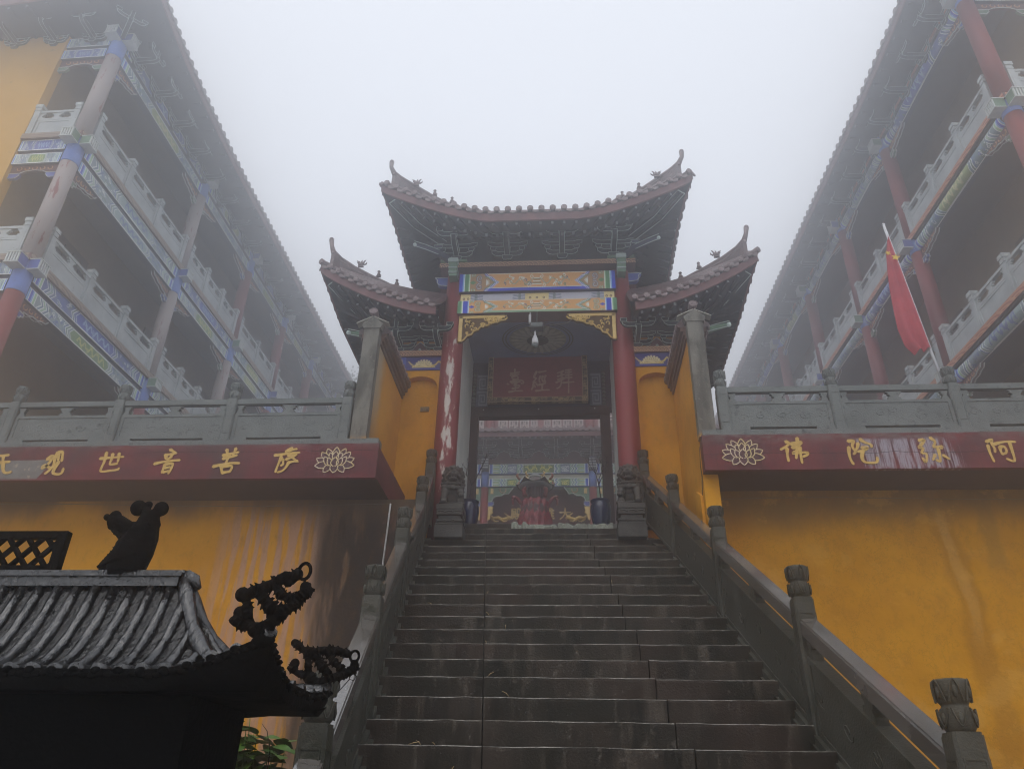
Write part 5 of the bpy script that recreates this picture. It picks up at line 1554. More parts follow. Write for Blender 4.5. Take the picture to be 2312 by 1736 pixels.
dc = thing('dome_camera', 'small white hanging camera with a grey dome below the floodlight', 'camera', DB)
b = MB(); b.lathe((-.405, 9.02, 0), [(.012, 7.60), (.012, 7.515), (.026, 7.512), (.026, 7.48), (.042, 7.465), (.048, 7.42), (.048, 7.37)], 16); obj('body', b, M_POLE, dc, w=DB)
b = MB(); b.lathe((-.405, 9.02, 0), [(.044, 7.368), (.040, 7.345), (.026, 7.325), (.004, 7.318)], 16); obj('dome', b, M_LENS, dc, w=DB)
# ------------------------------------------------------------------ three storey galleries on both sides
def gal_post_mesh():
    b = MB(); h = .70; q = .062
    b.bx(-q, q, -q, q, 0, h); b.bx(-q - .012, q + .012, -q - .012, q + .012, h, h + .022)
    b.bx(-q - .004, q + .004, -q - .004, q + .004, h + .022, h + .10); b.bx(-q - .018, q + .018, -q - .018, q + .018, h + .10, h + .19)
    for ax in (0, 1):
        for s in (-1, 1):
            c = [0, 0, h + .145]; c[ax] = s * (q + .019)
            d = [.07, .07, .05]; d[ax] = .004
            b.box(c, d, 1)
            c = [0, 0, .35]; c[ax] = s * (q + .001); d = [.055, .055, .5]; d[ax] = .006
            b.box(c, d, 0)
    return b.mesh('post', [M_RAILWHITE, M_PALE])
GPOST = gal_post_mesh()
def corbel_mesh(sx, tint, wide=.78):
    """hanging bracket beside a column: red carved body with scrolls, pale outlined hook below; lies in the YZ plane"""
    b = MB()
    top = [(0, 0), (wide, 0), (wide - .06, -.07), (wide * .78, -.085), (wide * .66, -.13), (wide * .48, -.135), (wide * .36, -.18), (.13, -.19), (.13, -.22), (0, -.22)]
    hook = [(0, -.225), (.16, -.225), (.165, -.29), (.10, -.30), (.09, -.345), (0, -.345)]
    P = lambda po: [(sx * a, c) for a, c in po]
    b.prism(P(top), (-.035, 0, 0), (0, 1, 0), (0, 0, 1), (.07, 0, 0), 0)
    b.prism(P(hook), (-.035, 0, 0), (0, 1, 0), (0, 0, 1), (.07, 0, 0), 1)
    for f in (-.038, .038):
        b.tube([(f, sx * a, c) for a, c in top[1:]], .014, 4, 2, sm=False)
        b.tube([(f, sx * a, c) for a, c in hook], .016, 4, 2, closed=True, sm=False)
        for k in range(4):
            cx_ = wide * (.17 + .20 * k); rr = .055 - .006 * k; cz = -.095 + .014 * k
            b.tube([(f, sx * (cx_ + rr * math.cos(t)), cz + rr * .8 * math.sin(t)) for t in np.linspace(2.2, 6.6, 8)], .014, 4, 3, sm=False)
    return b.mesh('corbel', [M_DKRED, tint, M_PALE, M_COPPERLINE])
CORB = {(sx, i): corbel_mesh(sx, t) for sx in (-1, 1) for i, t in enumerate((M_BLUE, M_GREEN))}
def head_mesh(tint):
    b = MB()
    b.bx(-.10, .10, -.13, .13, -.02, .24, 0)
    for k in range(5): b.bx(.10, .125, -.125 + k * .055, -.095 + k * .055, -.015, .235, 1)
    b.bx(-.10, .13, -.14, .14, .24, .265, 1); b.bx(-.10, .13, -.14, .14, -.045, -.02, 1)
    return b.mesh('beam_head', [tint, M_PALE])
HEAD = [head_mesh(M_BLUE), head_mesh(M_GREEN)]
GTILE = tile_end_mesh(.072)
BRK_G = bracket_mesh(1.35)
def col_mesh(r, h, mats, nm):
    b = MB(); b.lathe((0, 0, 0), [(r * 1.02, 0), (r, h * .5), (r * .97, h)], 22, 0); return b.mesh(nm, mats)

def gallery(label, loc, yaw, sd, cols, ct, two_beams, slab_dz, eave, colmats, wavem, over, spacing_post, seed, end_len):
    g = thing('gallery_building', label, 'building', loc, -yaw, 'three storey galleries flanking the gate')
    X = lambda d: sd * d
    rs = random.Random(seed)
    far = cols[-1]
    def bxl(b, d0, d1, s0, s1, z0, z1, m=0, mm=None):
        a, c = sorted((X(d0), X(d1)))
        b.bx(a, c, s0, s1, z0, z1, m, mm)
    pf = '+x' if sd > 0 else '-x'
    DW = -1.22                                         # inner wall of the gallery walk
    ztop = ct[-1] + (.72 if two_beams else .45)
    b = MB(); bxl(b, DW - .25, DW, .12, far, 5.0, ztop + .3); obj('inner_wall', b, M_GALWALL, g)
    b = MB(); bxl(b, DW - 6.5, DW + .02, -.12, .10, 5.0, ztop + .6); obj('gable_wall', b, M_ENDWALL, g)
    # dark doors and windows along the walk
    for k, c in enumerate(ct):
        fl = (5.2 if k == 0 else ct[k - 1] + slab_dz[1])
        for i in range(len(cols) - 1):
            m = (cols[i] + cols[i + 1]) / 2
            b = MB(); bxl(b, DW, DW + .05, m - .6, m + .6, fl + .05, fl + 2.15); q = obj('door', b, M_BROWN, g)
            b = MB()
            for s in (-.45, -.15, .15, .45): bxl(b, DW + .05, DW + .07, m + s - .11, m + s + .11, fl + .9, fl + 2.0)
            obj('pane', b, M_METAL, q)
    # slabs with patterned edge
    for k, c in enumerate(ct[:-1]):
        z0, z1 = c + slab_dz[0], c + slab_dz[1]
        b = MB(); bxl(b, DW, .10, -.10, far, z0 + .01, z1); obj('floor_slab', b, M_CEIL, g)
        b = MB(); bxl(b, .10, .15, -.15, far, z0, z1, 0, {pf: 1}); bxl(b, DW + .02, .0999, -.15, -.1005, z0, z1, 0, {'-y': 1}); obj('slab_edge', b, [M_DKRED, wavem], g)
    b = MB(); bxl(b, DW, .06, -.05, far, ztop, ztop + .05); obj('walk_ceiling', b, M_CEIL, g)
    if not two_beams:
        b = MB(); bxl(b, -.1, .14, -.15, far, ztop - .12, ztop - .02, 0, {pf: 1}); obj('plate', b, [M_DKRED, wavem], g)
    nb = 0
    for k, c in enumerate(ct):
        fl = (5.2 if k == 0 else ct[k - 1] + slab_dz[1])
        for i, s in enumerate(cols):
            me = col_mesh(.168, c - fl, colmats[(i, k)] if (i, k) in colmats else colmats[None], 'column')
            inst('column', me, g, (0, s, fl))
            b = MB(); b.lathe((0, s, 0), [(.17, c), (.172, c + .02), (.17, c + slab_dz[0] if k < len(ct) - 1 else ztop)], 20); obj('collar', b, M_CAPBLUE, g)
            zh = c + (slab_dz[0] - .20 if k < len(ct) - 1 else (.48 if two_beams else .12))
            inst('beam_head', HEAD[(i + k) % 2], g, (X(.25), s, zh), (0, 0, 0 if sd > 0 else math.pi), (1, 1, .8))
            if i == 0: inst('beam_head', HEAD[k % 2], g, (0, -.25, zh), (0, 0, -math.pi / 2), (1, 1, .8))
            for sx in (-1, 1):
                if (sx < 0 and i == 0) or (sx > 0 and i == len(cols) - 1): continue
                inst('corbel', CORB[(sx, (i + k) % 2)], g, (0, s + sx * .165, c - .005), None, (1, 1, 1.05))
        for i in range(len(cols) - 1):
            a, e = cols[i] + .165, cols[i + 1] - .165
            hh = slab_dz[0] if k < len(ct) - 1 else .70
            if two_beams:
                h1 = hh * .40
                b = MB(); bxl(b, -.09, .09, a, e, c, c + h1, 0, {pf: 1}); obj('beam', b, [M_DKBLUE, P_GAL[[0, 3, 2, 0, 3, 2][(i + k * 2) % 6]]], g)
                b = MB(); bxl(b, -.07, .05, a, e, c + h1, c + hh * .56); obj('beam_spacer', b, M_DKBLUE, g)
                b = MB(); bxl(b, -.09, .10, a, e, c + hh * .56, c + hh - .002, 0, {pf: 1}); obj('beam', b, [M_DKBLUE, P_GAL[[1, 2, 1, 3][(i + k) % 4]]], g)
            else:
                hb = .30
                b = MB(); n = 14
                P = [[(X(.0) + sd * .13 * math.cos(t), y, c + hb / 2 + hb / 2 * math.sin(t)) for y in (a, e)] for t in np.linspace(-math.pi / 2, math.pi / 2, n)]
                b.grid(P, 0, uvs=True); bxl(b, -.12, .0, a, e, c + .005, c + hb - .005, 1)
                obj('beam', b, [P_GAL[[2, 3, 1, 2][(i + k) % 4]], M_DKBLUE], g)
                b = MB(); bxl(b, -.06, .10, a, e, c + hb, c + (slab_dz[0] if k < len(ct) - 1 else .34)); obj('beam_spacer', b, M_UNDER, g)
        # short return bay on the gable end: beams, hanging screen, railing
        hh = slab_dz[0] if k < len(ct) - 1 else .70
        b = MB(); bxl(b, DW + .03, -.165, -.10, .08, c, c + hh * .40, 0, {'-y': 1}); obj('beam', b, [M_DKBLUE, P_GAL[(k + 3) % 4]], g)
        b = MB(); bxl(b, DW + .03, -.165, -.09, .08, c + hh * .56, c + hh - .002, 0, {'-y': 1}); obj('beam', b, [M_DKBLUE, P_GAL[1 if k % 2 else 2]], g)
        b = MB(); bxl(b, DW + .03, -.165, -.05, .05, c + hh * .40, c + hh * .56); obj('beam_spacer', b, M_DKBLUE, g)
        b = MB()
        po = [(.0, 0), (1.03, 0), (1.03, -.20), (.80, -.20), (.70, -.15), (.55, -.13), (.48, -.13), (.33, -.15), (.23, -.20), (0, -.20)]
        PX = lambda a: X(-.17 - a)
        b.prism([(PX(a), c + q) for a, q in po], (0, -.03, 0), (1, 0, 0), (0, 0, 1), (0, .06, 0), 0)
        b.tube([(PX(a), -.034, c + q) for a, q in po[2:]], .010, 4, 1, sm=False)
        for h0 in (0, .80):
            hk = [(h0, -.205), (h0 + .23, -.205), (h0 + .23, -.26), (h0 + .16, -.33), (h0, -.33)] if h0 == 0 else [(1.03, -.205), (.80, -.205), (.80, -.26), (.87, -.33), (1.03, -.33)]
            b.prism([(PX(a), c + q) for a, q in hk], (0, -.03, 0), (1, 0, 0), (0, 0, 1), (0, .06, 0), 2)
            b.tube([(PX(a), -.034, c + q) for a, q in hk], .010, 4, 1, closed=True, sm=False)
        for q in range(5):
            cx_ = .18 + q * .165
            b.tube([(PX(cx_ + .05 * math.cos(t)), -.036, c - .085 + .04 * math.sin(t)) for t in np.linspace(2.2, 6.6, 8)], .013, 4, 3, sm=False)
        obj('hanging_screen', b, [M_DKRED, M_PALE, M_BLUE if k % 2 else M_GREEN, M_COPPERLINE], g)
        # railings
        if k > 0:
            def rail_run(p0, p1, npan, ends):
                p0, p1 = Vector(p0), Vector(p1)
                b = MB(); b.zbar(p0, p1, .085, .655, .715); b.zbar(p0, p1, .075, .435, .49); b.zbar(p0, p1, .10, .0, .05)
                R = obj('railing', b, M_RAILWHITE, g)
                for j in range(npan + 1):
                    if j == 0 and not ends[0] or j == npan and not ends[1]: continue
                    inst('post', GPOST, R, p0.lerp(p1, j / npan))
                d = (p1 - p0).normalized()
                for j in range(npan):
                    a, e = p0.lerp(p1, j / npan) + d * .07, p0.lerp(p1, (j + 1) / npan) - d * .07
                    b = MB(); b.zbar(a, e, .05, .05, .435, 0)
                    nn = Vector((d.y, -d.x, 0)) * .028
                    for sgn in (-1, 1):
                        b.zbar(a + nn * sgn, e + nn * sgn, .014, .385, .432); b.zbar(a + nn * sgn, a + d * .05 + nn * sgn, .0135, .05, .385); b.zbar(e - d * .05 + nn * sgn, e + nn * sgn, .0135, .05, .385)
                    obj('panel', b, M_RAILWHITE, R)
                    m = (a + e) / 2
                    prof = [(.10, .49), (.095, .525), (.055, .535), (.055, .565), (.075, .575), (.075, .605), (.12, .615), (.12, .654)]
                    for q, lo_, hi_ in ((m, -1, 1), (a, 0, 1), (e, -1, 0)):
                        b = MB(); b.prism([(l * hi_, z) for l, z in prof] + [(l * lo_, z) for l, z in prof[::-1]], q - nn, d, (0, 0, 1), nn * 2); obj('vase_block', b, M_RAILWHITE, R)
            for i in range(len(cols) - 1):
                a, e = cols[i] + (.24 if i == 0 else .20), cols[i + 1] - .20
                npan = max(2, round((e - a) / spacing_post))
                rail_run((X(.06), a, fl), (X(.06), e, fl), npan, (True, True))
            rail_run((X(-.22), -.06, fl), (X(DW + .10), -.06, fl), 1, (True, True))
    # ------------- roof: eave on the courtyard side and over the gable end
    n = 60
    s0 = -over
    ss = [lerp(s0, far, (i / (n - 1)) ** 1.15) for i in range(n)]
    pts = [Vector((X(over + .10 * max(0, 1 - (s - s0) / 2.5) ** 2), s, eave(s))) for s in ss]
    ends_ = [Vector((X(d), s0, eave(s0) - (eave(s0) - eave(4)) * min(1, (over - d) / 3.0) ** .6)) for d in np.linspace(DW - 6.5, over, 26)]
    outs = [Vector((sd, 0, 0))] * n
    b = MB(); bxl(b, DW - .2, -.12, -.0, far, ztop + .055, ztop + .09); R = obj('roof', b, M_UNDER, g)
    zb = ztop + .12
    allp = ends_[:-1] + pts
    allo = [Vector((0, -1, 0))] * (len(ends_) - 1) + outs
    inner = [Vector((min(max(p.x, X(0) if sd < 0 else -99), X(.0) if sd > 0 else 99), 0.0, zb)) for p in ends_[:-1]] + [Vector((X(.0), max(0, s), zb)) for s in ss]
    ridge = [Vector((p.x, 2.6, p.z + 2.1)) for p in ends_[:-1]] + [Vector((X(-2.6), max(2.6, s), eave(4) + 2.1)) for s in ss]
    for q in ridge[:len(ends_) - 1]: q.x = min(q.x, X(-2.6)) if sd > 0 else max(q.x, X(-2.6))
    roof_edge(R, W0, allp, allo, inner, zb, .19)
    roof_shell(R, W0, allp, ridge)
    # round tile ends and drips
    acc = 0
    s = s0 + .1; i = 0
    while s < min(far, 30):
        d = over + .10 * max(0, 1 - (s - s0) / 2.5) ** 2 + .03
        if i % 2 == 0: inst('tile_end', GTILE, R, (X(d), s, eave(s) + .01), (0, 0, math.radians(90 * sd)))
        else: inst('drip_tile', DRIP, R, (X(d), s, eave(s) - .03), (0, 0, math.radians(90 * sd)), (1.7, 1, 1.7))
        s += .125; i += 1
    for i in range(40):
        d = over - .15 - i * .2
        p = ends_[max(0, min(25, int(round((d - (DW - 6.5)) / (over - DW + 6.5) * 25))))]
        inst('tile_end', GTILE, R, (X(d), s0 - .03, p.z + .01))
    # rafters
    s = -.9
    while s < min(far, 26):
        p = Vector((X(over - .10), s, eave(s) - .20)); q = Vector((X(.05), s, zb - .03)); d = q - p
        inst('rafter', RAFTER, R, p, orient(d), (1.8, d.length, 1.8)); s += .40
    for i in range(18):
        d0 = over - .6 - i * .42
        p = ends_[max(0, min(25, int(round((d0 - (DW - 6.5)) / (over - DW + 6.5) * 25))))]
        a = Vector((X(d0), s0 + .10, p.z - .2)); q = Vector((X(min(d0, 0)), -.02, zb - .03)); d = q - a
        inst('rafter', RAFTER, R, a, orient(d), (1.8, d.length, 1.8))
    # bracket sets under the eaves
    s = .48
    while s < min(far, 24):
        inst('bracket_set', BRK_G, R, (X(.10), s, ztop - .34), (0, 0, math.radians(90 * sd)), (.82, 1, .8)); s += .93
    for i in range(6):
        inst('bracket_set', BRK_G, R, (X(-.55 - i * .95), -.12, ztop - .28), None, (.82, 1, .8))
    inst('bracket_set', BRK_G, R, (X(.05), -.05, ztop - .30), (0, 0, math.radians(45 * sd)), (.9, 1.2, .8))
    # hip ridge towards the corner
    b = MB(); b.tube([ends_[-1] + Vector((0, 0, .10)), Vector((X(0), .6, eave(4) + .95)), Vector((X(-2.6), 2.6, eave(4) + 2.2))], .09, 8); obj('hip_ridge', b, M_TILE, R)
    return g

YL, YR = math.radians(1.035), math.radians(-2.528)
def eaveL(s): return 17.02 - .012 * max(0, s) + .62 * max(0, 1 - (s + 1.1) / 6.0) ** 2
def eaveR(s): return 17.0 - .006 * max(0, s) + .25 * max(0, 1 - (s + 1.1) / 5.0) ** 2
cmL = {None: M_COL}
for i, k in ((0, 1), (0, 2), (1, 1), (1, 2), (2, 1)): cmL[(i, k)] = M_COL_BARE
for i, k in ((2, 2), (3, 1), (3, 2), (1, 0), (4, 2)): cmL[(i, k)] = M_COL_PEEL
gallery('three storey gallery with stripped pale columns and an ochre gable on the left', (-9.99, 10.64, 0), YL, 1,
        [0, 4.4, 7.75, 10.85, 13.75, 16.9, 20.1, 23.3, 26.5], [9.73, 12.95, 16.2], True, (.68, .83), eaveL, cmL, P_WAVE_G, 1.1, 1.15, 3, 6)
gallery('three storey gallery with plain red columns and orange patterned slab edges behind the flag', (8.4, 10.46, 0), YR, -1,
        [0, 4.0, 7.07, 10.15, 13.3, 16.4, 19.6, 22.8, 26.0], [9.62, 13.1, 16.4], False, (.34, .48), eaveR, {None: M_COL}, P_WAVE_L, 1.0, 1.08, 4, 6)

# ------------------------------------------------------------------ main hall seen through the gate
HB = (-.77, 20.4, 5.0)
hall = thing('main_hall', 'pale misty temple hall with painted beams and lattice windows seen through the gate', 'building', HB)
hc = [-5.32, -2.29, .746, 3.78]
b = MB(); b.bx(-5.5, 3.96, 20.6, 21.0, 5.0, 10.6); obj('front_wall', b, M_REDPANEL, hall, w=HB)
b = MB(); b.bx(-5.5, 3.96, 19.7, 24, 4.96, 5.6); obj('plinth', b, M_STONE, hall, w=HB)
for x in hc:
    b = MB(); b.lathe((x, 20.05, 0), [(.115, 5.6), (.11, 9.65)], 18); obj('column', b, mat('faded_red_lacquer', (.30, .07, .07), (.22, .055, .055), .6, 3), hall, w=HB)
    b = MB(); b.lathe((x, 20.05, 0), [(.118, 9.65), (.115, 10.15)], 18); obj('collar', b, M_CAPBLUE, hall, w=HB)
    b = MB(); b.bx(x - .095, x + .095, 19.78, 20.02, 10.12, 10.50)
    for k in range(4): b.bx(x - .10, x + .10, 19.76, 19.78, 10.16 + k * .08, 10.19 + k * .08, 1)
    obj('beam_head', b, [M_DKBLUE, M_PALE], hall, w=HB)
for i in range(3):
    a, c = hc[i] + .11, hc[i + 1] - .11
    b = MB(); b.bx(a, c, 19.95, 20.2, 10.036, 10.345, 0, {'-y': 1}); obj('beam', b, [M_DKBLUE, P_HALL_A], hall, w=HB)
    b = MB(); b.bx(a, c, 20.02, 20.2, 9.906, 10.034); obj('pad_board', b, mat('cream_board', (.62, .60, .46), (.5, .5, .4), .7), hall, w=HB)
    b = MB(); b.bx(a, c, 19.96, 20.2, 9.655, 9.904, 0, {'-y': 1}); obj('beam', b, [M_DKBLUE, P_HALL_B], hall, w=HB)
    for sg, e in ((1, a), (-1, c)):
        po = [(0, 0), (.70, 0), (.56, -.20), (.44, -.19), (.36, -.25), (.22, -.26), (.14, -.31), (.10, -.42), (0, -.42)]
        b = MB(); b.prism([(e + sg * p, 9.652 + q) for p, q in po], (0, 20.0, 0), (1, 0, 0), (0, 0, 1), (0, .07, 0), 0)
        b.tube([(e + sg * p, 19.995, 9.652 + q) for p, q in po[1:]], .013, 4, 1, sm=False)
        b.tube([(e + sg * (.32 + .08 * math.cos(t) * (1 - t / 12) + .02 * t), 19.992, 9.545 + .06 * math.sin(t)) for t in np.linspace(1.5, 8.5, 14)], .016, 4, 2, sm=False)
        b.box((e + sg * .1, 19.99, 9.53), (.08, .02, .15), 3)
        po = [(0, -.43), (.16, -.43), (.16, -.50), (.10, -.56), (0, -.56)]
        b.prism([(e + sg * p, 9.652 + q) for p, q in po], (0, 20.0, 0), (1, 0, 0), (0, 0, 1), (0, .07, 0), 4); b.tube([(e + sg * p, 19.995, 9.652 + q) for p, q in po], .012, 4, 1, closed=True, sm=False)
        po = [(0, -.57), (.15, -.57), (.12, -.68), (.15, -.74), (.08, -.80), (.06, -.93), (0, -.96)]
        b.prism([(e + sg * p, 9.652 + q) for p, q in po], (0, 20.0, 0), (1, 0, 0), (0, 0, 1), (0, .06, 0), 3)
        obj('corbel', b, [M_GREEN, M_PALE, M_COPPERLINE, M_GOLD, M_BLUE], hall, w=HB)
b = MB(); b.bx(-5.5, 3.96, 19.9, 20.3, 10.348, 10.47); obj('plate', b, M_RED, hall, w=HB)
b = MB(); b.bx(-5.5, 3.96, 20.1, 20.4, 10.472, 11.3); obj('bracket_wall', b, M_DG, hall, w=HB)
x = -5.32
while x < 4:
    inst('bracket_set', BRACKET, hall, (x - HB[0], 20.0 - HB[1], 10.475 - HB[2]), None, (1.25, 1.2, .92))
    po = [(-.36, 0), (-.30, .1), (-.2, .14), (-.15, .26), (0, .32), (.15, .26), (.2, .14), (.3, .1), (.36, 0)]
    b = MB(); b.prism([(x + .505 + p, 10.475 + q) for p, q in po], (0, 20.06, 0), (1, 0, 0), (0, 0, 1), (0, .03, 0)); b.tube([(x + .505 + p, 20.055, 10.475 + q) for p, q in po], .009, 4, 1, sm=False)
    obj('cloud_panel', b, [M_RED, M_DGEDGE], hall, w=HB)
    x += 1.011
b = MB(); b.bx(-6.2, 4.7, 20.25, 24.5, 11.35, 11.4); hr = obj('roof', b, M_UNDER, hall, w=HB)
pts = [Vector((lerp(-6.3, 4.8, i / 20), 19.05, 10.95)) for i in range(21)]
outs = [Vector((0, -1, 0))] * 21
roof_edge(hr, W0, pts, outs, [Vector((p.x, 20.1, 11.25)) for p in pts], 11.2, .16)
for o in list(hr.children): o.location = Vector((0, 0, 0))
me_t = tile_end_mesh(.062)
x = -6.2; i = 0
while x < 4.7:
    if i % 2 == 0: inst('tile_end', me_t, hr, (x, 19.0, 11.0))
    else: inst('drip_tile', DRIP, hr, (x, 19.0, 10.985), None, (1.5, 1, 1.9))
    x += .0905; i += 1
P = [[(p.x, p.y, p.z + .03), (p.x, 19.9, 11.30), (p.x, 20.75, 11.66)] for p in pts]
b = MB(); b.grid(P); obj('tile_bed', b, M_TILE, hr)
x = -5.8
while x < 4.5:
    p = Vector((x, 19.12, 10.78)); q = Vector((x, 20.1, 11.2)); d = q - p; inst('rafter', RAFTER, hr, p, orient(d), (1.5, d.length, 1.5)); x += .166
# upper storey with lattice windows
b = MB(); b.bx(-5.5, 3.96, 20.85, 21.2, 11.3, 13.2); obj('upper_wall', b, mat('faded_pink_wall', (.34, .12, .12), (.27, .10, .10), .7, 3), hall, w=HB)
for x in hc:
    b = MB(); b.lathe((x, 20.78, 0), [(.13, 11.3), (.13, 13.1)], 14); obj('column', b, mat('faded_pink_column', (.36, .11, .11), (.28, .09, .09), .6, 3), hall, w=HB)
for i in range(3):
    a, c = hc[i] + .2, hc[i + 1] - .2
    for k in range(8):
        if True:
            xa = lerp(a, c, k / 8) + (.05 if k != 4 else .12); xb = lerp(a, c, (k + 1) / 8) - (.0 if k != 3 else .07)
            Z0 = 11.72
            b = MB(); b.bx(xa, xb, 20.80, 20.85, Z0, Z0 + .95, 1)
            for z0, z1 in ((0, .05), (.09, .13), (.40, .45), (.50, .55), (.90, .95)): b.bx(xa, xb, 20.765, 20.80, Z0 + z0, Z0 + z1)
            b.bx(xa, xa + .04, 20.76, 20.80, Z0, Z0 + .95); b.bx(xb - .04, xb, 20.76, 20.80, Z0, Z0 + .95)
            w3 = (xb - xa - .08) / 3
            for q in range(1, 3): b.bx(xa + .04 + q * w3 - .013, xa + .04 + q * w3 + .013, 20.77, 20.80, Z0 + .13, Z0 + .40)
            b.bx(xa + .04, xb - .04, 20.772, 20.80, Z0 + .252, Z0 + .278)
            for q in range(3): b.box((xa + .04 + (q + .5) * w3, 20.785, Z0 + .265 + (.06 if q % 2 else -.06)), (.055, .03, .055))
            obj('window', b, [M_WINDOW, mat('dim_window_paper', (.17, .13, .12), None, .8)], hall, w=HB)
# gold lettering and gilt dragons in front of the dark doors
tx = {'大': [[(0, .62), (1, .62)], [(.5, 1), (.48, .6), (.32, .25), (0, 0)], [(.5, .6), (.7, .28), (1, .02)]],
      '雄': [[(.0, .8), (.48, .8)], [(.22, 1), (.2, .6), (.0, .2)], [(.3, .6), (.12, .2), (.4, .25)], [(.62, 1), (.5, .7)], [(.56, .75), (.56, 0)], [(.58, .78), (1, .78)], [(.58, .54), (.95, .54)], [(.58, .3), (.95, .3)], [(.56, .05), (1, .05)], [(.78, .78), (.78, .05)], [(.78, .95), (.82, .86)]],
      '宝': [[(.5, 1), (.5, .88)], [(.05, .65), (.08, .84), (.95, .84), (.9, .66)], [(.2, .64), (.8, .64)], [(.22, .38), (.78, .38)], [(.08, .06), (.95, .06)], [(.5, .64), (.5, .06)], [(.66, .28), (.78, .16)]],
      '殿': [[(.08, .95), (.48, .95), (.48, .72), (.1, .72)], [(.1, .95), (.1, .5), (0, .05)], [(.14, .5), (.5, .5)], [(.22, .66), (.22, .32)], [(.4, .66), (.4, .32)], [(.1, .3), (.54, .3)], [(.24, .2), (.14, .04)], [(.38, .2), (.5, .04)], [(.62, .95), (.62, .6), (.55, .5)], [(.62, .95), (.88, .95), (.88, .62), (1, .6)], [(.58, .42), (.92, .42), (.78, .2), (.54, .02)], [(.62, .36), (.78, .18), (1, .02)]]}
b = MB(); b.bx(-1.85, .32, 20.56, 20.59, 8.75, 9.42); sg_ = obj('signboard', b, M_REDPANEL, hall, w=HB)
for nm, cx_ in (('殿', -1.39), ('宝', -.94), ('雄', -.49), ('大', -.04)):
    b = MB()
    for i, s in enumerate(tx[nm]): b.ribbon([(cx_ * 1.0275 + (a - .5) * .30, 8.905 + q * .325) for a, q in s], .045, (0, 20.555, 0), (1, 0, 0), (0, 0, 1), (0, -1, 0), .002 * i, .02)
    obj('character', b, M_GOLD, sg_)
for sg, cx_ in ((-1, -2.0), (1, .43)):
    b = MB(); DZ = .10
    b.tube([(cx_ + sg * t, 20.3 - .05 * math.sin(t * 9), 8.82 + q) for t, q in ((-.36, .03), (-.2, .0), (-.08, .06), (.05, .02), (.15, .10), (.25, .24))], [.05, .06, .055, .05, .04, .02], 7)
    b.ball((cx_ - sg * .38, 20.3, 8.86), (.09, .06, .06)); b.tube([(cx_ - sg * .38, 20.28, 8.9), (cx_ - sg * .25, 20.27, 9.0)], [.03, .008], 5)
    for t in (-.15, .08): b.tube([(cx_ + sg * t, 20.28, 8.82), (cx_ + sg * (t - .1), 20.2, 8.72), (cx_ + sg * (t - .2), 20.2, 8.74)], [.03, .025, .01], 5)
    obj('gilt_dragon', b, M_GOLD, hall, w=HB)
# ------------------------------------------------------------------ carved and cast figures
def sculpt(mb, voxel, m, smooth=2, name='sculpt'):
    me = mb.mesh(name + '_raw', m)
    o = bpy.data.objects.new(name + '_raw', me)
    COL.objects.link(o)
    r = o.modifiers.new('r', 'REMESH'); r.mode = 'VOXEL'; r.voxel_size = voxel; r.use_smooth_shade = True
    if smooth:
        s = o.modifiers.new('s', 'SMOOTH'); s.factor = .5; s.iterations = smooth
    dg = bpy.context.evaluated_depsgraph_get()
    dg.update()
    out = bpy.data.meshes.new_from_object(o.evaluated_get(dg))
    out.name = name
    bpy.data.objects.remove(o)
    if not out.materials: out.materials.append(m)
    return out

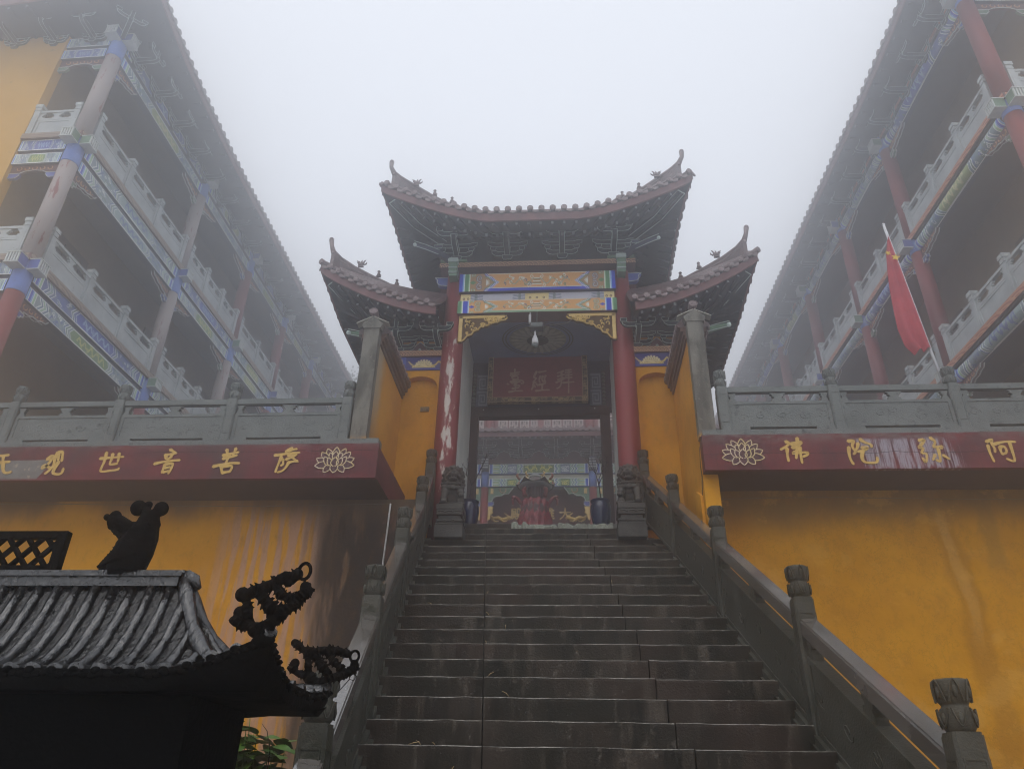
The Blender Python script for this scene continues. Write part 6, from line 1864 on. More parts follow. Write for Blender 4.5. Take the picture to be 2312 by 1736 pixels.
def lion_mesh(sg):
    """seated guardian lion facing -Y, 0.6 high; sg = side of the raised paw"""
    b = MB()
    B = b.ball
    B((0, .06, .13), (.115, .12, .13), 0, 16, 10); B((0, -.0, .24), (.12, .095, .13), 0, 16, 10)       # haunches, chest
    for s in (-1, 1):
        B((s * .105, .05, .10), (.05, .10, .10), 0, 12, 8)                                            # thigh
        B((s * .125, -.055, .03), (.034, .06, .03), 0, 10, 6)                                         # hind paw
        up = (s == sg)
        zf_ = .085 if up else .0
        b.tube([(s * .075, -.03, .24), (s * .098, -.085, .16), (s * .105, -.10, .07 + zf_), (s * .105, -.115, .03 + zf_)], [.055, .042, .036, .036], 10)
        B((s * .105, -.135, .028 + zf_), (.042, .042, .028), 0, 10, 6)
        for k in (-1, 0, 1): B((s * .105 + k * .024, -.168, .022 + zf_), (.014, .020, .018), 0, 8, 5)
        if up: B((s * .100, -.11, .038), .048, 0, 12, 8)                                              # ball under the paw
    # draped collar and bell
    b.tube([(.125 * math.cos(t), -.01 - .105 * math.sin(t), .262 - .045 * math.sin(t)) for t in np.linspace(-.5, math.pi + .5, 16)], .024, 8)
    b.tube([(.132 * math.cos(t), -.01 - .115 * math.sin(t), .30 - .03 * math.sin(t)) for t in np.linspace(-.5, math.pi + .5, 16)], .014, 8)
    for k in range(5): b.tube([((k - 2) * .045, -.112 + .012 * abs(k - 2), .285), ((k - 2) * .055, -.12 + .02 * abs(k - 2), .225)], .011, 6)
    B((0, -.135, .205), (.026, .024, .024), 0, 10, 7); b.tube([(-.03, -.125, .235), (.03, -.125, .235)], .012, 6)
    # head
    B((0, -.015, .43), (.105, .10, .105), 0, 16, 10)
    B((0, -.095, .405), (.068, .055, .046), 0, 14, 8)                                                 # muzzle
    B((0, -.142, .425), (.027, .018, .019), 0, 10, 6)                                                 # nose
    for s in (-1, 1):
        B((s * .032, -.130, .398), (.032, .026, .022), 0, 10, 6)
        B((s * .050, -.088, .462), (.030, .024, .018), 0, 10, 6); B((s * .052, -.100, .448), .014, 0, 8, 6)
        b.tube([(s * .015, -.105, .478), (s * .05, -.10, .488), (s * .085, -.07, .475)], [.012, .015, .009], 6)
        B((s * .098, -.01, .500), (.018, .024, .032), 0, 8, 6)
        B((s * .072, -.07, .375), (.032, .034, .03), 0, 10, 6)
        b.tube([(s * .03, -.14, .385), (s * .06, -.125, .376), (s * .078, -.09, .382)], .010, 6)
    B((0, -.095, .335), (.058, .048, .024), 0, 12, 6)                                                 # lower jaw
    for s in (-1, 1): B((s * .034, -.125, .365), (.008, .008, .016), 0, 6, 5)
    # mane: rows of curls round the face and down the neck
    for row, (ra, zz, yy, n) in enumerate(((.118, .43, -.01, 13), (.128, .42, .045, 11), (.118, .42, .09, 9))):
        for k in range(n):
            t = lerp(-.75, math.pi + .75, k / (n - 1))
            B((ra * math.cos(t), yy + .01 * math.sin(k * 3), zz - .015 + ra * .98 * math.sin(t)), (.026, .024, .026), 0, 8, 6)
    for s in (-1, 1):
        for k in range(4): B((s * (.128 + .006 * math.sin(k * 2)), .015 + .02 * (k % 2), .355 - k * .045), (.026, .028, .027), 0, 8, 6)
    for k in range(3): B((0, .07 + k * .01, .52 - k * .04), .032, 0, 8, 6)
    b.tube([(0, .15, .06), (0, .185, .16), (0, .17, .26)], [.03, .036, .02], 8)
    # blocky base
    b.bx(-.155, .155, -.165, .19, -.006, .016)
    me = sculpt(b, .0068, M_LION, 1, 'guardian_lion')
    return me
def pedestal(label, xc, y0, z0):
    base = (xc, y0 + .16, z0)
    t = thing('stone_pedestal', label, 'pedestal', base, group='lion pedestals')
    def lay(name, hw, za, zb, m=M_LION, hd=None):
        b = MB(); c = .006; hd = hd or hw
        b.bx(xc - hw, xc + hw, y0 + .16 - hd, y0 + .16 + hd, za + c, zb - c); b.bx(xc - hw + c, xc + hw - c, y0 + .16 - hd + c, y0 + .16 + hd - c, za, zb)
        return obj(name, b, m, t, w=base)
    lay('base_block', .170, z0, z0 + .155); lay('base_step', .163, z0 + .155, z0 + .185)
    p = lay('lower_petal_band', .158, z0 + .185, z0 + .235); lay('waist', .132, z0 + .235, z0 + .285)
    q = lay('upper_petal_band', .158, z0 + .285, z0 + .355); lay('top_slab', .163, z0 + .355, z0 + .425)
    for par, zc, h, s in ((p, z0 + .21, .02, 1), (q, z0 + .32, .026, -1)):
        b = MB()
        for f in range(2):
            for k in range(3):
                c0 = (k - 1) * .105
                pts = [(c0 + .050 * math.cos(a), s * h * math.sin(a)) for a in np.linspace(math.pi, 2 * math.pi, 9)]
                if f == 0: P = [(xc + a, y0 + .16 - .162, zc + s * .012 + c_) for a, c_ in pts]
                else: P = [(xc + (-.162 if xc > XC else .162), y0 + .16 + a, zc + s * .012 + c_) for a, c_ in pts]
                b.tube(P, .0065, 5)
        obj('petal_relief', b, M_LION, par)
    return t
for sg, xc, lp, lw in ((-1, -1.423, 'dark stone pedestal on the upper steps in front of the peeling column', 'dark carved stone lion on the pedestal before the peeling column on the left'),
                       (1, .776, 'dark stone pedestal on the upper steps before the intact red column', 'dark carved stone lion with a ball under its paw before the intact red column')):
    pedestal(lp, xc, 8.745, 4.492)
    o = inst('guardian_lion', lion_mesh(-sg), None, (xc, 8.905, 4.918 + .006), (0, 0, math.radians(-9 * sg)), (1, .95, 1.02))
    props(o, lw, 'lion statue', 'pair of stone lions')

# ------------------------------------------------------------------ black iron incense burner in the foreground
IB = (-1.7, 2.175, GZ)
ib = thing('incense_burner', 'black wet cast iron incense burner with a ribbed roof and dragons in the foreground', 'incense burner', IB)
xr, xe, yr, ye = -1.13, -.735, 2.175, 1.9
def hq(q): return max(0.0, min(1.0, (q - .30) / .70)) ** 1.5
def rz(x, y):
    s = abs(y - yr) / (yr - ye); t = max(0.0, (x - xr) / (xe - xr)); q = min(1.0, max(s, t))
    return 1.893 + .292 * (1 - q) ** 3.0 + (.090 if y < yr else .032) * hq(min(s, 1)) * hq(t)
b = MB()
xs = list(np.linspace(-2.75, xr, 20)) + list(np.linspace(xr, xe, 22))[1:]
ys = np.linspace(ye, 2 * yr - ye, 45)
b.grid([[(x, y, rz(x, y)) for y in ys] for x in xs])
roofb = obj('roof', b, M_IRONBED, ib, w=IB)
x = -2.7
while x < xe - .01:
    t = max(0.0, (x - xr) / (xe - xr))
    for s in (-1, 1):
        P = [(x, yr + s * (yr - ye) * q, rz(x, yr + s * (yr - ye) * q) + .004) for q in np.linspace(max(t, .03), 1.0, 10)]
        if t < .93:
            b = MB(); b.tube(P, [.0150 + .0015 * math.sin(i * 2 + x * 40) for i in range(10)], 8); b.ball((P[-1][0], P[-1][1], P[-1][2] - .004), (.014, .008, .010), 1, 8, 5)
            obj('roof_rib', b, [M_IRONROOF, M_IRON], roofb)
    x += .0570
for k in range(6):
    y = yr - .22 + k * .088
    s = abs(y - yr) / (yr - ye)
    P = [(xr + (xe - xr) * q, y, rz(xr + (xe - xr) * q, y) + .003) for q in np.linspace(max(s, .05), 1, 9)]
    b = MB(); b.tube(P, .013, 7); obj('roof_rib', b, M_IRONROOF, roofb)
for s in (-1, 1):
    P = [Vector((xr + (xe - xr) * q, yr + s * (yr - ye) * q, rz(xr + (xe - xr) * q, yr + s * (yr - ye) * q) + .008)) for q in np.linspace(0, 1.0, 14)]
    b = MB(); b.tube(P, [.020 + .004 * math.sin(i * 1.9) for i in range(14)], 8); obj('hip_rib', b, M_IRONROOF, roofb)
# rim with scalloped drip edge
edge = [(x, ye, rz(x, ye)) for x in np.linspace(-2.75, xe, 50)] + [(xe, y, rz(xe, y)) for y in np.linspace(ye, 2 * yr - ye, 30)[1:]] + [(x, 2 * yr - ye, rz(x, 2 * yr - ye)) for x in np.linspace(xe, -2.75, 50)[1:]]
b = MB(); b.grid([[(x, y, z + .004), (x, y, z - .03), (lerp(x, -1.7, .006), lerp(y, yr, .03), z - .048)] for x, y, z in edge])
obj('rim', b, M_IRON, ib, w=IB)
b = MB()
for i in range(0, len(edge) - 1):
    x, y, z = edge[i]; x2, y2, z2 = edge[i + 1]
    n = max(1, int(math.hypot(x2 - x, y2 - y) / .018))
    for k in range(n):
        t = k / n
        b.ball((lerp(x, x2, t), lerp(y, y2, t), lerp(z, z2, t) - .010 - .003 * math.sin((lerp(x, x2, t) + lerp(y, y2, t)) * 80)), (.015, .006, .008), 0, 6, 4)
obj('drip_edge', b, M_IRON, ib, w=IB)
b = MB(); b.grid([[(x, y, rz(x, y) - .046 - .0 * y) if abs(abs(y - yr) - (yr - ye)) < 1e-6 or i == len(xs) - 1 else (x, y, min(rz(x, y), 1.9) - .05) for y in ys] for i, x in enumerate(xs)])
obj('soffit', b, M_IRON, ib, w=IB)
b = MB(); b.bx(-2.75, xr - .01, yr - .020, yr + .020, 2.168, 2.196); b.bx(-2.75, xr, yr - .028, yr + .028, 2.196, 2.206); b.bx(-2.75, xr + .005, yr - .022, yr + .022, 2.206, 2.214)
b.tube([(xr, yr, 2.20), (xr + .03, yr, 2.188), (xr + .045, yr, 2.165)], [.022, .02, .012], 8)
obj('ridge', b, M_IRONROOF, ib, w=IB)
b = MB()
lx1, lz0, lz1, fw = -1.53, 2.214, 2.338, .022
b.bx(-2.75, lx1, yr - .012, yr + .012, lz1 - fw, lz1); b.bx(-2.75, lx1, yr - .012, yr + .012, lz0, lz0 + fw * .8); b.bx(lx1 - .03, lx1, yr - .0125, yr + .0125, lz0 + .001, lz1 - .001)
for k in range(24):
    xa = -2.75 + k * .062
    for s in (-1, 1):
        p0, p1 = Vector((xa, yr, lz0 + .01)), Vector((xa + s * .095, yr, lz1 - .01))
        if max(p0.x, p1.x) < lx1 - .005:
            b.tube([p0, p1], .0085, 6)
        elif min(p0.x, p1.x) < lx1 - .03:
            t = (lx1 - .02 - p0.x) / (p1.x - p0.x); q = p0.lerp(p1, max(0, min(1, t)))
            b.tube([p0, q] if p0.x < q.x + 1e-6 else [q, p1], .0085, 6)
obj('lattice_panel', b, M_IRON, ib, w=IB)
b = MB()
b.bx(-2.6, -.95, 2.0, 2.36, 1.70, 1.855); b.bx(-2.6, -.94, 1.985, 2.375, 1.645, 1.70); b.bx(-2.6, -.955, 2.01, 2.34, .9, 1.645)
P = []
for z, o in ((.9, .0), (.8, .05), (.68, .06), (.56, .02), (.48, .06), (GZ, .08)): P.append([(-2.6, 2.0 - o, z), (-.955 + o, 2.0 - o, z), (-.955 + o, 2.35 + o, z), (-2.6, 2.35 + o, z)])
b.grid(P, sm=False)
obj('body', b, M_IRON, ib, w=IB)
def chains(cs, y, extra, ring, voxel, spikes=()):
    b = MB(); r = random.Random(3)
    for pts, rad in cs:
        rad *= 1.12
        Q = []
        for i in range(len(pts) - 1):
            for t in (0, .33, .66): Q.append((lerp(pts[i][0], pts[i + 1][0], t), y + .006 * math.sin(len(Q) * 1.3), lerp(pts[i][1], pts[i + 1][1], t)))
        Q.append((pts[-1][0], y, pts[-1][1]))
        b.tube(Q, [rad * (1 + .16 * math.sin(k * 1.9 + len(cs))) for k in range(len(Q))], 9)
        b.ball(Q[0], rad * 1.0); b.ball(Q[-1], rad * 1.0)
        for i_, q in enumerate(Q[1:-1]):
            tx_, tz_ = Q[i_ + 2][0] - Q[i_][0], Q[i_ + 2][2] - Q[i_][2]; l_ = max(1e-6, math.hypot(tx_, tz_)); nx_, nz_ = -tz_ / l_, tx_ / l_
            for sg_ in (-1, 1):                            # spines and claws standing off the body
                if r.random() < .62:
                    h_ = rad * r.uniform(1.35, 1.75); b.tube([(q[0] + sg_ * nx_ * rad * .6, q[1], q[2] + sg_ * nz_ * rad * .6), (q[0] + sg_ * nx_ * h_ + tx_ / l_ * rad * .5, q[1] - .003, q[2] + sg_ * nz_ * h_ + tz_ / l_ * rad * .5)], [rad * .42, rad * .10], 6)
            b.tube([(q[0] + rad * .8 * nx_, q[1] - rad * .75, q[2] + rad * .8 * nz_), (q[0], q[1] - rad * 1.12, q[2]), (q[0] - rad * .8 * nx_, q[1] - rad * .75, q[2] - rad * .8 * nz_)], rad * .2, 5)
    for (px, pz, pr) in extra: b.ball((px, y, pz), (pr * 1.25, pr * 1.05, pr * 1.25))
    if ring:
        (px, pz, ra, rb, w) = ring
        b.tube([(px + ra * math.cos(t), y, pz + rb * math.sin(t)) for t in np.linspace(0, 2 * math.pi, 18, endpoint=False)], w, 8, closed=True)
    for (px, pz, dx, dz) in spikes: b.tube([(px, y, pz), (px + dx, y, pz + dz)], [.008, .003], 6)
    return sculpt(b, voxel * .62, M_IRON, 0, 'corner_dragon')
d1 = chains([([(-.692, 2.132), (-.72, 2.124), (-.763, 2.104), (-.797, 2.088), (-.826, 2.078)], .0125), ([(-.826, 2.078), (-.806, 2.045), (-.797, 2.008), (-.782, 1.992)], .0105), ([(-.668, 2.10), (-.664, 2.085), (-.685, 2.062), (-.71, 2.036), (-.735, 2.02), (-.755, 1.982)], .0125), ([(-.785, 2.085), (-.753, 2.05), (-.73, 2.035), (-.715, 2.04)], .0135), ([(-.742, 2.10), (-.729, 2.078), (-.705, 2.072), (-.69, 2.068)], .0105), ([(-.822, 2.034), (-.836, 2.014), (-.815, 2.003), (-.79, 2.0), (-.77, 1.99)], .0105), ([(-.782, 1.992), (-.76, 1.99), (-.745, 2.0)], .015), ([(-.70, 2.125), (-.715, 2.11)], .010)],
            1.905, [(-.829, 2.08, .0155), (-.826, 2.034, .014), (-.757, 1.972, .018), (-.76, 1.995, .016), (-.66, 2.085, .011)], (-.676, 2.14, .0155, .021, .0048), .0033,
            [(-.70, 2.137, .004, .012), (-.725, 2.128, -.004, .012), (-.75, 2.117, -.006, .012), (-.775, 2.104, -.008, .012), (-.662, 2.10, .006, .01), (-.664, 2.075, .01, -.004)])
inst('corner_dragon', d1, ib, (-IB[0], -IB[1], -IB[2]))
d2 = chains([([(-.69, 2.034), (-.712, 2.040), (-.753, 2.046), (-.798, 2.039), (-.836, 2.046), (-.862, 2.066)], .0105), ([(-.825, 2.04), (-.812, 2.005), (-.806, 1.975), (-.785, 1.955)], .0095), ([(-.666, 2.005), (-.668, 1.986), (-.695, 1.974), (-.736, 1.959), (-.765, 1.945)], .0115), ([(-.80, 2.035), (-.77, 2.0), (-.745, 1.975)], .0125), ([(-.757, 2.04), (-.735, 2.012), (-.712, 1.995), (-.70, 1.985)], .010), ([(-.853, 2.004), (-.866, 1.990), (-.845, 1.977), (-.815, 1.968), (-.79, 1.955)], .0095), ([(-.80, 1.955), (-.765, 1.945), (-.745, 1.94)], .015)],
            2.45, [(-.855, 2.004, .0125), (-.768, 1.925, .018), (-.866, 2.066, .010), (-.785, 1.95, .014)], (-.668, 2.027, .014, .0165, .0046), .0033,
            [(-.70, 2.042, .003, .010), (-.725, 2.048, .0, .011), (-.75, 2.052, -.003, .011), (-.664, 1.985, .006, -.012), (-.866, 2.066, -.004, .012)])
inst('corner_dragon', d2, ib, (-IB[0], -IB[1], -IB[2]))
b = MB(); y = 2.175
b.tube([(-1.316, y, 2.205), (-1.320, y, 2.235), (-1.309, y, 2.285), (-1.292, y, 2.330), (-1.288, y, 2.366), (-1.288, y, 2.40)], [.050, .056, .057, .045, .034, .026], 14)
for px, pz, pr in ((-1.333, 2.415, .0255), (-1.259, 2.412, .0235), (-1.303, 2.425, .013), (-1.383, 2.226, .022), (-1.40, 2.388, .019)): b.ball((px, y, pz), (pr, pr * .8, pr), 0, 12, 8)
b.tube([(-1.292, y, 2.39), (-1.30, y, 2.405), (-1.33, y, 2.41)], .013, 8); b.tube([(-1.292, y, 2.39), (-1.275, y, 2.402), (-1.262, y, 2.408)], .013, 8)
b.tube([(-1.30, y, 2.345), (-1.345, y, 2.350), (-1.385, y, 2.368), (-1.412, y, 2.376)], [.024, .022, .025, .019], 9)
for k in range(8): b.ball((-1.427 + .011 * k, y + .005 * (k % 2), 2.374 - .009 * k + (.012 if k < 2 else 0)), .011, 0, 7, 5)
b.tube([(-1.285, y, 2.372), (-1.262, y, 2.362), (-1.250, y, 2.356)], [.020, .017, .006], 7); b.tube([(-1.36, y, 2.27), (-1.382, y, 2.262)], [.014, .005], 6); b.tube([(-1.372, y, 2.21), (-1.386, y, 2.235), (-1.376, y, 2.245)], .012, 7)
for k in range(12): 
    a = k / 12; b.tube([(-1.38 + .06 * a, y - .048 + .012 * a, 2.215 + .105 * a), (-1.33 + .02 * a, y - .060 + .014 * a, 2.235 + .105 * a), (-1.275 + .01 * a, y - .045 + .012 * a, 2.26 + .105 * a)], .0055, 5)
for k in range(16):
    a = k / 15; xx = lerp(-1.268, -1.262, a) + .012 * math.sin(a * 3); zz = lerp(2.22, 2.37, a)
    xx -= .0 if a < .5 else (a - .5) * .03
    b.tube([(xx, y - .01, zz), (xx + .012, y - .012, zz + .006)], [.006, .0015], 5)
for k in range(9):
    a = k / 8; b.tube([(lerp(-1.378, -1.335, a), y - .01, lerp(2.245, 2.335, a)), (lerp(-1.392, -1.348, a), y - .012, lerp(2.255, 2.345, a))], [.006, .0015], 5)
fm = sculpt(b, .0028, M_IRON, 0, 'ridge_dragon')
inst('ridge_dragon', fm, ib, (-IB[0], -IB[1], -IB[2]))
b = MB(); b.ball((-.752, 1.903, 1.968), (.030, .016, .020), 0, 10, 6); b.ball((-.765, 1.93, 1.965), (.03, .03, .018), 0, 10, 6); obj('corner_glint_cover', b, M_IRON, ib, w=IB)  # black lumps added over the roof corner to hide its glint
b = MB(); b.tube([(-.668, 2.45, 1.985), (-.655, 2.45, 1.968), (-.662, 2.45, 1.955), (-.675, 2.45, 1.96), (-.70, 2.44, 1.925)], .0013, 5); obj('loose_wire', b, M_IRON, ib, w=IB)

# ------------------------------------------------------------------ flag leaning on the right terrace balustrade
FL = (4.335, 7.9, 5.5)
fg = thing('flag', 'red flag with yellow stars hanging from a leaning white pole on the right terrace balustrade', 'flag', FL)
p0, p1 = Vector((4.375, 7.93, 5.5)), Vector((4.169, 7.9, 8.39))
b = MB(); b.tube([p0, p1], .017, 10); b.ball(p1, .022, 0, 8, 6); obj('pole', b, M_POLE, fg, w=FL)
left = [(8.19, 4.145), (8.0, 4.095), (7.7, 4.055), (7.46, 4.032), (7.1, 4.015), (6.84, 4.008), (6.62, 4.04), (6.48, 4.13)]
zs = np.linspace(8.19, 6.49, 40)
lz = [q[0] for q in left][::-1]; lx = [q[1] for q in left][::-1]
P = []
for i, z in enumerate(zs):
    t = (z - p0.z) / (p1.z - p0.z); pc = p0.lerp(p1, t)
    xl = float(np.interp(z, lz, lx)); row = []
    for j in range(29):
        u = j / 28
        f = math.sin(u * 10 + z * .5) * .030 * min(1, u * 5) * (0.4 + .6 * (8.3 - z) / 1.8) + math.sin(u * 7 + 1 + z) * .03 * u
        droop = -.10 * u * (1 - (8.2 - z) / 3)
        row.append((lerp(pc.x, xl, u + .045 * math.sin(u * 10 + z * .5 + 1.5) * u * (1 - u) * 2), pc.y - .018 + f, z + droop + .02 * math.sin(u * 11) * (z < 6.7)))
    P.append(row)
b = MB(); b.grid(P); obj('cloth', b, M_FLAG, fg, w=FL)
def star(cx_, cz, r, y, tilt):
    b = MB(); po = [((r if k % 2 == 0 else r * .40) * math.sin(k * math.pi / 5 + tilt), (r if k % 2 == 0 else r * .40) * math.cos(k * math.pi / 5 + tilt)) for k in range(10)]
    b.prism([(cx_ + a, cz + c) for a, c in po], (0, y, 0), (1, 0, 0), (0, 0, 1), (0, .003, 0)); obj('star', b, M_STAR, fg, w=FL)
star(4.150, 7.775, .058, 7.80, .3); star(4.075, 7.845, .040, 7.80, -.4)

# ------------------------------------------------------------------ glazed jars with bare shrubs in the passage
def pot(label, x, y):
    t = thing('glazed_jar', label, 'jar', (x, y, FZ), group='blue glazed jars')
    b = MB(); b.lathe((0, 0, 0), [(.085, 0), (.10, .03), (.128, .14), (.142, .25), (.138, .32), (.118, .362), (.115, .372), (.135, .385), (.137, .40), (.122, .405), (.110, .385), (.108, .33)], 28); obj('body', b, M_POT, t)
    b = MB(); b.lathe((0, 0, 0), [(.107, .33), (.05, .345), (.01, .345)], 16); obj('soil', b, M_GROUND, t)
    return t
def twig(label, x, y, z0, seed, lean, H=.8):
    r = random.Random(seed); b = MB()
    def br(p, d, L, rad, dep):
        q = p + d * L; m = p.lerp(q, .5) + Vector((r.uniform(-1, 1), r.uniform(-1, 1), 0)) * L * .08
        b.tube([p, m, q], [rad, rad * .85, rad * .65], 5)
        if dep > 0:
            for _ in range(2 if dep < 3 else 3):
                e = (d + Vector((r.uniform(-.8, .8) + lean * .3, r.uniform(-.5, .5), r.uniform(.0, .6)))).normalized(); br(q, e, L * r.uniform(.5, .8), rad * .65, dep - 1)
    br(Vector((0, 0, 0)), Vector((lean * .5, -.1, 1)).normalized(), H * .36, .011, 4)
    return obj('bare_shrub', b, M_TWIG, None, label, 'shrub', 'bare shrubs in jars', loc=(x, y, z0))
pot('dark blue glazed jar beside the lion on the right of the gate passage', .462, 9.9)
pot('dark blue glazed jar half hidden behind the lion on the left of the gate passage', -1.34, 9.9)
twig('leafless shrub standing in the right blue jar', .47, 9.9, FZ + .345, 5, -.15)
twig('leafless shrub standing in the left blue jar', -1.33, 9.9, FZ + .345, 8, .1)

# ------------------------------------------------------------------ draped bronze burner in the courtyard before the hall
DBu = (-.65, 15, FZ)
db = thing('draped_burner', 'small roofed bronze burner draped with crimson cloth in front of the misty hall', 'incense burner', DBu)
b = MB(); b.lathe((0, 0, 0), [(.34, 0), (.34, .3), (.22, .5), (.2, 1.0), (.27, 1.4), (.30, 1.75), (.30, 2.1), (.26, 2.3), (.20, 2.36)], 20); obj('vessel', b, M_BRONZE, db)
b = MB(); b.lathe((0, 0, 0), [(.16, 2.36), (.17, 2.40), (.15, 2.44), (.15, 2.64)], 16)
for k in range(14): b.box((.155 * math.cos(k * .449), .155 * math.sin(k * .449), 2.54), (.02, .02, .2))
obj('neck', b, M_BRONZE, db)
b = MB()
P = []
for t in np.linspace(0, 1, 7):
    row = []
    for k in range(37):
        a = k / 36 * 2 * math.pi + math.pi / 6
        c6 = abs(((a / (math.pi / 3)) % 1) - .5) * 2
        rr = lerp(.37 + .05 * c6, .12, t); zz = 2.66 + .20 * (t ** 1.7) + .10 * (1 - t) ** 2 * c6 ** 2
        row.append((rr * math.cos(a), rr * math.sin(a), zz))
    P.append(row)
b.grid(P); obj('roof', b, M_BRONZE, db)
b = MB(); b.lathe((0, 0, 0), [(.30, 2.62), (.36, 2.68)], 24); b.lathe((0, 0, 0), [(.13, 2.85), (.13, 2.88), (.10, 2.93), (.04, 2.95)], 16); obj('finial', b, mat('pewter_cap', (.22, .24, .23), None, .5), db)
for a, m in ((-.55, M_GOLD), (.55, M_GOLD), (math.pi - .55, M_GOLD), (math.pi + .55, M_GOLD)):
    for rr, zz, s in ((.36, 2.76, 1.0), (.17, 2.88, .8)):
        b = MB(); c = Vector((rr * math.cos(a), rr * math.sin(a), zz)); o = Vector((math.cos(a), math.sin(a), 0))
        b.tube([c, c + o * .05 * s + Vector((0, 0, .03 * s)), c + o * .08 * s + Vector((0, 0, .09 * s)), c + o * .04 * s + Vector((0, 0, .13 * s))], [.03 * s, .028 * s, .022 * s, .008], 7); b.ball(c + o * .07 * s + Vector((0, 0, .06 * s)), .03 * s, 0, 8, 5)
        obj('roof_dragon', b, M_GOLD if rr < .3 else mat('red_gold', (.40, .15, .06), (.3, .08, .04), .5), db)
b = MB(); r = random.Random(6); P = []
for i, (rad, z) in enumerate(((.24, 2.34), (.30, 2.28), (.27, 2.16), (.30, 2.05), (.34, 1.95), (.33, 1.85), (.37, 1.7), (.40, 1.5), (.44, 1.2))):
    P.append([(rad * (1 + .06 * math.sin(k * 1.31 + i * .7) + .05 * math.sin(k * 2.9 + i * 1.9)) * math.cos(k / 72 * 2 * math.pi), rad * (1 + .06 * math.sin(k * 1.31 + i * .7) + .05 * math.sin(k * 2.9 + i * 1.9)) * math.sin(k / 72 * 2 * math.pi), z + .03 * math.sin(k * .9 + i * 2.2)) for k in range(73)])
b.grid(P)
obj('crimson_cloth', b, M_CLOTH, db)
for s in (-1, 1):
    b = MB(); b.tube([(s * .28, -.1, 2.25), (s * .36, -.12, 2.36), (s * .42, -.12, 2.40), (s * .46, -.12, 2.33), (s * .45, -.12, 2.22)], [.035, .04, .035, .03, .015], 8); b.ball((s * .44, -.12, 2.39), (.05, .04, .04), 0, 8, 6)
    b.tube([(s * .20, -.15, 2.40), (s * .24, -.16, 2.55), (s * .19, -.16, 2.62)], [.05, .04, .015], 8); b.ball((s * .22, -.16, 2.56), .05, 0, 8, 6)
    obj('handle_dragon', b, M_CLOTH if s < 0 else mat('red_lacquer_dragon', (.30, .05, .05), (.16, .08, .06), .5), db)

# ------------------------------------------------------------------ plant growing behind the burner
SB = (-1.39, 3.75, GZ)
sh = thing('leafy_plant', 'young leafy green plant growing against the ochre wall behind the black burner', 'plant', SB)
r = random.Random(21)
def leaf_mesh(L, W):
    b = MB(); P = []
    for i, t in enumerate(np.linspace(0, 1, 7)):
        w = W * math.sin(math.pi * min(1, t * 1.05)) ** .8 * (1 - .35 * t)
        P.append([(-w, L * t, -.18 * L * t * t + .12 * w), (0, L * t, -.18 * L * t * t), (w, L * t, -.18 * L * t * t + .12 * w)])
    b.grid(P); return b.mesh('leaf', M_LEAF)
LM = [leaf_mesh(.11, .046), leaf_mesh(.085, .038), leaf_mesh(.135, .055)]
stems = []
for k in range(9):
    x0, y0 = r.uniform(-.06, .06), r.uniform(-.08, .08)
    tip = Vector((r.uniform(-.17, .17), r.uniform(-.12, .12), r.uniform(1.38, 1.56)))
    P = [Vector((x0, y0, 0)), Vector((x0 * 1.2, y0, .5)), Vector((lerp(x0, tip.x, .6), lerp(y0, tip.y, .6), 1.0)), tip]
    b = MB(); b.tube(P, [.009, .007, .005, .002], 5); obj('stem', b, M_LEAF, sh)
    for q in range(17):
        t = r.uniform(.82, 1.0); p = P[2].lerp(P[3], (t - .7) / .3)
        inst('leaf', LM[r.randrange(3)], sh, p + Vector((r.uniform(-.03, .03), r.uniform(-.03, .03), r.uniform(-.02, .02))), (r.uniform(-.5, .5), r.uniform(-.4, .4), r.uniform(0, 6.28)))
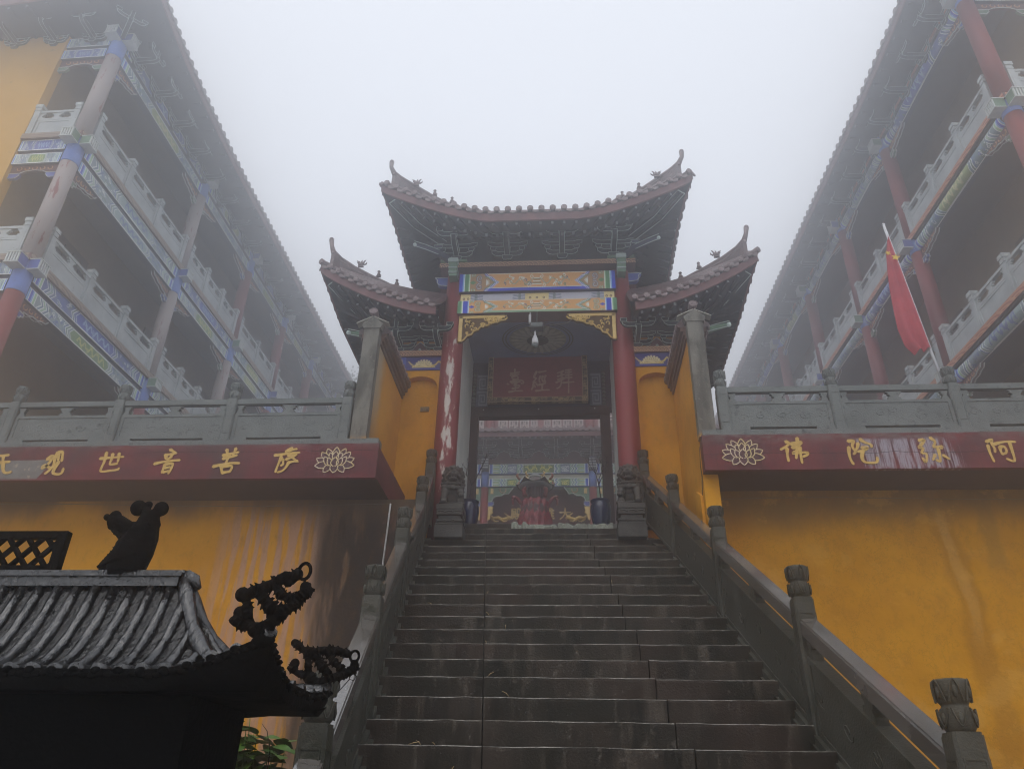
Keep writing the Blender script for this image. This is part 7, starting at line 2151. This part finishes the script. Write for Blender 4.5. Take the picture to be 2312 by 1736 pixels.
b = MB(); b.tube([(.03, 0, 1.3), (.035, -.02, 1.42), (.01, -.03, 1.50), (-.02, -.03, 1.53)], [.003, .0025, .002, .001], 5); obj('tendril', b, M_TWIG, sh)

# ------------------------------------------------------------------ tree fading in the mist past the end of the left gallery
def tree(label, x, y, z0, zc, rad, seed):
    t = thing('misty_tree', label, 'tree', (x, y, z0), group='trees in the mist')
    r = random.Random(seed); b = MB()
    H = zc - z0
    b.tube([(0, 0, 0), (.1, 0, H * .5), (0, .1, H)], [.28, .2, .1], 8)
    tips = []
    for k in range(9):
        a = r.uniform(0, 6.28); e = Vector((math.cos(a) * rad * .8, math.sin(a) * rad * .8, H + r.uniform(-.6, .9) * rad))
        s = Vector((0, 0, H * r.uniform(.6, .95))); b.tube([s, s.lerp(e, .5) + Vector((0, 0, .2)), e], [.08, .05, .02], 5); tips.append(e)
    obj('trunk', b, M_TWIG, t)
    b = MB()
    for k in range(2600):
        c = r.choice(tips); d = Vector((r.gauss(0, 1), r.gauss(0, 1), r.gauss(0, .7))) * rad * .30
        p = c + d; s = r.uniform(.06, .13); u = Vector((r.uniform(-1, 1), r.uniform(-1, 1), r.uniform(-1, 1))).normalized(); v = u.orthogonal().normalized()
        n = b.add([p - u * s, p + v * s * .5, p + u * s, p - v * s * .5]); b.face((n, n + 1, n + 2, n + 3))
    obj('crown', b, M_TREELEAF, t, kind='stuff')
tree('broad tree fading into the mist beyond the far end of the left gallery', -11.6, 34.5, 4.0, 20.3, 1.9, 3)

# ------------------------------------------------------------------ mist
hm = bpy.data.materials.new('mist')
hm.use_nodes = True
hn, hl = hm.node_tree.nodes, hm.node_tree.links
hn.clear()
pv = hn.new('ShaderNodeVolumePrincipled')
pv.inputs['Color'].default_value = (0.93, 0.95, 0.985, 1)
pv.inputs['Density'].default_value = HAZE_DENSITY
pv.inputs['Anisotropy'].default_value = 0.9
ho = hn.new('ShaderNodeOutputMaterial')
hl.new(pv.outputs[0], ho.inputs['Volume'])
try: hm.cycles.homogeneous_volume = True
except Exception: pass
b = MB(); b.bx(-42, 42, -8, 46, -.8, 24.5)
obj('haze', b, hm, None, kind='stuff')
